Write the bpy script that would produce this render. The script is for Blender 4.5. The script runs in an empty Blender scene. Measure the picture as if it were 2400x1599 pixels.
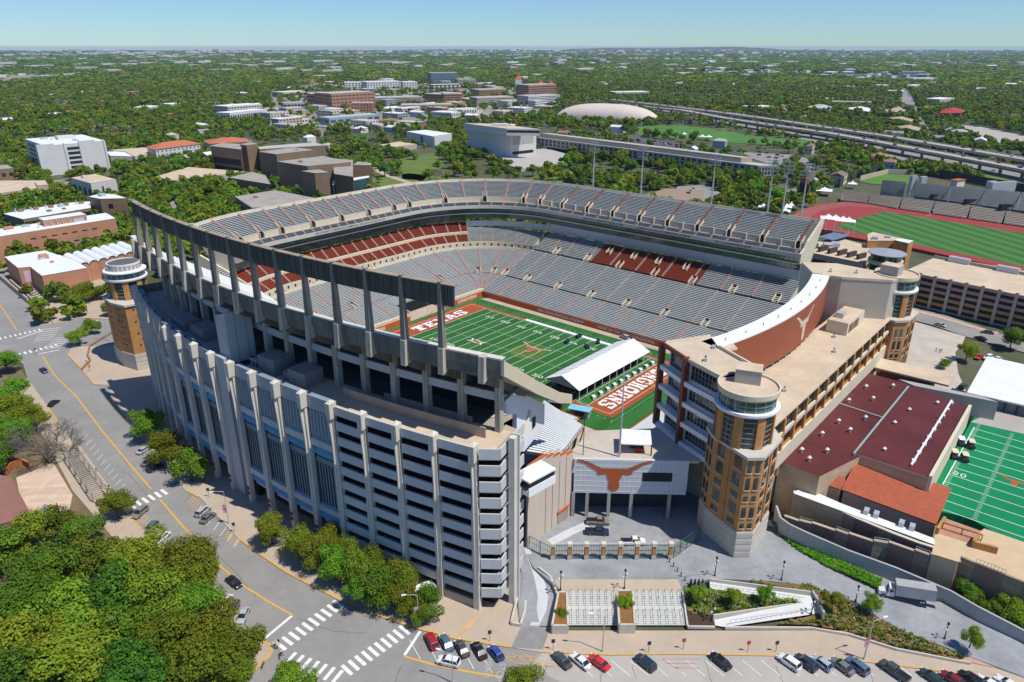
import bpy,bmesh,math,random
from mathutils import Vector,Matrix,noise
random.seed(7)
SC = bpy.context.scene
COL = SC.collection
R = math.radians
CX,CY,CZ = -204.2,-167.7,111.6
FPX,YAW,PIT = 1687.2,R(49.153),R(22.229)
cd = bpy.data.cameras.new('camera');cam = bpy.data.objects.new('camera',cd);COL.objects.link(cam)
cd.sensor_width = 36;cd.lens = FPX/2400*36;cd.clip_start = 1;cd.clip_end = 60000
cam.location = (CX,CY,CZ);cam.rotation_euler = (math.pi/2-PIT,0,-YAW)
SC.camera = cam
SUN_AZ,SUN_EL = R(169),R(61)          # azimuth clockwise from +Y
w = bpy.data.worlds.new('World');SC.world = w;w.use_nodes = True
nt = w.node_tree;bg = nt.nodes['Background']
sky = nt.nodes.new('ShaderNodeTexSky');sky.sky_type = 'NISHITA';sky.sun_disc = False
sky.sun_elevation = SUN_EL;sky.sun_rotation = SUN_AZ
sky.altitude = 200;sky.air_density = 1.0;sky.dust_density = 0.0;sky.ozone_density = 3.0
tint = nt.nodes.new('ShaderNodeMix');tint.data_type = 'RGBA';tint.blend_type = 'MULTIPLY';tint.inputs[0].default_value = 1;tint.inputs[7].default_value = (.56,.81,1.13,1)
nt.links.new(sky.outputs[0],tint.inputs[6]);nt.links.new(tint.outputs[2],bg.inputs[0]);bg.inputs[1].default_value = 0.088
sl = bpy.data.lights.new('sun','SUN');sl.energy = 4.0;sl.angle = R(0.55);sl.color = (1,.955,.88)
so = bpy.data.objects.new('sun',sl);COL.objects.link(so)
so.rotation_euler = (math.pi/2-SUN_EL,0,math.pi-SUN_AZ)
SC.view_settings.view_transform = 'Standard';SC.view_settings.look = 'None'
SC.view_settings.exposure = 0.22;SC.view_settings.gamma = 1.0
_f = Vector((math.sin(YAW)*math.cos(PIT),math.cos(YAW)*math.cos(PIT),-math.sin(PIT)))
_r = Vector((math.cos(YAW),-math.sin(YAW),0));_u = _r.cross(_f)
def ray(px,py): return _r*((px-1200)/FPX) + _u*(-(py-799.5)/FPX) + _f
def G(px,py,z=0.0):
 d = ray(px,py);t = (z-CZ)/d.z
 return Vector((CX+d.x*t,CY+d.y*t,z))
def zo(ox,oy,s): return lambda x,y,z=0.0: G(ox+x/s,oy+y/s,z)
Z1 = zo(0,80,2.9425);Z2 = zo(800,80,2.9425);Z3 = zo(1600,80,2.9425);Z4 = zo(0,500,2.9425)
Z5 = zo(800,500,2.9425);Z6 = zo(1600,500,2.9425)
Q1 = zo(0,1000,2.6175);Q2 = zo(800,1000,2.6175);Q3 = zo(1600,1000,2.6175)
def proj(p):
 v = Vector(p)-Vector((CX,CY,CZ));dz = v.dot(_f)
 if dz <= 0: return (-9999,-9999)
 return (1200+FPX*v.dot(_r)/dz,799.5-FPX*v.dot(_u)/dz)
MAT = {}
def mat(name,col,rough=.85,var=.12,scale=.35,metal=0.0,spec=.3,bump=0.0,col2=None,fac=None,brick=None,stripes=None,wave=None,streak=False,emit=None,obj_rand=0.0,trans=0.0,grid=None):
 if name in MAT: return MAT[name]
 m = bpy.data.materials.new(name);m.use_nodes = True;n = m.node_tree.nodes;l = m.node_tree.links
 b = n['Principled BSDF'];b.inputs['Roughness'].default_value = rough;b.inputs['Metallic'].default_value = metal
 b.inputs['Specular IOR Level'].default_value = spec
 geo = n.new('ShaderNodeNewGeometry')
 c = (*col,1)
 mp = n.new('ShaderNodeMapping');l.new(geo.outputs['Position'],mp.inputs['Vector'])
 if streak: mp.inputs['Scale'].default_value = (1,1,.12)
 no = n.new('ShaderNodeTexNoise');no.inputs['Scale'].default_value = scale;no.inputs['Detail'].default_value = 6;no.inputs['Roughness'].default_value = .62
 l.new(mp.outputs[0],no.inputs['Vector'])
 rp = n.new('ShaderNodeValToRGB');rp.color_ramp.elements[0].position = .3;rp.color_ramp.elements[1].position = .7
 if col2 is None:
  rp.color_ramp.elements[0].color = (*[max(0,x*(1-var)) for x in col],1)
  rp.color_ramp.elements[1].color = (*[min(1,x*(1+var)) for x in col],1)
 else:
  rp.color_ramp.elements[0].color = c;rp.color_ramp.elements[1].color = (*col2,1)
 l.new(no.outputs['Fac'],rp.inputs[0]);out = rp.outputs[0]
 no2 = n.new('ShaderNodeTexNoise');no2.inputs['Scale'].default_value = scale*7;no2.inputs['Detail'].default_value = 3
 l.new(mp.outputs[0],no2.inputs['Vector'])
 mr = n.new('ShaderNodeMapRange');mr.inputs[3].default_value = 1-var*.8;mr.inputs[4].default_value = 1+var*.8
 l.new(no2.outputs['Fac'],mr.inputs[0])
 mx = n.new('ShaderNodeMix');mx.data_type = 'RGBA';mx.blend_type = 'MULTIPLY';mx.inputs[0].default_value = 1
 l.new(out,mx.inputs[6]);l.new(mr.outputs[0],mx.inputs[7]);out = mx.outputs[2]
 if brick:   # (height of a course, strength)
  sp = n.new('ShaderNodeSeparateXYZ');l.new(geo.outputs['Position'],sp.inputs[0])
  ad = n.new('ShaderNodeMath');ad.operation = 'ADD';l.new(sp.outputs[0],ad.inputs[0]);l.new(sp.outputs[1],ad.inputs[1])
  cb = n.new('ShaderNodeCombineXYZ');l.new(ad.outputs[0],cb.inputs[0]);l.new(sp.outputs[2],cb.inputs[1])
  bt = n.new('ShaderNodeTexBrick');l.new(cb.outputs[0],bt.inputs['Vector']);bt.inputs['Scale'].default_value = 1
  bt.inputs['Brick Width'].default_value = brick[0]*3;bt.inputs['Row Height'].default_value = brick[0];bt.inputs['Mortar Size'].default_value = brick[0]*.07
  bt.inputs['Color1'].default_value = (1,1,1,1);bt.inputs['Color2'].default_value = (1-brick[1],)*3+(1,);bt.inputs['Mortar'].default_value = (1-brick[1]*1.6,)*3+(1,)
  m2 = n.new('ShaderNodeMix');m2.data_type = 'RGBA';m2.blend_type = 'MULTIPLY';m2.inputs[0].default_value = 1
  l.new(out,m2.inputs[6]);l.new(bt.outputs[0],m2.inputs[7]);out = m2.outputs[2]
 if stripes:  # (dir(3), period, duty, colour)
  d,per,duty,sc = stripes
  dp = n.new('ShaderNodeVectorMath');dp.operation = 'DOT_PRODUCT';l.new(geo.outputs['Position'],dp.inputs[0]);dp.inputs[1].default_value = d
  md = n.new('ShaderNodeMath');md.operation = 'FRACT';dv = n.new('ShaderNodeMath');dv.operation = 'DIVIDE';dv.inputs[1].default_value = per
  l.new(dp.outputs['Value'],dv.inputs[0]);l.new(dv.outputs[0],md.inputs[0])
  ls = n.new('ShaderNodeMath');ls.operation = 'LESS_THAN';ls.inputs[1].default_value = duty;l.new(md.outputs[0],ls.inputs[0])
  m2 = n.new('ShaderNodeMix');m2.data_type = 'RGBA';l.new(ls.outputs[0],m2.inputs[0]);l.new(out,m2.inputs[6])
  m2.inputs[7].default_value = (*sc,1);out = m2.outputs[2]
 if obj_rand:
  oi = n.new('ShaderNodeObjectInfo');hs = n.new('ShaderNodeHueSaturation')
  a = n.new('ShaderNodeMapRange');a.inputs[3].default_value = .5-obj_rand*.07;a.inputs[4].default_value = .5+obj_rand*.05;l.new(oi.outputs['Random'],a.inputs[0]);l.new(a.outputs[0],hs.inputs[0])
  ml = n.new('ShaderNodeMath');ml.operation = 'MULTIPLY';ml.inputs[1].default_value = 7.31;l.new(oi.outputs['Random'],ml.inputs[0])
  fr = n.new('ShaderNodeMath');fr.operation = 'FRACT';l.new(ml.outputs[0],fr.inputs[0])
  a2 = n.new('ShaderNodeMapRange');a2.inputs[3].default_value = 1-obj_rand*.5;a2.inputs[4].default_value = 1+obj_rand*.6;l.new(fr.outputs[0],a2.inputs[0]);l.new(a2.outputs[0],hs.inputs[2])
  l.new(out,hs.inputs[4]);out = hs.outputs[0]
 l.new(out,b.inputs['Base Color'])
 if bump:
  bp = n.new('ShaderNodeBump');bp.inputs['Strength'].default_value = bump;bp.inputs['Distance'].default_value = .05
  l.new(no2.outputs['Fac'],bp.inputs['Height']);l.new(bp.outputs[0],b.inputs['Normal'])
 if trans:
  tr = n.new('ShaderNodeBsdfTranslucent');ms = n.new('ShaderNodeMixShader');ms.inputs[0].default_value = trans
  g = n.new('ShaderNodeMix');g.data_type = 'RGBA';g.blend_type = 'MULTIPLY';g.inputs[0].default_value = 1;l.new(out,g.inputs[6]);g.inputs[7].default_value = (1.3,1.25,.5,1)
  l.new(g.outputs[2],tr.inputs[0]);l.new(b.outputs[0],ms.inputs[1]);l.new(tr.outputs[0],ms.inputs[2]);l.new(ms.outputs[0],n['Material Output'].inputs[0])
 if emit: b.inputs['Emission Color'].default_value = (*emit[0],1);b.inputs['Emission Strength'].default_value = emit[1]
 MAT[name] = m;return m
M = mat
conc = M('concrete_grey',(.36,.34,.30),var=.16,scale=.2,bump=.2)
conc_d = M('weathered_concrete',(.175,.16,.14),var=.38,scale=.35,streak=True,bump=.3)
fin_m = M('pale_fin_concrete',(.60,.565,.49),var=.08,scale=.2)
panel_w = M('white_concrete_panel',(.52,.53,.53),var=.09,scale=.15,streak=True)
panel_b = M('ribbed_shaded_panel',(.20,.28,.33),var=.07,scale=.3)  # panel tinted teal-blue, the facade's shade mixed into its colour
blue_ledge = M('blue_grey_shaded_ledge',(.17,.36,.50),var=.06)  # blue ledge pushed towards teal, colour includes the tint of the shade
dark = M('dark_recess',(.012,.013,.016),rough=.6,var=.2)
glass = M('dark_glass',(.018,.03,.035),rough=.08,spec=.9,var=.3,scale=.15)
glass_t = M('teal_glass',(.03,.085,.08),rough=.07,spec=.9,var=.35,scale=.12)
cream = M('cream_wall',(.62,.55,.41),var=.07,scale=.3,streak=True)
alum = M('bench_aluminium',(.76,.79,.78),rough=.55,var=.06,metal=.15)
alum_b = M('blue_club_seats',(.10,.15,.22),rough=.6,var=.12,scale=2)
tread = M('seating_concrete',(.125,.14,.14),var=.22,scale=.25)
treadw = M('pale_seating_concrete',(.15,.15,.14),var=.18,scale=.25)
redseat = M('burnt_orange_seats',(.36,.065,.025),rough=.6,var=.14,scale=.8)
redtread = M('maroon_seat_tread',(.16,.035,.02),var=.18,scale=.6)
pinkstep = M('pink_aisle_step',(.42,.27,.23),var=.22,scale=2)
brick = M('buff_brick',(.52,.26,.095),var=.16,scale=.3,brick=(.30,.16))
brick_r = M('red_brick',(.40,.19,.11),var=.12,scale=.2,brick=(.4,.10))
brick_p = M('peach_brick',(.50,.25,.145),var=.1,scale=.15,brick=(.5,.07))
brown_b = M('brown_aggregate',(.245,.165,.105),var=.12,scale=.15,brick=(1.2,.04))
limest = M('pale_limestone',(.54,.50,.43),var=.08,scale=.25,brick=(1.1,.06))
roof_t = M('tan_roof',(.56,.45,.32),var=.14,scale=.12)
roof_g = M('gravel_roof',(.34,.31,.265),var=.16,scale=.1)
roof_w = M('white_roof',(.70,.72,.73),var=.05,scale=.2)
roof_m = M('maroon_roof',(.105,.022,.020),var=.22,scale=.1,rough=.6)
tile_m = M('terracotta_tile',(.40,.105,.050),var=.14,scale=.8,stripes=((0,1,0),.45,.22,(.25,.06,.03)))
tile_r = M('red_tile_roof',(.46,.15,.075),var=.14,scale=.5)
white = M('white_paint',(.78,.79,.79),var=.03,rough=.5)
fabric = M('white_tent_fabric',(.80,.80,.81),var=.03,rough=.7)
maroon = M('maroon_panel',(.31,.085,.04),var=.06,scale=.2,rough=.6)
rust = M('rust_steel',(.19,.05,.028),var=.1,rough=.45)
orange = M('burnt_orange_paint',(.50,.11,.025),var=.05,rough=.6)
logo_o = M('burnt_orange_logo',(.42,.10,.03),var=.04,rough=.5)
sgrey = M('light_steel',(.50,.52,.53),var=.05,rough=.4,metal=.3)
dsteel = M('dark_steel',(.04,.045,.05),var=.2,rough=.5)
gsteel = M('green_steel',(.035,.13,.11),var=.15,rough=.5)
ysteel = M('yellow_paint',(.70,.46,.04),var=.08,rough=.6)
asph = M('asphalt',(.26,.25,.235),var=.12,scale=.09,bump=.2)
asph_d = M('dark_asphalt',(.10,.10,.105),var=.25,scale=.08)
conc_r = M('road_concrete',(.40,.37,.33),var=.10,scale=.08)
walk = M('tan_pavement',(.45,.365,.275),var=.09,scale=.12)
plaza_m = M('grey_plaza_paving',(.27,.28,.29),var=.2,scale=.15)
path_w = M('white_concrete_path',(.50,.53,.55),var=.07,scale=.3)
step_m = M('pale_steps',(.52,.52,.48),var=.06,scale=.3)
mark_w = M('white_marking',(.72,.72,.69),var=.15,scale=1.5)
mark_y = M('yellow_marking',(.62,.36,.055),var=.15,scale=1.5)
turf = M('field_turf',(.022,.115,.018),var=.14,scale=.06,stripes=((0,1,0),9.144,.5,(.028,.14,.024)))
turf2 = M('practice_turf',(.0,.20,.07),var=.06,scale=.1)
fendz = M('end_zone_turf',(.34,.075,.018),var=.07,scale=.2)
line_m = M('field_line',(.75,.77,.75),var=.05,scale=2)
grass = M('lawn',(.075,.15,.022),var=.3,scale=.05,col2=(.15,.19,.04))
ground_m = M('earth_ground',(.045,.07,.022),var=.35,scale=.02,col2=(.13,.12,.07))
far_m = M('far_land',(.045,.075,.028),var=.35,scale=.004,col2=(.11,.12,.07))
mulch = M('mulch',(.24,.115,.04),var=.25,scale=1.5)
soil = M('dark_soil',(.06,.035,.022),var=.2,scale=1.5)
track_m = M('running_track',(.29,.045,.040),var=.08,scale=.1)
bark = M('bark',(.10,.075,.055),var=.3,scale=3)
twig_m = M('bare_twigs',(.17,.145,.125),var=.25,scale=2)
tyre = M('tyre_rubber',(.015,.015,.015),var=.2)
rim_m = M('wheel_rim',(.35,.35,.36),metal=.6,rough=.35)
carglass = M('car_glass',(.02,.025,.03),rough=.06,spec=.9)
lampw = M('lamp_lens',(.8,.8,.78),rough=.3);lampr = M('tail_lens',(.35,.02,.015),rough=.3)
skin = M('skin',(.42,.25,.17));
leafs = [M('leaf_bright',(.11,.23,.016),var=.30,scale=.5,obj_rand=.6,trans=.3,rough=.7,spec=.15,col2=(.20,.33,.025)),
   M('leaf_olive',(.11,.165,.012),var=.28,scale=.5,obj_rand=.6,trans=.28,rough=.7,spec=.15,col2=(.21,.25,.02)),
   M('leaf_dark',(.055,.13,.014),var=.28,scale=.5,obj_rand=.5,trans=.25,rough=.7,spec=.15,col2=(.11,.20,.018))]
class MB:
 def __init__(s): s.v = [];s.f = [];s.m = [];s.mats = []
 def mi(s,m):
  if m is None: return 0
  if m not in s.mats: s.mats.append(m)
  return s.mats.index(m)
 def add(s,vs,fs,m=None):
  o = len(s.v);s.v += [tuple(v) for v in vs];k = s.mi(m)
  for f in fs: s.f.append([i+o for i in f]);s.m.append(k)
  return s
 def box(s,c,d,rz=0,m=None,dirx=None):
  cx,cy,cz = c;hx,hy,hz = d[0]/2,d[1]/2,d[2]/2
  if dirx is not None: rz = math.atan2(dirx[1],dirx[0])
  co,si = math.cos(rz),math.sin(rz);vs = []
  for z in (-hz,hz):
   for x,y in ((-hx,-hy),(hx,-hy),(hx,hy),(-hx,hy)): vs.append((cx+x*co-y*si,cy+x*si+y*co,cz+z))
  return s.add(vs,[(3,2,1,0),(4,5,6,7),(0,1,5,4),(1,2,6,5),(2,3,7,6),(3,0,4,7)],m)
 def wall(s,a,b,z0,z1,t=.3,m=None,off=0.0):
  ax,ay = a[0],a[1];dx,dy = b[0]-ax,b[1]-ay;L = math.hypot(dx,dy)
  if L < 1e-6: return s
  nx,ny = -dy/L,dx/L
  return s.box(((ax+b[0])/2+nx*off,(ay+b[1])/2+ny*off,(z0+z1)/2),(L,t,z1-z0),m=m,dirx=(dx,dy))
 def prism(s,poly,z0,z1,m=None,mtop=None,bottom=False):
  n = len(poly);a = sum(poly[i][0]*poly[(i+1) % n][1]-poly[(i+1) % n][0]*poly[i][1] for i in range(n))
  if a < 0:
   poly = poly[::-1]
   if isinstance(z1,list): z1 = z1[::-1]
   if isinstance(z0,list): z0 = z0[::-1]
  zz0 = z0 if isinstance(z0,list) else [z0]*n;zz1 = z1 if isinstance(z1,list) else [z1]*n
  vs = [(p[0],p[1],zz0[i]) for i,p in enumerate(poly)]+[(p[0],p[1],zz1[i]) for i,p in enumerate(poly)]
  s.add(vs,[(i,(i+1) % n,n+(i+1) % n,n+i) for i in range(n)],m)
  o = len(s.v)-2*n;s.f.append([o+n+i for i in range(n)]);s.m.append(s.mi(mtop or m))
  if bottom: s.f.append([o+i for i in range(n)][::-1]);s.m.append(s.mi(m))
  return s
 def poly(s,pts,m=None): return s.add(pts,[tuple(range(len(pts)))],m)
 def tube(s,p0,p1,r0,r1=None,n=8,m=None,cap=True):
  r1 = r0 if r1 is None else r1;p0 = Vector(p0);p1 = Vector(p1);d = (p1-p0)
  if d.length < 1e-6: return s
  d.normalize();u = d.orthogonal().normalized();w_ = d.cross(u);vs = []
  for p,r in ((p0,r0),(p1,r1)):
   for i in range(n):
    a = 2*math.pi*i/n;vs.append(p+u*(math.cos(a)*r)+w_*(math.sin(a)*r))
  fs = [(i,(i+1) % n,n+(i+1) % n,n+i) for i in range(n)]
  if cap: fs += [tuple(range(n))[::-1],tuple(range(n,2*n))]
  return s.add(vs,fs,m)
 def lathe(s,c,prof,n=32,m=None,a0=0,a1=2*math.pi):
  full = abs(a1-a0-2*math.pi) < 1e-4;k = n if full else n+1;vs = []
  for r,z in prof:
   for i in range(k):
    a = a0+(a1-a0)*i/n;vs.append((c[0]+r*math.cos(a),c[1]+r*math.sin(a),c[2]+z))
  fs = []
  for j in range(len(prof)-1):
   for i in range(n):
    i2 = (i+1) % k if full else i+1
    fs.append((j*k+i,j*k+i2,(j+1)*k+i2,(j+1)*k+i))
  return s.add(vs,fs,m)
 def build(s,name,m=None,parent=None,smooth=False,label=None,cat=None,group=None,kind=None):
  me = bpy.data.meshes.new(name);me.from_pydata(s.v,[],s.f)
  mats = s.mats if s.mats else ([m] if m else [])
  for x in mats: me.materials.append(x)
  if len(s.mats) > 1: me.polygons.foreach_set('material_index',s.m)
  if smooth: me.polygons.foreach_set('use_smooth',[True]*len(s.f))
  me.update()
  o = bpy.data.objects.new(name,me);COL.objects.link(o)
  if parent: o.parent = parent;o.matrix_parent_inverse = Matrix.Translation(-parent.location) if parent.type == 'EMPTY' or True else Matrix()
  tag(o,label,cat,group,kind);return o
def tag(o,label=None,cat=None,group=None,kind=None):
 if label: o['label'] = label
 if cat: o['category'] = cat
 if group: o['group'] = group
 if kind: o['kind'] = kind
 return o
def thing(name,label,cat,loc=(0,0,0),rz=0,group=None):
 o = bpy.data.objects.new(name,None);COL.objects.link(o);o.location = loc;o.rotation_euler = (0,0,rz);o.empty_display_size = .5
 return tag(o,label,cat,group)
def struct(name,mb,m=None): return mb.build(name,m,kind='structure')
KIDS = {}
def dup(root,loc,rz=0,scale=1.0,label=None,group=None,cmat=None):
 r = root.copy();COL.objects.link(r);r.location = loc;r.rotation_euler = (0,0,rz)
 r.scale = (scale,)*3 if not isinstance(scale,tuple) else scale
 if label: r['label'] = label
 if group: r['group'] = group
 if root.name not in KIDS: KIDS[root.name] = [(c,list(c.children)) for c in root.children]
 for ch,gs in KIDS[root.name]:
  c = ch.copy();COL.objects.link(c);c.parent = r
  if cmat and c.data and c.data.materials and c.data.materials[0] and c.data.materials[0].name.startswith('paint'):
   c.material_slots[0].link = 'OBJECT';c.material_slots[0].material = cmat
  for g in gs:
   d = g.copy();COL.objects.link(d);d.parent = c
 return r
def text_mesh(txt,size,bold=.0,align='CENTER',depth=0.0):
 cu = bpy.data.curves.new('t','FONT');cu.body = txt;cu.size = size;cu.offset = bold;cu.align_x = align;cu.align_y = 'CENTER';cu.extrude = depth
 o = bpy.data.objects.new('t',cu);COL.objects.link(o)
 dg = bpy.context.evaluated_depsgraph_get();me = bpy.data.meshes.new_from_object(o.evaluated_get(dg))
 bpy.data.objects.remove(o);return me
def put_text(name,txt,size,m,o,ux,uy,parent,bold=.0,sx=1.0,align='CENTER'):
 me = text_mesh(txt,size,bold,align);ux = Vector(ux).normalized();uy = Vector(uy).normalized();n = ux.cross(uy)
 for v in me.vertices: v.co = Vector(o)+ux*(v.co.x*sx)+uy*v.co.y
 me.materials.clear();me.materials.append(m)
 ob = bpy.data.objects.new(name,me);COL.objects.link(ob)
 if parent: ob.parent = parent;ob.matrix_parent_inverse = Matrix.Translation(-parent.location)
 return ob
LH = [(0,0),(-.15,0),(-.33,.0),(-.45,.06),(-.58,.135),(-.72,.20),(-.85,.245),(-.97,.26),(-1.0,.24),(-.97,.215),(-.85,.175),(-.72,.11),(-.6,.02),(-.5,-.05),(-.39,-.085),(-.465,-.12),(-.46,-.16),(-.38,-.19),(-.28,-.17),(-.205,-.165),(-.19,-.25),(-.125,-.42),(-.145,-.5),(-.14,-.6),(-.08,-.67),(0,-.69)]
LHP = LH + [(-x,y) for x,y in LH[-2:0:-1]]
def longhorn(name,o,ux,uy,half,m,parent,curve=None):
 ux = Vector(ux);uy = Vector(uy);mb = MB()
 pts = [(Vector(o)+ux*(x*half)+uy*(y*half)) if curve is None else curve(x*half,y*half) for x,y in LHP]
 mb.poly(pts,m);return mb.build(name,m,parent)
GL = {  # slab letters as dot rows
'T': ["1111111","1111111","1011101","0011100","0011100","0011100","0111110"],'E': ["1111111","0110011","0110100","0111100","0110100","0110011","1111111"],
'X': ["1110111","0110110","0011100","0011100","0011100","0110110","1110111"],'A': ["0011100","0011100","0110110","0110110","0111110","0100010","1110111"],
'S': ["0111111","1100011","1110000","0111110","0000111","1100011","1111110"],'L': ["1111000","0110000","0110000","0110000","0110000","0110011","1111111"],
'O': ["0111110","1111111","1100011","1100011","1100011","1111111","0111110"],'N': ["1100111","0110010","0111010","0111110","0101110","0100110","1110011"],
'G': ["0111110","1110011","1100000","1100111","1100011","1110011","0111110"],'H': ["1110111","0110110","0110110","0111110","0110110","0110110","1110111"],
'R': ["1111110","0110011","0110011","0111110","0110110","0110011","1110011"],
'0': ["01110","10001","10001","10001","10001","10001","01110"],'1': ["00100","01100","00100","00100","00100","00100","01110"],
'2': ["11110","00001","00001","01110","10000","10000","11111"],'3': ["11110","00001","00001","01110","00001","00001","11110"],
'4': ["10010","10010","10010","11111","00010","00010","00010"],'5': ["11111","10000","11110","00001","00001","10001","01110"]}
def dots(mb,txt,o,ux,uy,w_,h,gap=.18,m=None):
 o = Vector(o);ux = Vector(ux);uy = Vector(uy);x = 0
 for ch in txt:
  g = GL[ch];nx = len(g[0]);ny = len(g)
  for j,row in enumerate(g):
   i = 0
   while i < nx:
    if row[i] == '1':
     k = i
     while k < nx and row[k] == '1': k += 1
     x0 = x+w_*i/nx;x1 = x+w_*k/nx;y0 = h*(ny-1-j)/ny;y1 = h*(ny-j)/ny
     mb.add([o+ux*x0+uy*y0,o+ux*x1+uy*y0,o+ux*x1+uy*y1,o+ux*x0+uy*y1],[(0,1,2,3)],m);i = k
    else: i += 1
  x += w_*(1+gap)
 return x-w_*gap
FOOT = []     # footprints kept free of trees (world polygons)
def inpoly(x,y,P):
 c = False;n = len(P);j = n-1
 for i in range(n):
  xi,yi = P[i][0],P[i][1];xj,yj = P[j][0],P[j][1]
  if (yi > y) != (yj > y) and x < (xj-xi)*(y-yi)/(yj-yi)+xi: c = not c
  j = i
 return c
def grow(P,k):
 cx = sum(p[0] for p in P)/len(P);cy = sum(p[1] for p in P)/len(P);out = []
 for p in P:
  d = math.hypot(p[0]-cx,p[1]-cy) or 1;out.append((cx+(p[0]-cx)*(d+k)/d,cy+(p[1]-cy)*(d+k)/d))
 return out
BB = []
def block(P,k=3.0):
 P = grow([(p[0],p[1]) for p in P],k);FOOT.append(P)
 BB.append((min(p[0] for p in P),min(p[1] for p in P),max(p[0] for p in P),max(p[1] for p in P)))
def free(x,y):
 for P,b in zip(FOOT,BB):
  if b[0] <= x <= b[2] and b[1] <= y <= b[3] and inpoly(x,y,P): return False
 return True
def sheet(name,pts,m,z,skirt=None):
 mb = MB();P = [(p[0],p[1]) for p in pts]
 if skirt is None:
  n = len(P);a = sum(P[i][0]*P[(i+1) % n][1]-P[(i+1) % n][0]*P[i][1] for i in range(n))
  if a < 0: P = P[::-1]
  mb.poly([(x,y,z) for x,y in P],m)
 else: mb.prism(P,skirt,z,m)
 return mb
def strip(mb,pts,wd,z,m):
 P = [Vector((p[0],p[1],0)) for p in pts];L = [];Rr = []
 for i,p in enumerate(P):
  d = (P[min(i+1,len(P)-1)]-P[max(i-1,0)]).normalized();nn = Vector((-d.y,d.x,0))*wd/2;L.append(p+nn);Rr.append(p-nn)
 zz = z if isinstance(z,list) else [z]*len(P)
 for i in range(len(P)-1):
  mb.add([(Rr[i].x,Rr[i].y,zz[i]),(Rr[i+1].x,Rr[i+1].y,zz[i+1]),(L[i+1].x,L[i+1].y,zz[i+1]),(L[i].x,L[i].y,zz[i])],[(0,1,2,3)],m)
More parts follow.
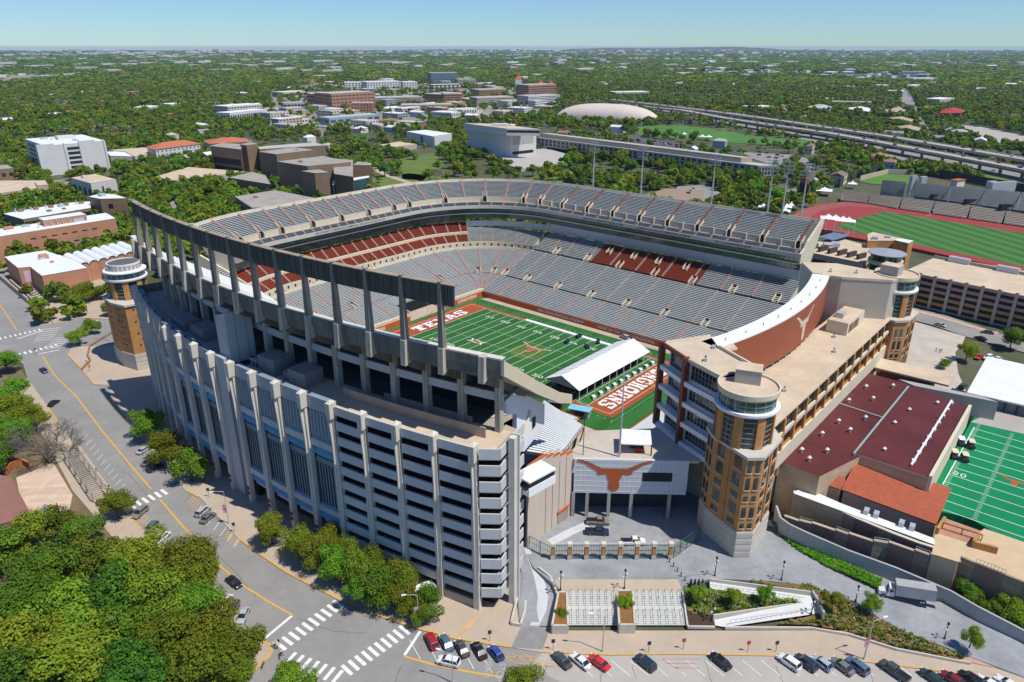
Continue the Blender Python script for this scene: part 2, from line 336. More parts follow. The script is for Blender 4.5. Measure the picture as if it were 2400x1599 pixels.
#  THE FIELD
def field():
 mb = sheet('turf',[(-36.5,62),(36.5,62),(36.5,-66),(-36.5,-66)],turf,.02);
 struct('football_field',mb)
 yd = .9144
 e = MB()   # orange border and end zones (sheets 4 mm above the turf)
 X,Y = 26.67*yd,60*yd
 for y0,y1 in ((50*yd,Y+1.9),(-Y-1.9,-50*yd)): e.add([(-X-1.9,y0,.03),(X+1.9,y0,.03),(X+1.9,y1,.03),(-X-1.9,y1,.03)],[(0,1,2,3)],fendz)
 for sx in (-1,1):
  a,b = sorted((sx*X,sx*(X+1.9)))
  e.add([(a,25*yd,.03),(b,25*yd,.03),(b,50*yd,.03),(a,50*yd,.03)],[(0,1,2,3)],fendz)
  e.add([(a,-50*yd,.03),(b,-50*yd,.03),(b,-25*yd,.03),(a,-25*yd,.03)],[(0,1,2,3)],fendz)
 struct('end_zone_turf',e)
 l = MB();z = .042
 def seg(x0,y0,x1,y1): l.add([(x0,y0,z),(x1,y0,z),(x1,y1,z),(x0,y1,z)],[(0,1,2,3)],line_m)
 for i in range(21):
  y = (-50+5*i)*yd;seg(-X,y-.09,X,y+.09)
 for sx in (-1,1):
  seg(min(sx*X,sx*(X+.14)),-Y,max(sx*X,sx*(X+.14)),-25*yd-.2);seg(min(sx*X,sx*(X+.14)),25*yd+.2,max(sx*X,sx*(X+.14)),Y)
  a,b = sorted((sx*X,sx*(X+1.9)));seg(a,-25*yd,b,25*yd)
  seg(-X,sx*Y-.07,X,sx*Y+.07)
  for k in range(-49,50):
   if k % 5 == 0: continue
   for xx in (sx*6.1,sx*(X-1.0)): seg(xx-.3,k*yd-.06,xx+.3,k*yd+.06)
  for k in range(45):
   seg(sx*(X+3.8)-.3 if sx > 0 else sx*(X+3.8)-.3,-58+k*2.65,sx*(X+3.8)+.3,-58+k*2.65+.14)
   if abs(-31+k*1.41) < 31: seg(-31+k*1.41,sx*(Y+3.6)-.07,-31+k*1.41+.5,sx*(Y+3.6)+.07)
 for n_,k in ((10,40),(20,30),(30,20),(40,10),(50,0),(40,-10),(30,-20),(20,-30),(10,-40)):
  for sx in (-1,1):
   ux = Vector((0,-1,0)) if sx < 0 else Vector((0,1,0));uy = Vector((1,0,0)) if sx < 0 else Vector((-1,0,0))
   c = Vector((sx*18.67*yd,k*yd,z+.004));s = str(n_)
   dots(l,s[0],c-ux*2.2-uy*.95,ux,uy,1.7,1.9,m=line_m);dots(l,s[1],c+ux*.5-uy*.95,ux,uy,1.7,1.9,m=line_m)
 wd = dots(MB(),'TEXAS',(0,0,0),(1,0,0),(0,1,0),5.6,5.6,.12)
 dots(l,'TEXAS',(-wd/2,52.2*yd,z),(1,0,0),(0,1,0),5.6,5.6,.12,line_m)
 wd = dots(MB(),'LONGHORNS',(0,0,0),(1,0,0),(0,1,0),4.25,6.2,.13)
 dots(l,'LONGHORNS',(wd/2,-51.6*yd,z),(-1,0,0),(0,-1,0),4.25,6.2,.13,line_m)
 struct('field_markings',l)
 b = MB()
 mb = MB();mb.poly([(-6+3*math.cos(a)*2.4+4,7.5*math.sin(a)-1,.034) for a in [i*math.pi/12 for i in range(24)]],M('yellowed_turf',(.085,.15,.02),var=.2));struct('worn_turf_patch',mb)
 def emb(h,m,zz):
  mb = MB();mb.poly([(3.2+y*h*1.0-.3,-x*h-.5,zz) for x,y in LHP],m);return mb
 struct('midfield_emblem_border',emb(7.3,line_m,.046));
 mb = MB();mb.poly([(3.0+y*6.6-.4,-x*6.7-.5,.052) for x,y in LHP],logo_o);struct('midfield_emblem',mb)
 mb = MB()   # conference mark XII on the 25
 for s_,mm,zz in ((1.0,line_m,.046),(.72,fendz,.052)):
  for a in (0,1):
   pass
  mb.poly([(-7.6+p[1]*s_,21.5-p[0]*s_,zz) for p in ((-4.2,1.7),(-1.6,.9),(0,1.5),(1.6,.9),(4.2,1.7),(2.6,0),(4.2,-1.7),(1.6,-.9),(0,-1.5),(-1.6,-.9),(-4.2,-1.7),(-2.6,0))],mm)
 struct('conference_mark',mb)
 struct('sideline_paving',sheet('p',[(32.6,57),(36.3,55),(36.3,-64),(32.6,-64)],walk,.05))
field()
#  LOWER BOWL (offset curves of the field rectangle)
def base_pts(a0,a1):
 out = []
 a = a0
 while True:
  out.append(bp(a));
  if a >= a1-1e-6: break
  step = 3 if (100 <= a < 190 or 290 <= a < 380) else 10
  nx = a+step
  for brk in (100,190,290,380):
   if a < brk < nx: nx = brk
  a = min(nx,a1)
 return out
def bp(a):
 if a <= 100: return (36.5,-72+131.5*a/100,1,0)
 if a <= 190: t = R(a-100);return (36.5,59.5,math.cos(t),math.sin(t))
 if a <= 290: return (36.5-73.5*(a-190)/100,59.5,0,1)
 if a <= 380: t = R(a-290+90);return (-37,59.5,math.cos(t),math.sin(t))
 return (-37,59.5-111*(a-380)/100,-1,0)
def off(p,d,z): return (p[0]+p[2]*d,p[1]+p[3]*d,z)
def band(mb,P,d0,z0,d1,z1,m):
 n = len(P);vs = [off(p,d0,z0) for p in P]+[off(p,d1,z1) for p in P]
 mb.add(vs,[(i+1,i,n+i,n+i+1) for i in range(n-1)],m)
def closed(mb,P,d0,d1,z0,z1,m):
 n = len(P);vs = [off(p,d0,z0) for p in P]+[off(p,d1,z0) for p in P]+[off(p,d1,z1) for p in P]+[off(p,d0,z1) for p in P];fs = []
 for i in range(n-1):
  for k in range(4):
   k2 = (k+1) % 4;fs.append((k*n+i,k*n+i+1,k2*n+i+1,k2*n+i))
 fs += [(0,n,2*n,3*n),(n-1,4*n-1,3*n-1,2*n-1)]
 mb.add(vs,fs,m)
def rows(parent,name,a0,a1,d0,z0,d1,z1,n,mt,mbch,bench=True,bw=.36,bh=.32,label=None,ends=True):
 P = base_pts(a0,a1);t = MB();dd = (d1-d0)/n;dz = (z1-z0)/n
 for i in range(n):
  a,z = d0+i*dd,z0+i*dz
  band(t,P,a,z-dz if i else z-.4,a,z,mt);band(t,P,a,z,a+dd,z,mt)
 if ends:
  for p in (P[0],P[-1]):
   prof = []
   for i in range(n): prof += [(d0+i*dd,z0+i*dz),(d0+(i+1)*dd,z0+i*dz)]
   vs = [off(p,a,z) for a,z in prof]+[off(p,d1,z0-.5),off(p,d0,z0-.5)]
   t.poly(vs,cream);
 o = t.build(name,mt,parent,label=label)
 if bench:
  b = MB()
  for i in range(n):
   a,z = d0+i*dd+dd*.45,z0+i*dz
   closed(b,P,a,a+bw,z+bh-.05,z+bh,mbch)
  b.build('benches',mbch,o)
 return o
def aisle(par,a,d0,z0,d1,z1,wdt=1.2,m=None,n=None):
 mb = MB()
 p = bp(a);nx,ny = p[2],p[3];tx,ty = -ny,nx;n = n or max(3,int((d1-d0)/.8))
 for i in range(n):
  da,db = d0+(d1-d0)*i/n,d0+(d1-d0)*(i+1)/n;z = z0+(z1-z0)*(i+.6)/n+.12
  mb.box((p[0]+nx*(da+db)/2,p[1]+ny*(da+db)/2,z-.3),(db-da,wdt,.9),m=m,dirx=(nx,ny))
 return mb.build('aisle_steps',m,par)
def aY(y): return (y+72)/131.5*100
def portal(parent,a,d,z,L=4.2,W=2.3,H=2.6,slope=.33,m=None):
 m = m or cream;p = bp(a);nx,ny = p[2],p[3];tx,ty = -ny,nx;mb = MB()
 def P(u,v,zz): return (p[0]+nx*(d+u)+tx*v,p[1]+ny*(d+u)+ty*v,zz)
 zt = z+L*slope+.75
 for s in (-1,1):
  v0,v1 = s*(W/2+.02),s*(W/2+.28)
  vs = [P(0,v0,z-.5),P(L,v0,z-.5),P(L,v0,zt),P(.2,v0,z+.9),P(0,v1,z-.5),P(L,v1,z-.5),P(L,v1,zt),P(.2,v1,z+.9)]
  mb.add(vs,[(0,1,2,3),(7,6,5,4),(0,3,7,4),(3,2,6,7),(2,1,5,6)],m)
 mb.add([P(L,-W/2-.28,z-.5),P(L,W/2+.28,z-.5),P(L,W/2+.28,zt),P(L,-W/2-.28,zt),P(L+.25,-W/2-.28,z-.5),P(L+.25,W/2+.28,z-.5),P(L+.25,W/2+.28,zt),P(L+.25,-W/2-.28,zt)],
   [(0,1,2,3),(7,6,5,4),(3,2,6,7),(0,3,7,4),(1,5,6,2)],rust)
 mb.add([P(.1,-W/2,z+.14),P(L,-W/2,z+.14),P(L,W/2,z+.14),P(.1,W/2,z+.14)],[(0,1,2,3)],walk)
 mb.add([P(L*.35,-W/2+.02,z+.16),P(L*.35,W/2-.02,z+.16),P(L-.05,W/2-.02,z+L*slope*.8),P(L-.05,-W/2+.02,z+L*slope*.8)],[(0,1,2,3)],rust)
 mb.add([P(L-.06,-W/2+.05,z+.15),P(L-.06,W/2-.05,z+.15),P(L-.06,W/2-.05,zt-.5),P(L-.06,-W/2+.05,zt-.5)],[(0,1,2,3)],dark)
 return mb.build('portal',m,parent)
es = thing('grandstand','long grey lower grandstand along the far sideline with a red block of seats','grandstand',(60,0,0))
mb = MB();P = base_pts(0,100)
closed(mb,P,-.3,0,0,2.5,orange);mb.build('field_wall',rust,es)
band1 = rows(es,'lower_tier',0,100,.3,2.5,14.6,7.0,14,tread,alum)
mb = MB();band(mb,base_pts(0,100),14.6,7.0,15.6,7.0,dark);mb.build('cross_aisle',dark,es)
rows(es,'middle_tier',0,100,15.6,7.2,38,15.2,21,tread,alum)
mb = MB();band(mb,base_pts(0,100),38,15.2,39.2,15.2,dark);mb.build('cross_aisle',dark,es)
ra0,ra1 = aY(-32),aY(24)
rows(es,'upper_tier',0,ra0,39.2,15.6,52.6,22,13,tread,alum)
rows(es,'red_seat_block',ra0,ra1,39.2,15.6,52.6,22,13,redtread,redseat,bw=.45)
rows(es,'upper_tier',ra1,100,39.2,15.6,52.6,22,13,tread,alum)
mb = MB()
for y in (50,41,27,13,-1,-15,-29,-43,-57):
 aisle(es,aY(y),0,2.5,14.6,7,.9,pinkstep);aisle(es,aY(y+.2),15.6,7.2,38,15.2,.55,M('grey_aisle_step',(.36,.33,.31),var=.2));aisle(es,aY(y),39.2,15.6,52.6,22,.8,pinkstep)
ZZ1 = zo(1080,480,5.2275);ZZ2 = zo(1400,500,4.182)
for f,x,y,z,d in [(ZZ1,465,875,7,14.7),(ZZ1,765,940,7,14.7),(ZZ1,1145,1035,7,14.7),(ZZ1,1550,1140,7,14.7),(ZZ1,1985,1252,7,14.7),(ZZ2,630,1012,7,14.7),(ZZ2,1030,1112,7,14.7),
      (ZZ1,1140,603,15.4,38.3),(ZZ1,1520,688,15.4,38.3),(ZZ1,1920,772,15.4,38.3),(ZZ2,550,608,15.4,38.3),(ZZ2,915,690,15.4,38.3),(ZZ2,1310,778,15.4,38.3),(ZZ2,1738,872,15.4,38.3),
      (ZZ1,1800,598,19.0,45.4),(ZZ2,95,398,19,45.4),(ZZ2,345,443,19,45.4),(ZZ2,592,490,19,45.4),(ZZ2,860,548,19,45.4)]:
 p = f(x,y,z);portal(es,aY(p.y),d,z,W=2.0 if z < 18 else 1.7,slope=.36 if z < 15 else .48)
put_text('wall_lettering','DKR-TEXAS MEMORIAL STADIUM',1.7,line_m,(36.16,12,1.25),(0,-1,0),(0,0,1),es,.03)
put_text('wall_lettering','HOME OF THE TEXAS LONGHORNS',1.7,line_m,(36.16,-22,1.25),(0,-1,0),(0,0,1),es,.03)
ns = thing('grandstand','curved far end of the bowl with red club seats above a cream walkway','grandstand',(0,90,0))
mb = MB();closed(mb,base_pts(103,222),-.3,0,0,2.5,orange);mb.build('field_wall',orange,ns);mb = MB();closed(mb,base_pts(253,392),-.3,0,0,2.5,orange);mb.build('field_wall',orange,ns)
mb = MB();closed(mb,base_pts(103,222),0.02,1.4,2.45,3.6,cream);mb.build('parapet',cream,ns);mb = MB();closed(mb,base_pts(253,378),0.02,1.4,2.45,3.6,cream);mb.build('parapet',cream,ns)
rows(ns,'lower_tier',100.4,222,1.6,3.2,16,6.8,14,tread,alum);rows(ns,'lower_tier',253,378,1.6,3.2,16,6.8,14,treadw,alum)
rows(ns,'lower_tier',222,253,9,5.2,16,6.8,9,treadw,alum)
rows(ns,'middle_tier',100.4,378,16,7.0,40,13.2,23,treadw,alum)
mb = MB();closed(mb,base_pts(100.4,318),40.02,40.4,12.9,14.0,cream);band(mb,base_pts(100.4,318),40.4,13.0,42.6,13.0,walk);closed(mb,base_pts(104,318),42.6,43,13,16.2,cream)
mb.build('walkway_wall',cream,ns)
rows(ns,'upper_tier',104,152,43.1,16.3,52.6,21.5,12,tread,alum)
rows(ns,'red_club_seats',152,318,43.1,16.3,48.2,19.0,7,redtread,redseat,bw=.5)
mb = MB();closed(mb,base_pts(152,318),48.3,49.3,18.8,20.2,cream);mb.build('dividing_parapet',cream,ns)
rows(ns,'red_club_seats',152,318,49.4,20.4,55.5,24.5,8,redtread,redseat,bw=.5)
mb = MB()
for a in [109,127,145,163,181,203,262,285,305,330,355]: aisle(ns,a,1.6,3.2,16,6.8,.9,pinkstep);aisle(ns,a,16,7.0,40,13.2,.9,pinkstep)
for a in list(range(112,190,8))+list(range(196,290,8))+list(range(294,318,8)): aisle(ns,a,43.1,16.3,48.2,19,.8,pinkstep);
for a in list(range(156,190,8))+list(range(196,290,8))+list(range(294,318,8)): aisle(ns,a,49.4,20.4,55.5,24.5,.8,pinkstep)
for a in (123,149,203,229,275,313): portal(ns,a,15.5,6.9,slope=.26,W=2.0)
for a in (118,140,160,178,200,216,232,248,264,280,300,314): portal(ns,a,41.6,13.1,L=3.6,slope=.45,W=1.6,H=3)
mb = MB()
for a in range(106,318,5): p = bp(a);mb.box(off(p,42.55,14.6),(.12,.8,1.1),m=dark,dirx=(p[2],p[3]))
mb.build('wall_openings',dark,ns)
mb = MB()   # tunnel under the north rows
P = base_pts(222,253);mb.add([(12.9,59.5,.06),(-9.8,59.5,.06),(-9.8,69,.06),(12.9,69,.06)],[(0,1,2,3)],walk)
for x in (12.9,-9.8): mb.box((x,64.2,2.4),(.4,9.6,4.8),m=cream)
mb.box((1.5,69.0,2.2),(22.3,.3,4.4),m=dark);mb.build('tunnel',walk,ns)
put_text('wall_lettering','TEXAS',2.0,line_m,(-27,59.18,1.25),(1,0,0),(0,0,1),ns,.05);put_text('wall_lettering','LONGHORNS',2.0,line_m,(26,59.18,1.25),(1,0,0),(0,0,1),ns,.05)
mb = MB();p = bp(318.5);q = bp(319.4)
vs = [off(p,42,12.5),off(p,68,12.5),off(p,68,32),off(p,56,25.5),off(p,42,17)];vs2 = [off(q,42,12.5),off(q,68,12.5),off(q,68,32),off(q,56,25.5),off(q,42,17)]
mb.add(vs+vs2,[(0,1,2,3,4),(9,8,7,6,5),(4,3,8,9),(3,2,7,8),(2,1,6,7)],cream);mb.build('end_wall',cream,ns)
ws = thing('grandstand','pale aluminium grandstand on the near sideline running beneath the concrete upper deck','grandstand',(-60,0,0))
mb = MB();closed(mb,base_pts(380,480),-.3,0,0,2.5,orange);mb.build('field_wall',orange,ws)
rows(ws,'lower_tier',378.5,480,.4,2.5,16,6.9,19,treadw,alum)
rows(ws,'middle_tier',378.5,470,16,7.0,40,13.2,29,treadw,alum)
rows(ws,'upper_tier',319.6,470,40,13.4,60,27.5,24,treadw,white)
mb = MB()
for a in range(325,470,9): aisle(ws,a,40,13.4,60,27.5,.8,pinkstep)
mb = MB();P = base_pts(319.6,392)
for i in range(5,22,4):
 d,z = 40+20*i/24,13.4+14.1*i/24
 for p in P[::1]: mb.box(off(p,d,z+.9),(.05,.05,1.0),m=sgrey)
mb.build('hand_rails',sgrey,ws)
#  EAST AND NORTH UPPER DECK
ud = thing('upper_deck','curved upper deck of aluminium bleachers over green glass suites around the far side','grandstand',(105,0,0))
A0,A1 = 1.2,318
mb = MB()
closed(mb,base_pts(A0,100),53.0,53.4,22,26.2,M('suite_wall_grey',(.40,.42,.43),var=.05));closed(mb,base_pts(100,152),53.0,53.4,22,25,MAT['suite_wall_grey']);mb.build('base_wall',conc,ud)
mb = MB();closed(mb,base_pts(A0+2,152),53.5,53.8,26.2,28.9,glass_t);closed(mb,base_pts(152,A1),55.6,55.9,24.6,28.7,glass);mb.build('suite_glass',glass_t,ud)
mb = MB();closed(mb,base_pts(A0,A1),51.8,55.7,28.9,29.4,cream);mb.build('ledge',cream,ud)
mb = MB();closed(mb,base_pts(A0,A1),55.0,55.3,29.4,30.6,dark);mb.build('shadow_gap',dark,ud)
mb = MB();closed(mb,base_pts(A0,A1),51.0,51.3,30.3,32.5,glass_t);mb.build('upper_glass',glass_t,ud)
mb = MB()
for a in [A0+i*1.6 for i in range(62)]+[100+i*1.3 for i in range(68)]+[190+i*1.7 for i in range(59)]+[290+i*1.5 for i in range(18)]:
 p = bp(a);mb.box(off(p,50.93,31.4),(.1,.12,2.2),m=M('green_mullion',(.05,.11,.09)));mb.box(off(p,53.44,27.5),(.1,.12,2.7),m=MAT['green_mullion'])
mb.build('mullions',sgrey,ud,kind='stuff')
mb = MB();closed(mb,base_pts(A0,A1),49.6,50.0,32.2,33.9,M('fascia_beige',(.50,.47,.40),var=.06));closed(mb,base_pts(A0,A1),50.0,56,32.1,32.5,conc);mb.build('fascia',conc,ud)
rows(ud,'club_seats',A0,A1,50.1,33.1,53.6,34.9,5,tread,alum_b,bw=.5)
mb = MB();band(mb,base_pts(A0,A1),53.6,34.7,55.6,34.7,walk);mb.build('walkway',walk,ud)
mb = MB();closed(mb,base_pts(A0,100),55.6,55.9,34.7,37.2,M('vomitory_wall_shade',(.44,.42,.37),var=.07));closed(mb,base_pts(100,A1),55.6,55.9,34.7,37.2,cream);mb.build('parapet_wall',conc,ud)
rows(ud,'upper_bleachers',A0,A1,56.0,37.0,69.3,43.6,14,M('deck_tread_shadowed',(.075,.085,.085),var=.2),M('bright_bench',(.80,.83,.83),rough=.5,var=.05),bw=.36,bh=.3)  # treads and risers coloured dark to paint in the risers' shadow between benches
mb = MB();closed(mb,base_pts(A0,A1),69.3,69.6,33,44.6,cream);mb.build('rear_wall',cream,ud)
mb = MB()
aisl = [3.4,15,26.5,38,49.5,61,72.5,84,96]+[109,119,130,141,152,163,174,185]+[197,208,219,230,241,252,263,274,285]+[297,309]
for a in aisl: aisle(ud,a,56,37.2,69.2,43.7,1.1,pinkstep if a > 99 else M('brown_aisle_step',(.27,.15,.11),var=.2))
for a in [A0+1.5+i*5.75 for i in range(17)]+[101+i*7.2 for i in range(13)]+[196+i*6.4 for i in range(15)]+[294+i*6 for i in range(4)]: aisle(ud,a,50.1,33.1,53.6,34.9,.8,pinkstep)
for a in aisl:
 p = bp(a);mb = MB();nx,ny = p[2],p[3];tx,ty = -ny,nx
 for s in (-1,1):
  def Pp(u,z,v): return (p[0]+nx*u+tx*v,p[1]+ny*u+ty*v,z)
  v0,v1 = s*.95,s*1.2
  mb.add([Pp(54.6,34.7,v0),Pp(58.8,34.7,v0),Pp(58.8,39.6,v0),Pp(54.6,36.9,v0),Pp(54.6,34.7,v1),Pp(58.8,34.7,v1),Pp(58.8,39.6,v1),Pp(54.6,36.9,v1)],[(0,1,2,3),(7,6,5,4),(3,2,6,7),(0,3,7,4)],cream)
 mb.add([Pp(55.55,34.8,-.9),Pp(55.55,34.8,.9),Pp(55.55,37.6,.9),Pp(55.55,37.6,-.9)],[(0,1,2,3)],dark)
 if a < 100 or int(a) % 2: mb.build('portal',cream,ud)
 if a < 100:     # slanted stub walls between the flights
  mb = MB();p2 = bp(a+5.4);mb.box(off(p2,55.2,36.2),(.9,.3,2.9),m=cream,dirx=(1,0));mb.build('stub_wall',cream,ud)
mb = MB()
p = bp(A0);pr_ = [(49.6,30),(49.6,34),(53.6,35.6),(56,38.1),(69.6,44.8),(71.5,44.8),(71.5,43),(67,36),(62,27),(56,22),(53,22),(53,28.9)]
vs = [(p[0]+d,p[1]-.9,z) for d,z in pr_]+[(p[0]+d,p[1]-.02,z) for d,z in pr_];n = len(pr_)
mb.add(vs,[tuple(range(n)),tuple(range(2*n-1,n-1,-1))]+[(i,n+i,n+(i+1) % n,(i+1) % n) for i in range(n)],cream);mb.build('end_wall',cream,ud)
mb = MB();p = bp(A1);p2 = bp(A1+.5)
vs = [off(p,d,z) for d,z in pr_]+[off(p2,d,z) for d,z in pr_]
mb.add(vs,[tuple(range(n)),tuple(range(2*n-1,n-1,-1))]+[(i,n+i,n+(i+1) % n,(i+1) % n) for i in range(n)],cream);mb.build('end_wall',cream,ud)
mb = MB();closed(mb,base_pts(102,312),69.7,73.5,36,37,M('rear_ramp_maroon',(.16,.05,.035),var=.1));mb.build('rear_ramp',rust,ud)
for t_,y in (('NATIONAL CHAMPIONS 1963 69 70 2005',25),('DARRELL K ROYAL-TEXAS MEMORIAL STADIUM',-8),('BIG 12 CHAMPIONS 96 05 09',-42)):
 put_text('fascia_lettering',t_,1.3,dsteel,(36.5+49.57,y,33.05),(0,-1,0),(0,0,1),ud,.02)
for t_,x in (('SOUTHWEST CONFERENCE CHAMPIONS 1920 28 30 42 43 45 50 52 53',0),): put_text('fascia_lettering',t_,1.3,dsteel,(x,59.5+49.57,33.05),(1,0,0),(0,0,1),ud,.02)
block([(110,-75),(110,65),(72,135),(-72,135),(-100,100),(-135,90),(-140,-90),(-60,-125),(60,-125)],2)
mast = thing('light_mast','tall steel mast with a bank of floodlights','light mast')
mb = MB();mb.tube((0,0,0),(0,0,22.5),.42,.22,8,sgrey);mb.build('pole',sgrey,mast)
for k in range(4):
 mb = MB();mb.box((0,0,18.2+k*1.5),(.15,5.2,.15),m=sgrey);fr = mb.build('cross_bar',sgrey,mast)
 for j in range(6): l_ = MB();l_.lathe((-.1,-2.3+j*.92,18.55+k*1.5),[(.05,-.2),(.32,.05),(.32,.2),(0,.22)],8,sgrey);l_.build('floodlight',sgrey,fr)
for i,(x,y) in enumerate([(109.5,47.7),(109,18.6),(108.6,-19.5),(108.3,-46.5),(108,-53.2),(107.8,-61.5)]):
 lab = ['leftmost tall floodlight mast behind the far upper deck','second floodlight mast from the left behind the far upper deck','middle floodlight mast standing in front of the oak wood behind the far deck','left one of the close pair of floodlight masts near the white tents','right one of the close pair of floodlight masts near the white tents','rightmost floodlight mast behind the far deck beside the red track'][i]
 if i: o = dup(mast,(x,y,43.4),0,label=lab,group='floodlight masts behind the far upper deck')
 else: mast.location = (x,y,43.4);mast['label'] = lab;mast['group'] = 'floodlight masts behind the far upper deck'
#  WEST BUILDING (curved office and ramp block with fins)
WC = (186.8,-2.0)
def PW(Rr,deg,z=0.0):
 a = R(deg);Rr -= max(0,deg-5)*.4 if Rr > 311.5 else 0;return Vector((WC[0]-Rr*math.cos(a),WC[1]+Rr*math.sin(a),z))
def solveR(px,py,deg):
 d = ray(px,py);n = Vector((math.sin(R(deg)),math.cos(R(deg)),0));c = Vector((WC[0],WC[1],0));o = Vector((CX,CY,CZ))
 t = (c-o).dot(n)/d.dot(n);p = o+d*t;return (math.hypot(p.x-WC[0],p.y-WC[1]),p.z)
FA = [-14.88+1.66*k for k in range(9)]+[.06+1.61*k for k in range(9)]
wb = thing('office_block','curved concrete office and ramp block with pale vertical fins along the street','building',(-125,0,0))
def arc(mb,r0,r1,a0,a1,z0,z1,m,n=3):
 vs = []
 for i in range(n+1):
  a = a0+(a1-a0)*i/n
  vs += [PW(r1,a,z0),PW(r0,a,z0),PW(r0,a,z1),PW(r1,a,z1)]
 fs = []
 for i in range(n):
  for k in range(4): k2 = (k+1) % 4;fs.append((4*i+k2,4*i+k,4*(i+1)+k,4*(i+1)+k2))
 fs += [(0,1,2,3),(4*n+3,4*n+2,4*n+1,4*n)]
 mb.add(vs,fs,m);return mb
def fin(a,zt=41.0,capo=True):
 mb = MB();r0 = 313.9
 def P(r,t,z): p = PW(r,a,z);tv = Vector((math.sin(R(a)),math.cos(R(a)),0));return p+tv*t
 for z0,z1,h0,h1,ro0,ro1 in ((0,9.5,.66,.66,315.2,315.1),(9.5,12,.66,.82,315.1,315.1),(12,25,.82,.78,315.1,315.0),(25,28.5,.78,.5,315.0,314.9),(28.5,36.8,.5,.42,314.9,314.9)):
  mb.add([P(r0,-h0,z0),P(ro0,-h0,z0),P(ro0,h0,z0),P(r0,h0,z0),P(r0,-h1,z1),P(ro1,-h1,z1),P(ro1,h1,z1),P(r0,h1,z1)],
    [(0,1,5,4),(1,2,6,5),(2,3,7,6)],fin_m)
 for z0,z1,ro0,ro1 in ((8,30,315.2,315.4),(30,36.9,315.4,315.75)):
  mb.add([P(314.8,.08,z0),P(ro0,.08,z0),P(ro0,.34,z0),P(314.8,.34,z0),P(314.8,.08,z1),P(ro1,.08,z1),P(ro1,.34,z1),P(314.8,.34,z1)],
    [(0,1,5,4),(1,2,6,5),(2,3,7,6),(4,5,6,7),(3,2,1,0)],fin_m)
 for t0,t1,zb in ((-.62,-.05,36.8),(.05,.62,36.8)):
  mb.add([P(r0,t0,zb),P(315.9,t0,zb),P(315.9,t1,zb),P(r0,t1,zb),P(r0,t0,zt-.5),P(315.9,t0,zt-.5),P(315.9,t1,zt-.5),P(r0,t1,zt-.5)],
    [(0,1,5,4),(1,2,6,5),(2,3,7,6),(3,2,1,0),(3,7,4,0)],fin_m)
 mb.add([P(r0,-.62,zt-.5),P(315.9,-.62,zt-.5),P(315.9,.62,zt-.5),P(r0,.62,zt-.5),P((r0+315.9)/2,0,zt+.25)],[(0,1,4),(1,2,4),(2,3,4),(3,0,4),(3,2,1,0)],fin_m)
 return mb.build('fin',fin_m,wb)
for k,a in enumerate(FA): fin(a)
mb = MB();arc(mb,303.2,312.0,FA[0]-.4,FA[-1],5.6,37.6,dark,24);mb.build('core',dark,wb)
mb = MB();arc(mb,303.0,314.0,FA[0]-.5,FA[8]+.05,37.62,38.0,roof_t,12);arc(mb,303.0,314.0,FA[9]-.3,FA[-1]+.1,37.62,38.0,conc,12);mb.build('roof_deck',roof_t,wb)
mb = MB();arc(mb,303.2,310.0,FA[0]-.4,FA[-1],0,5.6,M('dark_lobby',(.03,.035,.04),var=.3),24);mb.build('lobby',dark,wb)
def ramp_bay(a0,a1):
 p = a0+.16;q = a1-.16
 bay = MB()
 for i in range(10):
  zt = 39.7-3.75*i;arc(bay,314.35,314.75,p,q,zt-2.05,zt,panel_w,3);arc(bay,312.0,314.35,p,q,zt-2.05,zt-1.8,conc,3)
  arc(bay,312.3,312.6,p,q,zt-3.75,zt-2.06,dark,3)
 arc(bay,314.35,314.8,p,q,0,2.15,M('base_band',(.40,.37,.33),var=.1),3)
 bay.build('ramp_bay',panel_w,wb)
for k in range(4): ramp_bay(FA[k],FA[k+1])
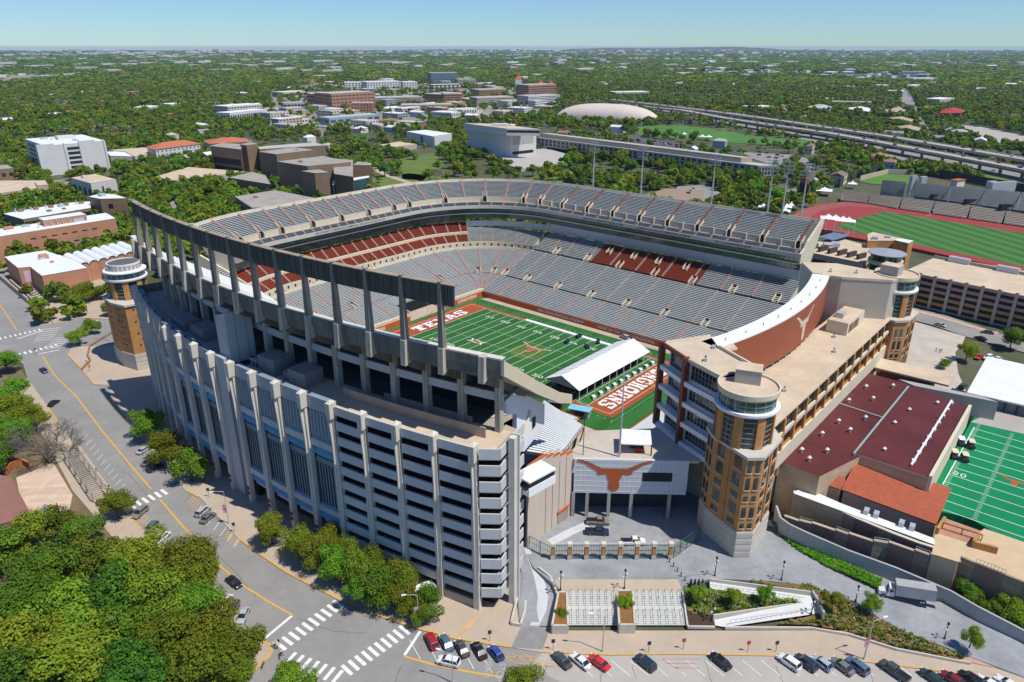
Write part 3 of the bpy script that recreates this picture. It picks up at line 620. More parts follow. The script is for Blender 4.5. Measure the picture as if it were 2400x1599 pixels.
def office_bay(a0,a1,k):
 p = a0+.13;q = a1-.13;b = MB()
 arc(b,312.5,313.9,p,q,28.9,39.7,panel_b,3)                     # ribbed upper panel
 arc(b,313.9,314.05,p,q,36.6,39.9,M('upper_plain_panel',(.36,.40,.43),var=.06),3)
 n = 7
 for i in range(n):
  c = p+(q-p)*(i+.5)/n;arc(b,313.9,314.18,c-.03,c+.03,30.2,36.2,MAT['upper_plain_panel'],1)
 arc(b,312.5,314.35,p,q,27.2,28.9,panel_w,3)
 def ledge(zt,zb):
  ro,ri = 314.35,313.1;vs = []
  for i in range(4):
   a = p+(q-p)*i/3;vs += [PW(ro,a,zb),PW(ri,a,zt),PW(ri,a,zb)]
  b.add(vs,[f for i in range(3) for f in ((3*i,3*i+1,3*i+4,3*i+3),(3*i+2,3*i,3*i+3,3*i+5))]+[(0,2,1),(9,10,11)],blue_ledge)
 arc(b,312.3,313.1,p,q,23.8,27.2,panel_w,3);ledge(27.1,25.3)
 arc(b,312.5,313.16,p+.2,q-.2,24.2,25.1,dark,3)
 for i in range(4): c = p+.3+(q-p-.5)*i/4;arc(b,313.16,313.2,c,c+.09,24.3,24.9,M('warm_blind',(.30,.22,.12),var=.3),1)
 arc(b,312.5,313.6,p,q,10.9,23.9,panel_b,3)                     # tall louvred panel with round-headed slots
 n = 8
 for i in range(n):
  c = p+(q-p)*(i+.5)/n;h = (q-p)/n*.2
  arc(b,313.6,313.68,c-h,c+h,11.3,22.4,dark,1)
  m_ = PW(313.66,c,22.4);tv = Vector((math.sin(R(c)),math.cos(R(c)),0));hw = R(h)*313.6
  b.poly([m_+tv*(hw*math.cos(t))+Vector((0,0,hw*math.sin(t))) for t in [math.pi*j/8 for j in range(9)]],dark)
 arc(b,312.5,314.35,p,q,9.3,10.9,panel_w,3)
 arc(b,312.3,313.1,p,q,5.4,9.3,panel_w,3);ledge(9.2,7.6)
 arc(b,312.5,313.16,p+.2,q-.2,6.6,7.4,dark,3)
 b.build('office_bay',panel_b,wb)
 d = MB()   # entrance doors
 for i in range(5): c = p+(q-p)*(i+.5)/5;arc(d,310.0,310.1,c-.03,c+.03,0,5.4,dsteel,1)
 d.build('entrance',dsteel,wb)
for k in range(4,17):
 if k == 8: continue
 office_bay(FA[k],FA[k+1],k)
mb = MB();arc(mb,312,314.2,FA[8]+.75,FA[9]-.14,0,40,M('stair_wall_grey',(.44,.46,.47),var=.08,streak=True),2);arc(mb,311,312,FA[8]+.14,FA[8]+.75,0,38,dark,1);mb.build('joint_wall',conc,wb)
for k in range(5,14):   # round crest and square sign on the piers
 a = FA[k];tv = Vector((math.sin(R(a)),math.cos(R(a)),0));c = PW(315.3,a,4.6);mb = MB()
 mb.poly([c-tv*(.55*math.cos(t))+Vector((0,0,.55*math.sin(t))) for t in [2*math.pi*j/12 for j in range(12)]],M('sign_dark_red',(.12,.02,.02)))
 mb.poly([c-tv*x+Vector((0,0,y-1.5)) for x,y in ((-.45,-.5),(-.45,.5),(.45,.5),(.45,-.5))][::-1],MAT['sign_dark_red']);mb.build('pier_sign',dark,wb)
SCK = zo(900,880,5.2275)
c0 = PW(314.6,FA[0]-.18);k1 = SCK(1420,905,39.7);k2 = SCK(1712,575,39.7);k3 = SCK(1490,490,39.7);pd = SCK(1545,745,41)
for i in range(10):
 zt = 39.7-3.75*i;mb = MB()
 mb.wall(c0,k1,zt-2.35,zt,.3,panel_w);mb.wall(k1,k2,zt-2.35,zt,.3,panel_w)
 mb.prism([(c0.x,c0.y),(k1.x,k1.y),(k2.x,k2.y),(k3.x,k3.y),(PW(308,FA[0]).x,PW(308,FA[0]).y)],zt-2.6,zt-2.2,walk if i == 0 else conc,bottom=True)
 mb.build('balcony',panel_w,wb)
kk = (Vector((k1.x,k1.y,0))*.35+Vector((c0.x,c0.y,0))*.65)
mb = MB();ins = [PW(312,FA[0]),Vector((k1.x,k1.y,0))*.7+PW(309,FA[0]+.5)*.3,Vector((k2.x,k2.y,0))*.8+PW(306,FA[0]+.4)*.2,PW(303,FA[0]+.6)]
mb.prism([(v.x,v.y) for v in ins],0,36.9,dark);mb.build('corner_core',dark,wb)
dx = Vector((k2.x-k1.x,k2.y-k1.y,0)).normalized();nn = Vector((dx.y,-dx.x,0))
mb = MB();mb.box((pd.x+nn.x*.6,pd.y+nn.y*.6,20.5),(1.5,1.3,41),m=fin_m,dirx=dx);mb.box((pd.x+dx.x*.95+nn.x*.75,pd.y+dx.y*.95+nn.y*.75,20.6),(.35,1.9,41.4),m=fin_m,dirx=dx)
mb.build('corner_pier',fin_m,wb)
SB = [SCK(1700,1480,27),SCK(1950,1300,27)]
mb = MB();a_,b_ = k2+dx*-1,k2+dx*6.5+nn*3.2
mb.wall(a_,b_,23.0,24.0,4.6,white);mb.wall(a_,b_,26.4,26.8,4.8,white)
for s in (-1,1): mb.wall(a_,b_,24.0,25.0,.2,white,off=s*2.2)
mb.wall(a_,b_,25.0,26.4,3.9,dark);mb.build('link_bridge',white,wb)
mb = MB()
arc(mb,307.6,307.9,FA[0]+.2,FA[4]+.6,38,40.4,M('tan_parapet',(.42,.33,.24),var=.1),10)
arc(mb,303.8,304.1,FA[0]+1.2,FA[3]+.6,38,39.8,MAT['tan_parapet'],6);mb.build('inner_parapet',roof_t,wb)
for a,r_,lx,ly,h in ((FA[7]+.2,307.5,6.5,5,4.2),(FA[6]-.3,307.4,6,5.5,3.8),(FA[11],307.5,7,5,3.4),(FA[12]+.7,308,9,4.5,2.6)):
 mb = MB();c = PW(r_,a,38+h/2);mb.box(c,(ly,lx,h),m=M('plant_room_grey',(.25,.245,.235),var=.12),dirx=(math.cos(R(a)),-math.sin(R(a))))
 c2 = PW(r_-.2,a+.75,38+h*.3);mb.box(c2,(ly*.9,lx*.5,h*.6),m=MAT['plant_room_grey'],dirx=(math.cos(R(a)),-math.sin(R(a))));mb.build('plant_room',conc,wb)
for i in range(5):
 a = FA[8]-.15-i*.28-(.25 if i > 2 else 0);c = PW(309.2,a,39.1);mb = MB();mb.box(c,(1.4,1.1,2.1),m=M('pale_blue_unit',(.45,.55,.6)),dirx=(math.cos(R(a)),-math.sin(R(a))))
 mb.box(c+Vector((0,0,1.1)),(1.1,.8,.12),m=dsteel,dirx=(math.cos(R(a)),-math.sin(R(a))));mb.box(PW(309.95,a,39.1),(.06,.8,1.6),m=dsteel,dirx=(math.cos(R(a)),-math.sin(R(a))));mb.build('condenser_unit',sgrey,wb)
mb = MB();mb.prism([PW(312.5,FA[9]-1.0).xy,PW(312.5,FA[9]-.1).xy,PW(305.5,FA[9]-.1).xy,PW(305.5,FA[9]-1.0).xy],38,[51.6,50.0,48.5,50.5][:4],M('ribbed_white_screen',(.52,.53,.52),var=.05,stripes=((.3,1,0),.9,.14,(.36,.37,.37))))
mb.build('stair_tower',conc,wb)
mb = MB();arc(mb,303,313.9,FA[-1]-.05,FA[-1]+.12,0,40.5,conc_d,1);mb.build('north_wall',conc,wb)
block([PW(318,-16).xy,PW(318,16).xy,PW(290,16).xy,PW(290,-16).xy],1)
#  WEST UPPER DECK
wd_ = thing('upper_deck','weathered concrete upper deck on columns, a tall ring beam on masts above it','grandstand',(-112,0,0))
E0,E1 = -15.6,12.6
mb = MB();n = 26;da = (E1-E0)/40
vs = [];fs = [];rws = [(309.6,56.0),(272.6,31.2)]
for i in range(41):
 a = E0+da*i;vs += [PW(309.9,a,55.2),PW(273,a,31.8),PW(273,a,30.4),PW(309.9,a,53.4)]
for i in range(40):
 for k in range(4): k2 = (k+1) % 4;fs.append((4*i+k,4*i+k2,4*(i+1)+k2,4*(i+1)+k))
fs += [(3,2,1,0),(160,161,162,163)]
mb.add(vs,fs,conc);mb.build('raked_slab',conc,wd_)
mb = MB()
for i in range(42):
 t = (i+.5)/43;arc(mb,309.4-36.6*t-.4,309.4-36.6*t,E0+.05,E1-.05,55.2-23.4*t+.3,55.2-23.4*t+.38,alum,24)
mb.build('benches',alum,wd_)
mb = MB();arc(mb,309.9,310.3,E0,E1,55.0,57.1,conc_d,40);mb.build('parapet',conc_d,wd_)
mb = MB();arc(mb,309.6,309.95,E0,E1,53.0,54.99,conc_d,40);arc(mb,308.6,310.1,E0,E1,57.12,57.3,fin_m,40);mb.build('edge_beam',conc_d,wd_)
for k,a in enumerate(FA[:17]):
 def P(r,t,z): p = PW(r,a,z);tv = Vector((math.sin(R(a)),math.cos(R(a)),0));return p+tv*t
 mb = MB()   # buttress on the outside of the parapet: two fins with a groove
 for t0,t1 in ((-.62,-.15),(-.08,.62)):
  mb.add([P(309.5,t0,52.3),P(311.4,t0,52.0),P(311.4,t1,52.0),P(309.5,t1,52.3),P(309.5,t0,57.5),P(311.2,t0,57.5),P(311.2,t1,57.5),P(309.5,t1,57.5)],
    [(0,1,5,4),(1,2,6,5),(2,3,7,6),(4,5,6,7),(3,2,1,0),(3,7,4,0)],M('streaked_fin',(.46,.42,.34),var=.32,scale=.5,streak=True))
 mb.build('buttress',conc_d,wd_)
 if 1 <= k <= 15:
  mb = MB();z0,z1 = 57.3,70.9   # tapering mast, wide at the foot
  for t0,t1,u0,u1,ro0,ro1 in ((-.56,-.1,-.34,-.06,311.0,310.8),(-.04,.56,-.02,.34,311.05,310.85)):
   mb.add([P(309.6,t0,z0),P(ro0,t0,z0),P(ro0,t1,z0),P(309.6,t1,z0),P(310.0,u0,z1),P(ro1,u0,z1),P(ro1,u1,z1),P(310.0,u1,z1)],
     [(0,1,5,4),(1,2,6,5),(2,3,7,6),(4,5,6,7),(3,7,4,0)],M('mast_concrete',(.22,.20,.17),var=.3,scale=.5,streak=True))
  mb.build('mast',conc_d,wd_)
 mb = MB()
 for t0,t1 in ((-.62,-.1),(0,.62)):
  mb.add([P(302.9,t0,38),P(304.6,t0,38),P(304.6,t1,38),P(302.9,t1,38),P(302.9,t0,50.5),P(304.5,t0,50.5),P(304.5,t1,50.5),P(302.9,t1,50.5)],
    [(0,1,5,4),(1,2,6,5),(2,3,7,6),(3,7,4,0)],MAT['streaked_fin'])
 mb.build('column',conc_d,wd_)
 mb = MB();mb.add([P(292,-.4,40.5),P(311.3,-.4,52.2),P(311.3,.4,52.2),P(292,.4,40.5),P(292,-.4,43.5),P(309.8,-.4,54),P(309.8,.4,54),P(292,.4,43.5)],[(0,1,2,3),(0,4,5,1),(3,2,6,7),(1,5,6,2)],conc_d);mb.build('raking_beam',conc_d,wd_)
for k in range(15):
 if k == 0: s0 = FA[1]-.55
 else: s0 = FA[k]+.07
 e0 = FA[k+1]-.07 if k else FA[1]-.07
 mb = MB();arc(mb,309.95,310.35,s0,e0,66.2,70.4,M('ring_beam_concrete',(.10,.097,.088),var=.3,scale=.5,streak=True),3)
 nn_ = 4
 for j in range(1,nn_): c = s0+(e0-s0)*j/nn_;arc(mb,310.35,310.4,c-.006,c+.006,66.2,70.4,dark,1)
 mb.build('ring_beam',conc_d,wd_)
mb = MB();arc(mb,309.5,310.8,FA[1]-.6,FA[15]+.5,70.42,70.62,M('beam_coping',(.33,.26,.19),var=.2),40);arc(mb,309.2,309.45,FA[1]-.6,FA[15]+.5,70.3,70.5,M('beam_coping',(.3,.2,.2)),40);mb.build('coping',conc_d,wd_)
mb = MB();arc(mb,303.6,304.0,FA[0]-.2,FA[16]+.4,44.9,46.7,panel_w,36);mb.build('spandrel',panel_w,wd_)
mb = MB();arc(mb,295.0,303.6,FA[0]-.2,FA[16]+.4,44.7,44.9,conc,36);mb.build('concourse_floor',conc,wd_)
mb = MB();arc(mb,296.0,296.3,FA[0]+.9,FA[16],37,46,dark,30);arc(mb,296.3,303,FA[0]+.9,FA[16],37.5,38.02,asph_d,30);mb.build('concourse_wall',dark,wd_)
mb = MB();z_ = [(310.6,54.2),(310.6,57.4),(294,46.0),(281,37.6),(272.5,33.2),(272.3,30.6),(281,34.8),(294,42.9)]
vs = [PW(r_,E0-.12,z) for r_,z in z_]+[PW(r_,E0,z) for r_,z in z_];n = len(z_)
mb.add(vs,[tuple(range(n)),tuple(range(2*n-1,n-1,-1))]+[(i,(i+1) % n,n+(i+1) % n,n+i) for i in range(n)],M('cream_stringer',(.60,.52,.37),var=.06));mb.build('stringer',cream,wd_)
z_ = [(r_,z) for r_,z in [solveR(900+x/5.2275,880+y/5.2275,E0+.75) for x,y in ((1455,235),(1600,240),(1750,255),(1945,350),(1940,620),(1885,690),(1690,930),(1600,900),(1600,470),(1480,470))]]
vs = [PW(r_,E0+.65,z) for r_,z in z_]+[PW(r_,E0+.85,z) for r_,z in z_];n = len(z_)
mb = MB();mb.add(vs,[tuple(range(n)),tuple(range(2*n-1,n-1,-1))]+[(i,(i+1) % n,n+(i+1) % n,n+i) for i in range(n)],white);mb.build('gabled_end_wall',white,wd_)
r_,z = solveR(1252,990,E0+.6);mb = MB();c = PW(r_,E0+.6,z);mb.box(c,(1.3,.2,2.4),m=dark,dirx=(math.cos(R(E0)),-math.sin(R(E0))));mb.build('window',dark,wd_)
a_ = PW(*solveR(1243,962,E0+.6)[:1],E0+.6,solveR(1243,962,E0+.6)[1]);b_ = PW(solveR(1226,1025,E0+.6)[0],E0+.6,solveR(1226,1025,E0+.6)[1]);mb = MB();mb.tube(a_,b_,.35,n=6,m=cream);mb.build('duct',cream,wd_)
#  BRICK TOWERS
def tower(label,cx,cy,z0,zs,oct_,rc,win='grid',rot=0.0,drum=False,ent=False):
 zst,zco,zr1,zgt,zrf = zs
 t = thing('stair_tower',label,'tower',(cx,cy,z0))
 pts = [Vector((x,y,0)) for x,y in oct_];n = len(pts)
 mb = MB();mb.prism([(p.x*1.0,p.y) for p in pts],z0-.2,zst,limest)
 for k in range(4): g = grow([(p.x,p.y) for p in pts],.06);mb.prism(g,z0+.3+k*(zst-z0)/4,z0+(k+.82)*(zst-z0)/4,limest,bottom=True)
 mb.build('stone_base',limest,t)
 sh = [(cx+(p.x-cx)*.975,cy+(p.y-cy)*.975) for p in pts]
 mb = MB();mb.prism(sh,zst,zco,brick);bs = mb.build('brick_shaft',brick,t)
 mb = MB();g = grow(sh,.55);mb.prism(g,zco,zco+.75,limest,bottom=True);mb.build('cornice',limest,t)
 for i in range(n):
  a,b = Vector((*sh[i],0)),Vector((*sh[(i+1) % n],0));d = b-a;L = d.length;d.normalize();nr = Vector((d.y,-d.x,0))
  c = (a+b)/2
  if (c-Vector((cx,cy,0))).dot(nr) < 0: nr = -nr
  if win == 'grid':
   rows_ = [(zst+1.0,1.3),(zst+3.8,2.8),(zst+8.2,1.4),(zst+11.2,3.1),(zst+15.6,3.0)]
   xs = [-.26*L,.26*L] if L > 6 else [-.9,.9];ww = 2.1 if L > 6 else .85
   for z,h in rows_:
    if z+h > zco-.4: continue
    for x in xs:
     m = MB();q = c+d*x+nr*.05;m.box((q.x,q.y,z+h/2),(ww,.14,h),m=glass,dirx=d);wo = m.build('window',glass,t)
     m = MB();q = c+d*x+nr*.1;m.box((q.x,q.y,z-.12),(ww+.3,.2,.2),m=limest,dirx=d)
     m.box((q.x,q.y,z+h/2),(.08,.1,h),m=gsteel,dirx=d);m.box((q.x,q.y,z+h*.62),(ww,.08,.08),m=gsteel,dirx=d);m.build('window_frame',limest,wo)
   if L > 6:
    m = MB()
    for x in (0,): q = c+nr*.12;m.box((q.x,q.y,(zst+zco)/2),(.7,.3,zco-zst-.1),m=brick,dirx=d)
    m.build('pilaster',brick,t)
  else:
   if L > 5 and nr.x < .3:
    for zi in range(7):
     for x in ((-.12,.12) if zi % 2 else (-.12,.12)):
      m = MB();q = c+d*(x*L+1.2*(zi % 2)-.6)+nr*.04;z = zco-1.5-zi*2.3;m.box((q.x,q.y,z),(.55,.12,.55),m=dark,dirx=d);m.build('small_opening',dark,t)
 zb = zco+.75
 mb = MB();mb.lathe((cx,cy,0),[(rc-.35,zb),(rc-.35,zr1)],40,glass);mb.build('curved_glazing',glass,t,smooth=True)
 for k in range(8):
  a = rot+k*math.pi/4;m = MB();m.lathe((cx,cy,0),[(rc-.5,zb),(rc+.25,zb),(rc+.25,zr1),(rc-.5,zr1)],3,brick,a-.155,a+.155)
  for s in (-.155,.155): m.add([(cx+r_*math.cos(a+s),cy+r_*math.sin(a+s),z) for r_,z in ((rc-.5,zb),(rc+.25,zb),(rc+.25,zr1),(rc-.5,zr1))],[(0,1,2,3) if s < 0 else (3,2,1,0)],brick)
  m.build('brick_pier',brick,t)
 m = MB()
 for k in range(32):
  a = rot+(k+.5)*math.pi/16;m.box((cx+(rc-.3)*math.cos(a),cy+(rc-.3)*math.sin(a),(zb+zr1)/2),(.12,.08,zr1-zb),m=gsteel,dirx=(math.cos(a),math.sin(a)))
 nb = int((zr1-zb)/1.3)
 for j in range(1,nb+1): z = zb+j*1.3;m.lathe((cx,cy,z),[(rc-.3,-.05),(rc-.22,-.05),(rc-.22,.05),(rc-.3,.05)],40,sgrey)
 m.build('glazing_bars',sgrey,t)
 m = MB();m.lathe((cx,cy,0),[(rc-.4,zr1),(rc+.7,zr1),(rc+.9,zr1+.35),(rc+.9,zr1+.8),(rc-.4,zr1+.8)],48,white);m.build('ring_canopy',white,t,smooth=False)
 m = MB();m.lathe((cx,cy,0),[(rc-.15,zr1+.8),(rc-.15,zgt)],40,glass_t);m.build('lookout_glazing',glass_t,t,smooth=True)
 m = MB()
 for k in range(18): a = k*math.pi/9;m.box((cx+(rc-.1)*math.cos(a),cy+(rc-.1)*math.sin(a),(zr1+.8+zgt)/2),(.14,.1,zgt-zr1-.8),m=sgrey,dirx=(math.cos(a),math.sin(a)))
 m.lathe((cx,cy,(zr1+.8+zgt)/2),[(rc-.12,-.04),(rc-.04,-.04),(rc-.04,.04),(rc-.12,.04)],40,sgrey);m.build('lookout_bars',sgrey,t)
 m = MB()
 if drum:
  m.lathe((cx,cy,0),[(rc-.2,zgt),(rc+.95,zgt),(rc+.95,zgt+.4),(rc-.6,zgt+.45)],48,white);m.build('eaves_ring',white,t)
  m = MB();m.lathe((cx,cy,0),[(rc-.6,zgt+.4),(rc-.6,zrf),(rc-.9,zrf),(rc-.9,zrf-.4)],32,white);m.build('drum',white,t)
  for k in range(14):
   a = R(185)+k*.26;mm = MB();mm.lathe((cx,cy,0),[(rc-.56,zgt+.9),(rc-.56,zrf-.5)],2,M('tan_louvre',(.42,.36,.28)),a,a+.2);mm.build('louvre',brick,t)
  m = MB();m.lathe((cx,cy,0),[(rc-.9,zrf-.35),(0,zrf-.3)],32,M('dark_gravel_roof',(.12,.115,.105),var=.2));m.build('flat_roof',roof_g,t)
 else:
  m.lathe((cx,cy,0),[(rc-.3,zgt),(rc+.35,zgt),(rc+.5,zgt+.4),(rc+.5,zrf+.45),(rc+.1,zrf+.45),(rc+.1,zrf)],48,cream);m.build('roof_rim',cream,t)
  m = MB();m.lathe((cx,cy,0),[(rc+.1,zrf),(0,zrf)],40,roof_t);m.build('flat_roof',roof_t,t)
 block(sh,2);return t
OCT = [(-3.9,4.9),(-8,-4.9),(-5.5,-7.6),(4.6,-7.2),(8.1,-4.0),(8.1,4.0),(4.5,8),(-1,8)]
tw1 = tower('buff brick corner tower with round glass lookout beside the gate plaza',-60.7,-113.2,2.4,(9.4,28.5,37.3,41.0,42.0),[(-60.7+x,-113.2+y) for x,y in OCT],6.3,rot=.2)
tw2 = tower('buff brick corner tower with round glass lookout at the far end of the scoreboard block',52.6,-114.3,0,(7,28,37.0,41.0,42.0),[(52.6-x,-114.3+y) for x,y in OCT],6.3,rot=.1)
tw3 = tower('buff brick tower with a white drum roof at the left end of the finned block',-104.3,107.2,0,(6.4,25.0,32.7,35.7,38.8),[(-104.3+x*.98,107.2+y) for x,y in [(-7.5,6),(-8.3,-3),(-6.7,-10.5),(2,-12),(8,-6),(8.3,4),(4,9),(-3,10)]],6.3,win='dots',rot=.3,drum=True)
#  SOUTH BUILDING with the curved screen
sb = thing('scoreboard_block','long south end block with tan roof, brick bays and glass wings at both ends','building',(0,-108,0))
mb = MB();mb.prism([(-53,-116.2),(46,-116.2),(46,-101),(-51,-101)],18.0,28.5,cream,roof_t);mb.build('main_roof_block',cream,sb)
mb = MB();mb.prism([(-56,-116.9),(47,-116.9),(47,-115.6),(-56,-115.6)],28.5,28.9,roof_t,bottom=True);mb.build('roof_edge',roof_t,sb)
mb = MB();mb.prism([(-53,-116),(46,-116),(46,-92),(-51,-92)],2.4,18.0,cream,walk);mb.build('podium',cream,sb)
n = 13
for i in range(n+1):    # brick piers of the south elevation
 x = -52+i*97/n;mb = MB();mb.box((x,-116.7,20.5),(1.0,1.0,16),m=brick);mb.build('brick_pier',brick,sb)
 if i < n:
  xc = x+97/n/2;w_ = 97/n-1.0
  for zb,h in ((24.9,3.3),):
   mb = MB();mb.box((xc,-116.28,zb+h/2),(w_,.2,h),m=glass);o = mb.build('window',glass,sb)
   mb = MB();[mb.box((xc+w_*(j-2)/4.5,-116.4,zb+h/2),(.08,.1,h),m=dsteel) for j in range(5)];mb.build('window_frame',dsteel,o)
  mb = MB();mb.box((xc,-116.9,24.5),(w_,.5,1.0),m=cream);mb.build('sill',cream,sb)
  mb = MB();mb.box((xc,-116.5,23.2),(w_,.3,1.1),m=brick);mb.build('brick_panel',brick,sb)
  mb = MB();mb.box((xc,-116.3,21.2),(w_,.2,2.6),m=dark);mb.box((xc,-116.6,20.0),(w_,.3,.5),m=M('orange_soffit',(.50,.20,.03)));mb.build('loggia',dark,sb)
  mb = MB();mb.box((xc,-117.0,17.4),(w_+1,.6,4.4),m=cream);mb.build('cream_panel',cream,sb)
ww_ = [(-50.6,-85.3),(-56.0,-95.4),(-60.5,-107.2),(-56,-110),(-51.5,-111.2),(-45,-98.4),(-40,-94),(-38,-92.5)]
mb = MB();mb.prism(ww_,41.2,42.0,cream,roof_t,bottom=True);mb.prism([(-45.6,-98.8),(-39,-92),(-35.5,-96),(-41,-101.5)],41,41.55,cream,roof_t,bottom=True);mb.build('west_roof',roof_t,sb)
g = [(-49.6,-87.5),(-54.3,-95.6),(-58.4,-106.5),(-51.5,-111),(-40,-96),(-40,-93.5)]
mb = MB();mb.prism(g,18.5,41.2,white);mb.build('west_wing',white,sb)
for lv in range(4):
 z = 19.6+lv*5.55
 for (a,b,t0,t1) in (((-54.3,-95.6),(-58.4,-106.5),.08,1),((-49.6,-87.5),(-54.3,-95.6),.1,.92)):
  A,B = Vector((*a,0)),Vector((*b,0));d = (B-A);Lh = d.length;dn = d.normalized();nr = Vector((dn.y,-dn.x,0))
  if nr.x > 0: nr = -nr
  P0 = A+d*t0+nr*.06;P1 = A+d*t1+nr*.06
  mb = MB();mb.wall(P0,P1,z,z+3.6,.2,glass);o = mb.build('window_band',glass,sb)
  mb = MB();k = max(2,int((P1-P0).length/1.1))
  for j in range(k+1): q = P0+(P1-P0)*j/k+nr*.12;mb.box((q.x,q.y,z+1.8),(.07,.07,3.6),m=sgrey)
  for zz in (1.2,2.4): mb.wall(P0+nr*.12,P1+nr*.12,z+zz-.03,z+zz+.03,.06,sgrey)
  mb.build('window_bars',sgrey,o)
 mb = MB();mb.wall((-50.6,-86.0),(-55.8,-95.6),z-1.5,z-.3,1.4,white,off=.1);mb.wall((-55.8,-95.6),(-59.8,-107),z-1.5,z-.3,1.0,white,off=-.2);mb.build('floor_band',white,sb)
for x,y in ((-50.4,-85.6),(-55.8,-95.3)):
 mb = MB();mb.box((x,y,30.2),(1.1,1.5,23.6),m=rust,dirx=(-.46,-.89));mb.build('rust_fin',rust,sb)
mb = MB();mb.wall((-50.3,-85),(-56.0,-95.6),41.0,42.1,.5,rust);mb.build('rust_beam',rust,sb)
ew = [(45.7,-85.5),(35.3,-93.1),(36,-98),(36.9,-101.8),(43.9,-115.1),(48,-117),(57,-113),(51.1,-108),(51.8,-95.3)]
mb = MB();mb.prism(ew,18.5,41.3,M('beige_wall_panel',(.49,.435,.365),var=.05,scale=.2),bottom=True);mb.prism(grow(ew,.2),41.3,42.1,cream,roof_t,bottom=True);mb.build('east_wing',cream,sb)
mb = MB();mb.wall((45.4,-85.9),(35.6,-93.0),24,40.6,.3,glass,off=.25);mb.build('glass_front',glass_t,sb)
mb = MB();mb.prism([(20.5,-104.2),(37.0,-104.2),(37.0,-110.5),(20.5,-110.5)],28.5,32.6,cream,roof_t);mb.build('plant_box',cream,sb)
for x in (23.5,28.5): mb = MB();mb.box((x+.6,-110.56,30.4),(4.2,.1,2.6),m=M('brown_louvre',(.20,.13,.09),stripes=((0,0,1),.3,.3,(.12,.08,.06))));mb.build('louvre',brick,sb)
mb = MB();mb.box((25.5,-106.5,33.4),(3.2,2.4,1.5),m=sgrey);mb.build('air_handler',sgrey,sb)
for x,y,z in ((-58.2,-111.8,42.0),(50.8,-112.8,42.0)): mb = MB();mb.box((x,y,z+1.6),(4.6,5.6,3.2),rz=.35 if x < 0 else -.1,m=M('grey_penthouse',(.40,.375,.34),var=.05));mb.box((x,y,z+3.25),(4.8,5.8,.12),rz=.35 if x < 0 else -.1,m=roof_t);mb.build('penthouse',cream,sb)
for x,y,z in ((-54.6,-99.5,42),(-46,-97.5,42),(44,-104,42),(40,-97,42),(5,-112,28.5),(-30,-111,28.5),(17,-108,28.5)):
 mb = MB();mb.box((x,y,z+.4),(1.3,.9,.7),rz=.4,m=sgrey);mb.box((x+.5,y+.2,z+.9),(.3,.3,.5),m=dsteel);mb.build('roof_unit',sgrey,sb)
sc = thing('video_scoreboard','huge curved scoreboard with burnt orange back and white top carrying a steer emblem','scoreboard',(-4.5,-100,33))
xc,halfc,sag = -4.6,40.6,5.3;RS = (halfc**2+sag**2)/(2*sag);yc = -98.0-sag+RS
def SP(x,z,dr=0.0):
 t = math.asin((x-xc)/RS);return Vector((xc+(RS+dr)*math.sin(t),yc-(RS+dr)*math.cos(t),z))
N_ = 40
xs = [xc-halfc+2*halfc*i/N_ for i in range(N_+1)]
def curved(mb,z0,z1,d0,d1,m,zt0=None):
 vs = []
 for x in xs: vs += [SP(x,z0,d0),SP(x,z1,d0),SP(x,z1,d1),SP(x,z0,d1)]
 fs = []
 for i in range(N_):
  for k in range(4): k2 = (k+1) % 4;fs.append((4*i+k2,4*i+k,4*(i+1)+k,4*(i+1)+k2))
 fs += [(0,1,2,3),(4*N_+3,4*N_+2,4*N_+1,4*N_)]
 mb.add(vs,fs,m)
mb = MB();curved(mb,29.9,41.6,-.3,0,maroon);mb.build('back_panel',maroon,sc)
mb = MB();curved(mb,41.62,42.0,-5.2,.05,white);mb.build('top_cover',white,sc)
mb = MB();curved(mb,24,41.5,-5.1,-4.6,M('screen_black',(.012,.012,.014),rough=.4));mb.build('screen',dark,sc)
mb = MB();curved(mb,30.0,31.4,-4.4,-1.2,dsteel);mb.build('inner_frame',dsteel,sc)
for i in range(0,N_+1,2):
 x = xs[i];mb = MB();mb.tube(SP(x,28.5,-.5),SP(x,30.2,-.5),.16,n=6,m=sgrey)
 if i < N_: mb.tube(SP(x,28.6,-.6),SP(xs[i+2],31.2,-2.5),.12,n=6,m=sgrey)
 mb.build('strut',sgrey,sc)
for i in range(1,10):
 x = xc-halfc+8.5*i-3;mb = MB();p = SP(x,42,-2);mb.tube(p,p+Vector((0,0,.7)),.1,n=6,m=dsteel);mb.tube(p+Vector((0,0,.65)),p+Vector((.35,0,.65)),.08,n=5,m=dsteel);mb.build('roof_vent',dsteel,sc)
longhorn('steer_emblem',None,(1,0,0),(0,0,1),8.0,M('pale_emblem',(.60,.50,.40),var=.03),sc,curve=lambda u,v: SP(2.2+u,37.6+v*1.22,.06))
mb = MB();mb.wall((-45,-98.4),(-51.3,-111),41.9,42.8,.5,cream);mb.build('parapet',cream,sb)
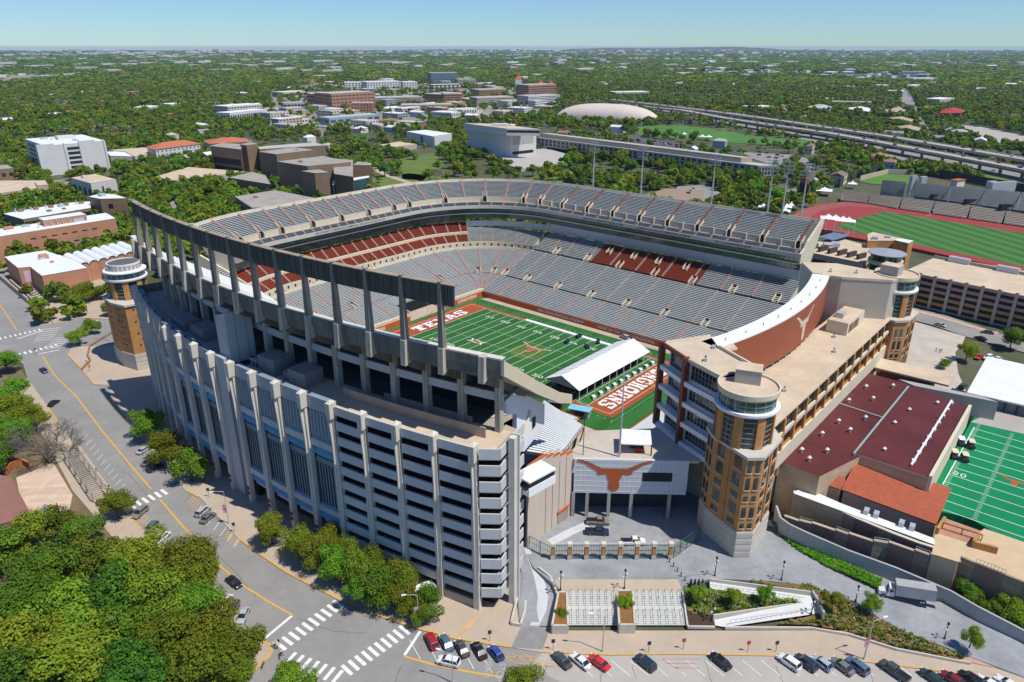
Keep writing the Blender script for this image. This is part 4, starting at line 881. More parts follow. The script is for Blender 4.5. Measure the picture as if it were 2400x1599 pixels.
#  SOUTH-WEST CORNER: gate wall, terrace, metal roof
SW = zo(1220,960,2.716)
gw = thing('gate_building','grey panelled gate wall with a large burnt orange steer head and black slot','building',(-72,-92,2.4))
GA,GB = Vector((-79.8,-80.3,0)),Vector((-62.6,-101.8,0));gd = (GB-GA).normalized();gn = Vector((gd.y,-gd.x,0));
if gn.x > 0: gn = -gn
Lg = (GB-GA).length
mb = MB();mb.wall(GA+gn*.0,GB+gn*.0,9.4,19.0,.8,M('panel_light_grey',(.54,.56,.58),var=.04));pw = mb.build('panel_wall',sgrey,gw)
mb = MB()
for i in range(24): q = GA+gd*(Lg*i/23)+gn*.42;mb.box((q.x,q.y,14.2),(.05,.06,9.4),m=white,dirx=gd)
for j in range(7): q0 = GA+gn*.42;q1 = GB+gn*.42;mb.wall(q0,q1,9.9+j*1.45,9.96+j*1.45,.06,white)
mb.build('panel_joints',white,pw)
mb = MB();q = GA+gd*(Lg*.735)+gn*.46;mb.box((q.x,q.y,14.4),(7.2,.1,2.5),m=dark,dirx=gd);mb.build('slot_opening',dark,pw)
q = GA+gd*(Lg*.355)+gn*.55;longhorn('steer_emblem',q+Vector((0,0,16.6)),gd,(0,0,1),9.3,logo_o,pw)
for t_ in (.0,.125,.32,.52,.86): q = GA+gd*(Lg*t_)+gn*.1;mb = MB();mb.box((q.x,q.y,5.9),(.8,.8,7.2),m=conc,dirx=gd);mb.build('column',conc,gw)
TER = [GA,GB+Vector((2.5,-1.5,0)),Vector((-55,-104,0)),Vector((-50,-93,0)),SW(960,105,18.3),SW(850,120,18.3),SW(640,128,18.3),SW(470,135,18.3),SW(405,180,18.3),SW(300,285,18.3)]
mb = MB();mb.prism([(p.x,p.y) for p in TER],17.6,18.3,cream,M('terrace_floor',(.50,.44,.36),var=.08),bottom=True);mb.build('terrace',walk,gw)
mb = MB();a = Vector((-62,-84,0));mb.prism([(-74.5,-80.5),(-60,-98),(-52,-92),(-66,-75)],2.5,17.6,M('dark_concourse',(.04,.045,.05),var=.2));mb.build('concourse',dark,gw)
cn = [SW(642,122,21.8),SW(828,132,21.8),SW(836,226,21.3),SW(640,218,21.3)]
can = thing('bar_canopy','white ribbed canopy on rust posts above the terrace bar','canopy',(cn[0].x,cn[0].y,18.3))
mb = MB();mb.add([c for c in cn]+[c-Vector((0,0,.25)) for c in cn],[(3,2,1,0),(4,5,6,7),(0,1,5,4),(1,2,6,5),(2,3,7,6),(3,0,4,7)],M('white_ribbed_sheet',(.74,.76,.78),stripes=((.6,-.8,0),.6,.2,(.6,.62,.65))));mb.build('canopy_roof',white,can)
for c in cn: mb = MB();mb.box((c.x,c.y,19.8),(.25,.25,3.1),m=rust);mb.build('post',rust,can)
q = (cn[0]+cn[1]+cn[2]+cn[3])/4;mb = MB();mb.box((q.x+.5,q.y,19.0),(3.4,1.4,1.3),m=dsteel,dirx=gd);mb.box((q.x-.9,q.y-1.5,18.8),(1.6,.9,1.0),m=M('red_cooler',(.45,.03,.03)),dirx=gd);mb.build('bar_counter',dsteel,can)
bw = thing('side_wall','beige panelled wall with red rail on top beside the gate courtyard','wall',(-86,-80,2.4))
b0 = SW(40,880,2.4);b1 = SW(105,820,2.4);b2 = SW(315,665,2.4)
zt_ = 24.0
A_ = Vector((-92.8,-79.4,0));B_ = Vector((-80.0,-79.6,0));Z_ = [24.4-.9*i for i in range(6)];bp_ = M('pink_beige_panel',(.56,.475,.39),var=.05,scale=.2,streak=True);mb = MB();q = SW(38,880,2.4);mb.wall(q,A_,2.4,24.4,.5,bp_);mb.build('panels',cream,bw);mb = MB()
for i in range(5): mb.wall(A_.lerp(B_,i/5),A_.lerp(B_,(i+1)/5),2.4,Z_[i],.5,bp_)
for i in range(1,5): q = A_+(B_-A_)*i/5;mb.box((q.x,q.y-.3,11.5),(.06,.1,18),m=brown_b)
mb.build('panels',cream,bw)
mb = MB();mb.wall(SW(38,880,2.4),A_,24.4,24.7,.6,orange)
for i in range(5): mb.wall(A_.lerp(B_,i/5),A_.lerp(B_,(i+1)/5),Z_[i],Z_[i]+.3,.6,orange);mb.wall(A_.lerp(B_,i/5),A_.lerp(B_,(i+1)/5),Z_[i]+1,Z_[i]+1.1,.1,rust)
mb.build('railing',rust,bw)
mb = MB();q = A_+(B_-A_)*.74;mb.box((q.x,q.y-.3,4.1),(4.2,.15,3.2),m=M('roller_shutter',(.36,.30,.25),stripes=((0,0,1),.3,.3,(.3,.25,.2))));mb.box((q.x,q.y-.5,6.1),(4.8,.5,.25),m=orange);mb.build('shutter',cream,bw)
ms = thing('corner_grandstand','grey aluminium corner seating south of the concrete upper deck','grandstand',(-70,-60,5))
c4 = [SW(140,60,17.0),SW(400,100,4.5),SW(255,300,19.3),SW(20,290,22.0),SW(60,60,22)]
nr_ = 26;a0_,a1_ = SW(405,105,5),SW(150,-60,4.5);b0_,b1_ = SW(262,300,20.5),SW(15,262,22)
mb = MB();be = MB()
for i in range(nr_):
 t,t2 = i/nr_,(i+1)/nr_;p,q = a0_.lerp(b0_,t),a1_.lerp(b1_,t);p2,q2 = a0_.lerp(b0_,t2),a1_.lerp(b1_,t2)
 z = p.z;z2 = q.z;mb.add([p,(p2.x,p2.y,p.z),(q2.x,q2.y,q.z),q],[(0,1,2,3)],tread);mb.add([(p2.x,p2.y,p.z),p2,q2,(q2.x,q2.y,q.z)],[(0,1,2,3)],tread)
 m1 = p.lerp(p2,.4);m2 = p.lerp(p2,.75);n1 = q.lerp(q2,.4);n2 = q.lerp(q2,.75)
 be.add([(m1.x,m1.y,p.z+.42),(m2.x,m2.y,p.z+.42),(n2.x,n2.y,q.z+.42),(n1.x,n1.y,q.z+.42)],[(0,1,2,3)],alum)
mb.build('seating_deck',tread,ms);be.build('benches',alum,ms)
mb = MB();mb.wall(a0_.lerp(b0_,0),b0_,4,5.2,.2,rust)
for i in range(13): p = a0_.lerp(b0_,i/12);p2 = a0_.lerp(b0_,min(1,(i+1)/12));mb.tube(p+Vector((0,0,1)),p2+Vector((0,0,1)),.09,n=5,m=rust);mb.tube(p-Vector((0,0,.4)),p+Vector((0,0,1)),.07,n=5,m=rust)
mb.build('side_rail',rust,ms)
ss = thing('end_zone_seats','short rows of grey seats with orange banners behind the south end zone','grandstand',(0,-75,0))
mb = MB();be = MB()
for i in range(14):
 y0 = -67.5-i*.95;z = 2.3+i*.5;mb.add([(-36,y0,z),(36,y0,z),(36,y0-.95,z),(-36,y0-.95,z)],[(3,2,1,0)],tread);mb.add([(-36,y0,z-.5),(36,y0,z-.5),(36,y0,z),(-36,y0,z)],[(0,1,2,3)],rust)
 be.box((0,y0-.6,z+.4),(72,.35,.06),m=alum)
mb.build('seat_rows',tread,ss);be.build('benches',alum,ss);mb = MB();mb.box((0,-67.2,1.2),(78,.3,2.4),m=orange);mb.build('field_wall',orange,ss)
mb = MB();mb.prism([(-37,-67),(-37,-82),(-46,-80),(-52,-66),(-38.5,-58)],0,[2.4,8.5,8.5,5.5,1.2],rust,M('terrace_steps_maroon',(.30,.16,.13),stripes=((.5,.86,0),1.0,.4,(.42,.34,.30))));mb.build('corner_terrace',rust,ss)
struct('field_apron',sheet('x',[(-36.6,-50),(-36.6,-67),(-60,-67),(-60,-50)],walk,.055))
for nm,lab,x,y,z,lx,mm in (('food_kiosk','food trailer with a pale blue awning at the near corner of the field',1590,1330,1.0,7.5,M('sky_blue_awning',(.22,.50,.60))),('merchandise_kiosk','small maroon kiosk with grey roof under the end of the upper deck',1500,1320,1,5,sgrey)):
 p = Z5(1645 if 'food' in nm else 1485,1400 if 'food' in nm else 1345,.1);k = thing(nm,lab,'kiosk',(p.x,p.y,0))
 mb = MB();mb.box((p.x,p.y,1.4),(lx*.8,2.2,2.6),rz=-1.25,m=rust if 'merch' in nm else M('lilac_side',(.45,.36,.45)));mb.build('body',rust,k)
 mb = MB();mb.box((p.x,p.y,3.0),(lx,3.6,.25),rz=-1.25,m=mm);mb.build('awning',mm,k)
 mb = MB();mb.box((p.x-1,p.y-.6,1.7),(lx*.4,1.6,1),rz=-1.25,m=dark);mb.build('counter',dark,k)
mq = thing('marquee','long white marquee with gabled roof standing across the south end of the field','marquee',(0,-33,0))
zq = zo(1200,780,5.885)
e0,e1 = zq(445,632,4.2),zq(930,805,4.2);f1 = zq(1905,262,4.2);f0 = f1+(e0-e1);r0_ = zq(680,630,7.0);r1_ = r0_+(f1-e1)
ax = (f1-e1).normalized();
mid = (e0+e1)/2;r0_ = Vector((mid.x,mid.y,7.6));mid = (f0+f1)/2;r1_ = Vector((mid.x,mid.y,7.6))
mb = MB();mb.add([e0,f0,r1_,r0_],[(0,1,2,3)],fabric);mb.add([e1,f1,r1_,r0_],[(3,2,1,0)],fabric)
mb.build('roof',fabric,mq);mb = MB();mb.add([e0,e1,r0_],[(0,1,2)],M('grey_gable',(.42,.42,.44)));mb.build('gable',fabric,mq);mb = MB();mb.add([f0,f1,r1_],[(2,1,0)],fabric);mb.build('gable',fabric,mq)
for i in range(1,10):
 a = e1.lerp(f1,i/10)+Vector((0,0,.04));b = r0_.lerp(r1_,i/10)+Vector((0,0,.04));c = e0.lerp(f0,i/10)+Vector((0,0,.04));mb = MB();mb.tube(a,b,.07,n=4,m=sgrey);mb.tube(b,c,.07,n=4,m=sgrey);mb.build('roof_seam',sgrey,mq)
for i in range(11):
 for a,b in ((e1,f1),(e0,f0)):
  p = a.lerp(b,i/10);mb = MB();mb.box((p.x,p.y,2.1),(.15,.15,4.2),m=white);mb.build('post',white,mq)
proto_t = None
for i in range(11):
 p = e1.lerp(f1,(i+.3)/10.6);out = (e1-e0).normalized();p = p+out*2.2
 if proto_t is None:
  proto_t = thing('bar_table','white clothed table beside the marquee','table',(p.x,p.y,.03),0,'white tables along the open side of the marquee')
  m = MB();m.box((0,0,.98),(1.9,1.2,.06),m=fabric);m.box((0,0,.48),(1.7,1.0,.95),m=fabric);m.build('cloth',fabric,proto_t);m = MB();m.box((1.4,.3,.3),(.5,.5,.6),m=sgrey);m.build('bin',sgrey,proto_t);o = proto_t;proto_t.rotation_euler.z = .9
 else: o = dup(proto_t,(p.x,p.y,.03),.9,group='white tables along the open side of the marquee')
 o['label'] = ['nearest','second nearest','third nearest','fourth','fifth','middle','seventh','eighth','third farthest','second farthest','farthest'][i]+' white clothed table in the row along the marquee'
ch = None
for i in range(9):
 for j in range(4):
  p = e0.lerp(e1,.12+j*.22).lerp(f0.lerp(f1,.12+j*.22),.04+i*.105)
  if ch is None:
   ch = thing('banquet_table','dark clothed banquet table with chairs under the white marquee','table',(p.x,p.y,.03),.9,'dark banquet tables under the marquee')
   m = MB();m.box((0,0,.5),(2.4,1.3,.8),m=M('navy_cloth',(.02,.03,.06)));m.build('cloth',dark,ch)
   m = MB();[m.box((x,y,.5),(.45,.45,.9),m=rust) for x in (-.8,.8) for y in (-1.1,1.1)];m.build('chairs',rust,ch)
  else: dup(ch,(p.x,p.y,.03),.9)
for i,(x,y) in enumerate(((1635,855),(1555,892),(1770,893),(1695,928))):
 p = Z5(x,y,.05);c = thing('equipment_cart',['dark equipment cart topmost on the field near the sideline','dark equipment cart left of the forty yard numbers','dark equipment cart beside the white sideline strip','dark equipment cart nearest the marquee roof'][i],'cart',(p.x,p.y,.05),.3*i)
 for dx_ in (-.9,.9): m = MB();m.box((p.x+dx_,p.y,.6),(1.3,1.4,1.0),m=M('navy_cloth')if False else MAT['navy_cloth']);m.box((p.x+dx_,p.y,1.2),(1.0,.9,.3),m=dsteel);m.build('bag',dark,c)
p = Z5(1330,912,.05)
for i in range(9):
 pp = (p.x-.6+(i % 5)*.9,p.y-1.6+(i//5)*1.1,.05)
for i,(x,y) in enumerate(((0,60*.9144+.6),(0,-60*.9144-.6))):
 s = 1 if y > 0 else -1;gp = thing('goal_post',['yellow goal post behind the far TEXAS end zone','yellow goal post behind the near LONGHORNS end zone'][i],'goal post',(x,y,0))
 m = MB();m.tube((x,y+s*1.5,0),(x,y+s*1.5,1.6),.12,n=6,m=ysteel);m.tube((x,y+s*1.5,1.6),(x,y,3.05),.12,n=6,m=ysteel);m.build('support',ysteel,gp)
 m = MB();m.tube((x-2.9,y,3.05),(x+2.9,y,3.05),.1,n=6,m=ysteel);m.build('crossbar',ysteel,gp)
 for q in (-2.9,2.9): m = MB();m.tube((x+q,y,3.05),(x+q,y,10.6),.08,n=6,m=ysteel);m.build('upright',ysteel,gp)
#  ATHLETICS CENTRE SOUTH OF THE STADIUM
mc = thing('athletics_centre','low building with huge maroon flat roof and terracotta tiled wing','building',(0,-130,0))
mb = MB();mb.prism([(-42,-116.4),(28.5,-116.4),(28.5,-131),(22,-146.3),(-26.5,-147),(-26.5,-131),(-42.5,-126.5)],0,15,M('tan_block_wall',(.50,.375,.25),var=.07,brick=(1.6,.12)),roof_m);mb.build('main_block',cream,mc)
mb = MB();mb.prism([(-26.3,-129.5),(24,-129.8),(22.3,-146.5),(-26.3,-147)],15.0,15.5,cream,roof_m);mb.build('upper_roof',roof_m,mc)
mb = MB();mb.wall((-27,-129.6),(25,-129.6),15,15.75,.45,M('verdigris_gutter',(.26,.38,.35)));mb.build('gutter',gsteel,mc)
mb = MB();mb.wall((0,-116.8),(-1,-129.4),15,15.5,.35,M('pale_curb',(.42,.40,.38)));mb.build('expansion_joint',cream,mc)
mb = MB();mb.tube((-24,-142.2,16),(22,-141.8,16),.3,n=6,m=white)
for i in range(9): mb.box((-21+i*5.2,-142.1,15.8),(.9,.9,.7),m=white)
mb.build('white_pipe',white,mc)
mb = MB();mb.wall((-26.5,-147.1),(22.2,-146.6),9,16.1,.8,cream);mb.build('field_side_wall',cream,mc)
for i,(x,y) in enumerate([(-34,-119),(-30,-124),(-22,-120),(-12,-121),(-5,-126),(3,-119),(9,-124),(16,-120),(22,-126),(-20,-135),(-3,-133),(8,-134),(18,-139),(-15,-125),(-37,-122)]):
 mb = MB();mb.tube((x,y,15),(x,y,16.1),.3,n=8,m=sgrey);mb.tube((x,y,16.1),(x,y,16.5),.55,.2,n=8,m=white);mb.build('roof_vent',sgrey,mc)
mb = MB();P_ = [(-20,-129.3,11.6),(-19,-150.7,10.2),(-38,-152,10.2),(-37,-130.8,11.6)]
P_ = [Z for Z in (Q3(1075,190,13.5),Q3(1648,378,12.3),Q3(1557,600,9.6),Q3(975,385,10.6))]
mb.add([*P_,*[p-Vector((0,0,.35)) for p in P_]],[(0,1,2,3),(7,6,5,4),(0,4,5,1),(1,5,6,2),(2,6,7,3),(3,7,4,0)],tile_m);mb.build('tiled_roof',tile_m,mc)
mb = MB();c = sum(P_,Vector())/4;q = [(c.x+(p.x-c.x)*.95,c.y+(p.y-c.y)*.96) for p in P_];mb.prism(q,0,[p.z-.5 for p in P_],M('pinkish_stucco',(.50,.42,.34),var=.06));mb.build('tiled_wing',cream,mc)
P2 = [Q3(850,262,12.5),Q3(1000,318,12.2),Q3(965,385,10.6),Q3(820,335,10.8)]
mb = MB();mb.add([*P2,*[p-Vector((0,0,.3)) for p in P2]],[(0,1,2,3),(7,6,5,4),(0,4,5,1),(1,5,6,2),(2,6,7,3),(3,7,4,0)],tile_m);mb.build('small_tiled_roof',tile_m,mc)
mb = MB();mb.prism([(p.x,p.y) for p in P2],0,[p.z-.35 for p in P2],MAT['tan_block_wall']);mb.build('link_wall',cream,mc)
gal = [Q3(735,358,10),Q3(970,465,9.8),Q3(1540,690,9.4),Q3(1545,735,9.2),Q3(680,400,10)]
mb = MB();mb.prism([(p.x,p.y) for p in gal],0,9.6,MAT['tan_block_wall'],roof_w);mb.build('service_gallery',cream,mc)
for x,y in ((1125,530),(1185,550),(1340,605),(1405,628)): p = Q3(x,y,9.6);mb = MB();mb.box((p.x,p.y,10.2),(1.8,1.1,1.0),m=sgrey,rz=.1);mb.build('air_unit',sgrey,mc)
block([(-60,-116),(30,-116),(30,-175),(-55,-175)],0)
zw = thing('stepped_wall','long brown and tan banded wall with stairs above the concrete retaining wall','wall',(-45,-150,0))
brown_w = M('mauve_brown_block',(.26,.165,.135),var=.09,brick=(.8,.08));band_w = M('banded_tan_block',(.34,.265,.19),var=.08,brick=(1.3,.22))
pts = [(650,530,395,0),(845,590,480,0),(975,625,520,1),(1065,650,570,0),(1205,700,610,1),(1290,735,660,0),(1445,790,720,1)]
top = [Q3(x,y,9.2) for x,y in ((680,400),(840,470),(975,520),(1060,560),(1205,620),(1290,655),(1450,715),(1545,745))]
for i in range(len(top)-1):
 mb = MB();mb.wall(top[i],top[i+1],0,9.2,.6,brown_w if i % 2 else band_w,off=.2 if i % 2 else 0);mb.build('wall_panel',brown_w,zw)
 mb = MB();mb.wall(top[i],top[i+1],9.2,9.45,.8,cream);mb.build('coping',cream,zw)
low = [Q3(x,y,z) for x,y,z in ((625,548,6.5),(715,580,6.5),(795,590,7),(940,640,7),(1020,655,7.6),(1170,705,7.6),(1265,708,8.2),(1425,765,8.2),(1520,780,9),(1705,795+35,9))]
for i in range(len(low)-1):
 zt_ = (low[i].z+low[i+1].z)/2;mb = MB();mb.wall(low[i],low[i+1],0,zt_,.5,band_w if i % 2 else brown_w);mb.build('wall_panel',brown_w,zw);mb = MB();mb.wall(low[i],low[i+1],zt_,zt_+.22,.8,walk);mb.build('coping',cream,zw)
 if i % 2:
  mb = MB();a,b = low[i],low[i+1];mb.wall(a,b,zt_+.9,zt_+1.0,.08,sgrey)
  for j in range(6): q = a.lerp(b,j/5);mb.box((q.x,q.y,zt_+.5),(.06,.06,1.0),m=sgrey)
  mb.build('stair_rail',sgrey,zw)
hi = [Q3(x,y,z) for x,y,z in ((1640,1000,1.0),(1710,795,9.5),(1800,835,9.5),(1980,905,9.5),(2094,950,9.5),(2180,985,9.5))]
hi[0] = Vector((hi[0].x,hi[0].y,9.5))
for i in range(1,len(hi)-1): mb = MB();mb.wall(hi[i],hi[i+1],0,9.5,.6,[band_w,brown_w,band_w,brown_w][i-1]);mb.build('wall_panel',brown_w,zw)
mb = MB();a,b = hi[2],hi[3];mb.wall(a,b,10.5,10.6,.1,sgrey);[mb.box((*a.lerp(b,j/8).xy,10.0),(.08,.08,1.0),m=sgrey) for j in range(9)];mb.build('guard_rail',sgrey,zw)
ter = [Q3(1545,665,9.3),Q3(1600,560,9.3),Q3(1830,640,9.3),Q3(1850,625,9.3),Q3(2200,745,9.3),Q3(2200,990,9.3),Q3(2094,950,9.3),Q3(1710,800,9.3),Q3(1690,830,9.3),Q3(1530,780,9.3)]
struct('terrace',sheet('t',ter,M('tan_terrace',(.56,.42,.26),var=.07,scale=.3),9.3,0))
struct('brick_court',sheet('t',[Q3(1600,565,9.32),Q3(1830,640,9.32),Q3(1785,722,9.32),Q3(1570,655,9.32)],M('pink_court',(.45,.22,.14),var=.12),9.34))
gt = thing('low_wall','brown brick gate wall beside the practice field terrace','wall',(*Q3(1800,700,9.3).xy,9.3))
for a,b in ((Q3(1775,740,9.3),Q3(1925,780,9.3)),(Q3(1555,660,9.3),Q3(1600,590,9.3)),(Q3(1775,740,9.3),Q3(1810,690,9.3))): mb = MB();mb.wall(a,b,9.3,11.0,.6,brick);mb.build('wall_panel',brick,gt)
mb = MB();a,b = Q3(1600,590,11),Q3(1840,665,11);mb.wall(a,b,10.9,11.1,.12,dsteel);mb.wall(a,b,9.5,9.6,.12,dsteel);[mb.box((*a.lerp(b,j/2).xy,10.2),(.18,.18,1.7),m=dsteel) for j in range(3)];mb.build('gate_frame',dsteel,gt)
PF = 9.0
struct('practice_field',sheet('t',[(20,-147.4),(-30,-147.4),(-27,-156.5),(-32,-168),(-22,-200),(90,-200),(60,-147.6)],turf2,PF,0))
mb = MB();fx0 = -12.5;z = PF+.015
def sg(x0,y0,x1,y1): mb.add([(x0,y0,z),(x1,y0,z),(x1,y1,z),(x0,y1,z)],[(0,1,2,3)],line_m)
s0 = Q3(1765,25,PF);s1 = Q3(1600,285,PF);ys = s0.y-.6
sg(s1.x-6,ys,s0.x+3,ys+.25)
for i in range(12):
 x = s0.x+2-i*4.55;sg(x,ys-46,x+.18,ys)
 for j in range(1,5): sg(x+j*.91,ys-1.0,x+j*.91+.12,ys-.2);sg(x+j*.91,ys-9.3,x+j*.91+.12,ys-8.4)
dots(mb,'2',Q3(1655,290,z),(0,-1,0),(1,0,0),1.2,1.9,m=line_m);dots(mb,'0',Q3(1655,290,z)+Vector((0,-1.7,0)),(0,-1,0),(1,0,0),1.2,1.9,m=line_m)
struct('practice_field_lines',mb)
c = Q3(2035,345,z);mb = MB();mb.poly([(c.x+(y+.3)*4.6,c.y-x*4.6,z+.02) for x,y in LHP],logo_o);struct('practice_field_emblem',mb)
wh = thing('practice_hall','low hall with a broad white curved roof right of the maroon roof','building',(60,-140,0))
wp = [Z6(2075,990,14),Z6(2360,1055,14),Z6(2600,1400,14),Z6(1960,1240,14)]
wp = [Z6(2100,985,14),Z6(2700,1120,14),Z6(2700,1400,13),Z6(1960,1235,13)]
mb = MB();mb.add([*wp,*[p-Vector((0,0,.5)) for p in wp]],[(3,2,1,0),(4,5,6,7),(0,1,5,4),(1,2,6,5),(2,3,7,6),(3,0,4,7)],roof_w);mb.build('white_roof',roof_w,wh)
cc = sum(wp,Vector())/4;q = [(cc.x+(p.x-cc.x)*.93,cc.y+(p.y-cc.y)*.93) for p in wp];mb = MB();mb.prism(q,0,12.4,M('grey_glazed_wall',(.16,.18,.19),var=.1));mb.build('walls',dark,wh)
a,b = Vector((*q[3],0)),Vector((*q[2],0))
for i in range(9): p = a.lerp(b,i/8);mb = MB();mb.box((p.x,p.y,6.5),(.5,.5,12.6),m=dsteel);mb.build('frame_post',dsteel,wh)
cp = [Z6(1300,985,16),Z6(1885,1110,15.6),Z6(1835,1187,15),Z6(1255,1045,15)]
co = thing('entrance_canopy','long tan flat canopy between the maroon roof and the entry plaza','canopy',(cp[0].x,cp[0].y,0))
mb = MB();mb.add([*cp,*[p-Vector((0,0,.6)) for p in cp]],[(3,2,1,0),(4,5,6,7),(0,1,5,4),(1,2,6,5),(2,3,7,6),(3,0,4,7)],roof_t);mb.build('canopy_roof',roof_t,co)
cc = sum(cp,Vector())/4;mb = MB();mb.prism([(cc.x+(p.x-cc.x)*.8,cc.y+(p.y-cc.y)*.6) for p in cp],0,14.2,rust);mb.build('lobby',rust,co)
gwl = [Z6(1600,1175,15.6),Z6(2165,1330,12),Z6(2160,1340,12)]
pb = thing('grey_pavilion','grey stucco block with parapet between maroon roof and practice turf','building',(gwl[0].x,gwl[0].y,0))
mb = MB();A_,B_ = Z6(1600,1190,15.5),Z6(2170,1335,13.5);mb.prism([A_.xy,B_.xy,(B_.x+1.5,B_.y+4.5),(A_.x+2,A_.y+5)],0,[15.5,15,15,15.5],M('grey_stucco',(.36,.35,.33),var=.05));mb.build('block',conc,pb)
struct('east_apron',sheet('t',[Z6(2180,1350,9),Z6(2700,1480,9),Z6(2700,1600,9),Z6(1985,1440,9)],conc_r,9.05,0))
for i,(x,y) in enumerate(((1735,120),(1695,200))):
 p = Q3(x,y,PF);c = thing('utility_cart',['cream topped utility cart farther along the edge of the green turf','cream topped utility cart nearer the white yard number'][i],'cart',(p.x,p.y,PF),.2)
 p2 = p
 for j in (-1.1,1.1):
  m = MB();m.box((p.x+j*.2+.2,p.y+j*1.1,PF+.7),(3.4,1.5,.8),rz=.15,m=dsteel);m.build('chassis',dsteel,c);m = MB();m.box((p.x+j*.2+.3,p.y+j*1.1,PF+2.0),(2.6,1.5,.1),rz=.15,m=fabric if i == 0 and j > 0 else cream);m.build('top',cream,c)
  for a in (-1,1):
   for b in (-.6,.6): m = MB();m.tube((p.x+j*.2+a*1.1,p.y+j*1.1+b,PF+.7),(p.x+j*.2+a*1.1,p.y+j*1.1+b,PF+2),.05,n=4,m=dsteel);m.build('post',dsteel,c)
#  GROUND, ROADS, PLAZA
def ring_ground():
 mb = MB();rad = [0,60,300,1200,4000,12000,21000];n = 48;vs = [(CX,CY,-.35)]
 for r_ in rad[1:]:
  for i in range(n): a = 2*math.pi*i/n;vs.append((CX+r_*math.cos(a),CY+r_*math.sin(a),-.35))
 fs = [(0,1+i,1+(i+1) % n) for i in range(n)];ms = 0
 mb.add(vs,fs,ground_m);
 for j in range(len(rad)-2):
  for i in range(n): mb.f.append([1+j*n+i,1+(j+1)*n+i,1+(j+1)*n+(i+1) % n,1+j*n+(i+1) % n]);mb.m.append(mb.mi(ground_m if rad[j+1] < 1200 else far_m))
 struct('ground',mb)
ring_ground()
def road(name,pts,m,z,skirt=None,excl=True,k=1.5):
 if excl: block([(p[0],p[1]) for p in pts],k)
 return struct(name,sheet(name,pts,m,z,skirt))
ST = [(-60,560),(0,590),(60,690),(95,763),(190,745),(262,749),(330,775),(320,800),(262,812),(170,812),(158,831),(192,866),(221,901),(258,903),(260,938),(294,979),(437,1151),(468,1164),(561,1263),(596,1290),(668,1340),(798,1407),(876,1439),(960,1468),(1067,1497),(1197,1517),(1274,1529),(1430,1535),(1598,1533),(1814,1537),(2035,1552),(2173,1569),(2360,1596),(2500,1625),(2500,1900),(800,1900),(560,1640),(573,1588),(634,1539),(638,1516),(596,1493),(542,1420),(512,1382),(420,1300),(332,1240),(305,1211),(267,1157),(193,1052),(144,1000),(108,948),(64,886),(54,853),(30,840),(-200,860),(-200,560)]
road('street',[G(x,y) for x,y in ST],asph,0.0)
road('right_street_paving',[G(x,y) for x,y in ((1274,1529),(1430,1535),(1598,1533),(1814,1537),(2035,1552),(2173,1569),(2360,1596),(2500,1625),(2500,1900),(1500,1700),(1240,1560))],conc_r,.008,excl=False)
EW = [(158,831),(192,866),(221,901),(258,903),(260,938),(294,979),(437,1151),(468,1164),(561,1263),(596,1290),(668,1340),(798,1407),(876,1439),(960,1468),(1067,1497),(1197,1517),(1274,1529),(1430,1535),(1598,1533),(1814,1537),(2035,1552),(2173,1569),(2360,1596),(2500,1625),(2500,1560),(2380,1545),(2310,1500),(2250,1478),(1990,1478),(1600,1478),(1240,1478),(1225,1400),(1150,1300),(700,1100),(420,900),(330,800),(262,812),(170,812)]
road('sidewalk',[G(x,y,.15) for x,y in EW],walk,.15,-.3)
road('sidewalk',[G(x,y,.15) for x,y in ((-60,560),(0,590),(60,690),(95,763),(190,745),(262,749),(300,700),(190,620),(60,600))],walk,.15,-.3,excl=False)
road('sidewalk',[G(x,y,.15) for x,y in ((573,1588),(634,1539),(638,1516),(596,1493),(542,1420),(512,1382),(420,1300),(332,1240),(305,1211),(267,1157),(193,1052),(144,1000),(108,948),(64,886),(30,900),(100,1020),(170,1150),(290,1290),(430,1420),(470,1600),(560,1640))],walk,.15,-.3)
road('patterned_court',[G(x,y,.1) for x,y in ((38,1120),(125,1085),(170,1160),(155,1240),(60,1235))],M('patterned_paving',(.62,.47,.35),var=.12,brick=(.8,.15)),.16,-.3)
road('leaf_litter_ground',[G(x,y,.1) for x,y in ((-200,870),(30,840),(64,886),(108,948),(144,1000),(267,1157),(332,1240),(512,1382),(542,1420),(596,1493),(573,1588),(400,1750),(-200,1700))],M('leaf_litter',(.17,.125,.07),var=.25,scale=.3),-.05,excl=False)
def kerb(pts,m,w_=.35,z=.19,name='kerb'):
 mb = MB();strip(mb,[G(x,y,.1) for x,y in pts],w_,z,m);mb2 = MB()
 struct(name,mb)
kerb(EW[:24],M('kerb_stone',(.48,.43,.36)),.22,.166)
kerb([(158,831),(192,866),(221,901),(258,903)],mark_y);kerb([(260,938),(294,979)],mark_y);kerb([(437,1151),(466,1165)],mark_y);kerb([(561,1263),(596,1290),(668,1340),(798,1407)],mark_y,.4);kerb([(800,1408),(876,1439),(960,1468),(1067,1497),(1197,1517)],mark_y,.4);kerb([(1274,1529),(1430,1535),(1598,1533),(1814,1537),(2035,1552),(2173,1569),(2360,1596)],mark_y,.3)
kerb([(-20,600),(60,690),(95,763),(190,745),(262,749)],mark_y);kerb([(108,948),(144,1000)],mark_y);kerb([(305,1211),(332,1240)],mark_y);kerb([(605,1497),(634,1512),(638,1530),(600,1570),(560,1599),(530,1640)],mark_y,.4)
def paint(lines,m,w_,z=.02,name='road_marking'):
 mb = MB()
 for l in lines: strip(mb,[G(x,y) for x,y in l],w_,z,m)
 struct(name,mb)
paint([[(0,715),(25,752),(40,775)],[(100,835),(128,880),(181,932),(241,1012),(301,1085),(355,1147)],[(375,1171),(434,1240),(466,1275),(500,1313),(565,1369),(625,1408),(687,1443)],[(948,1539),(1010,1556),(1100,1575),(1175,1587)]],mark_y,.45)
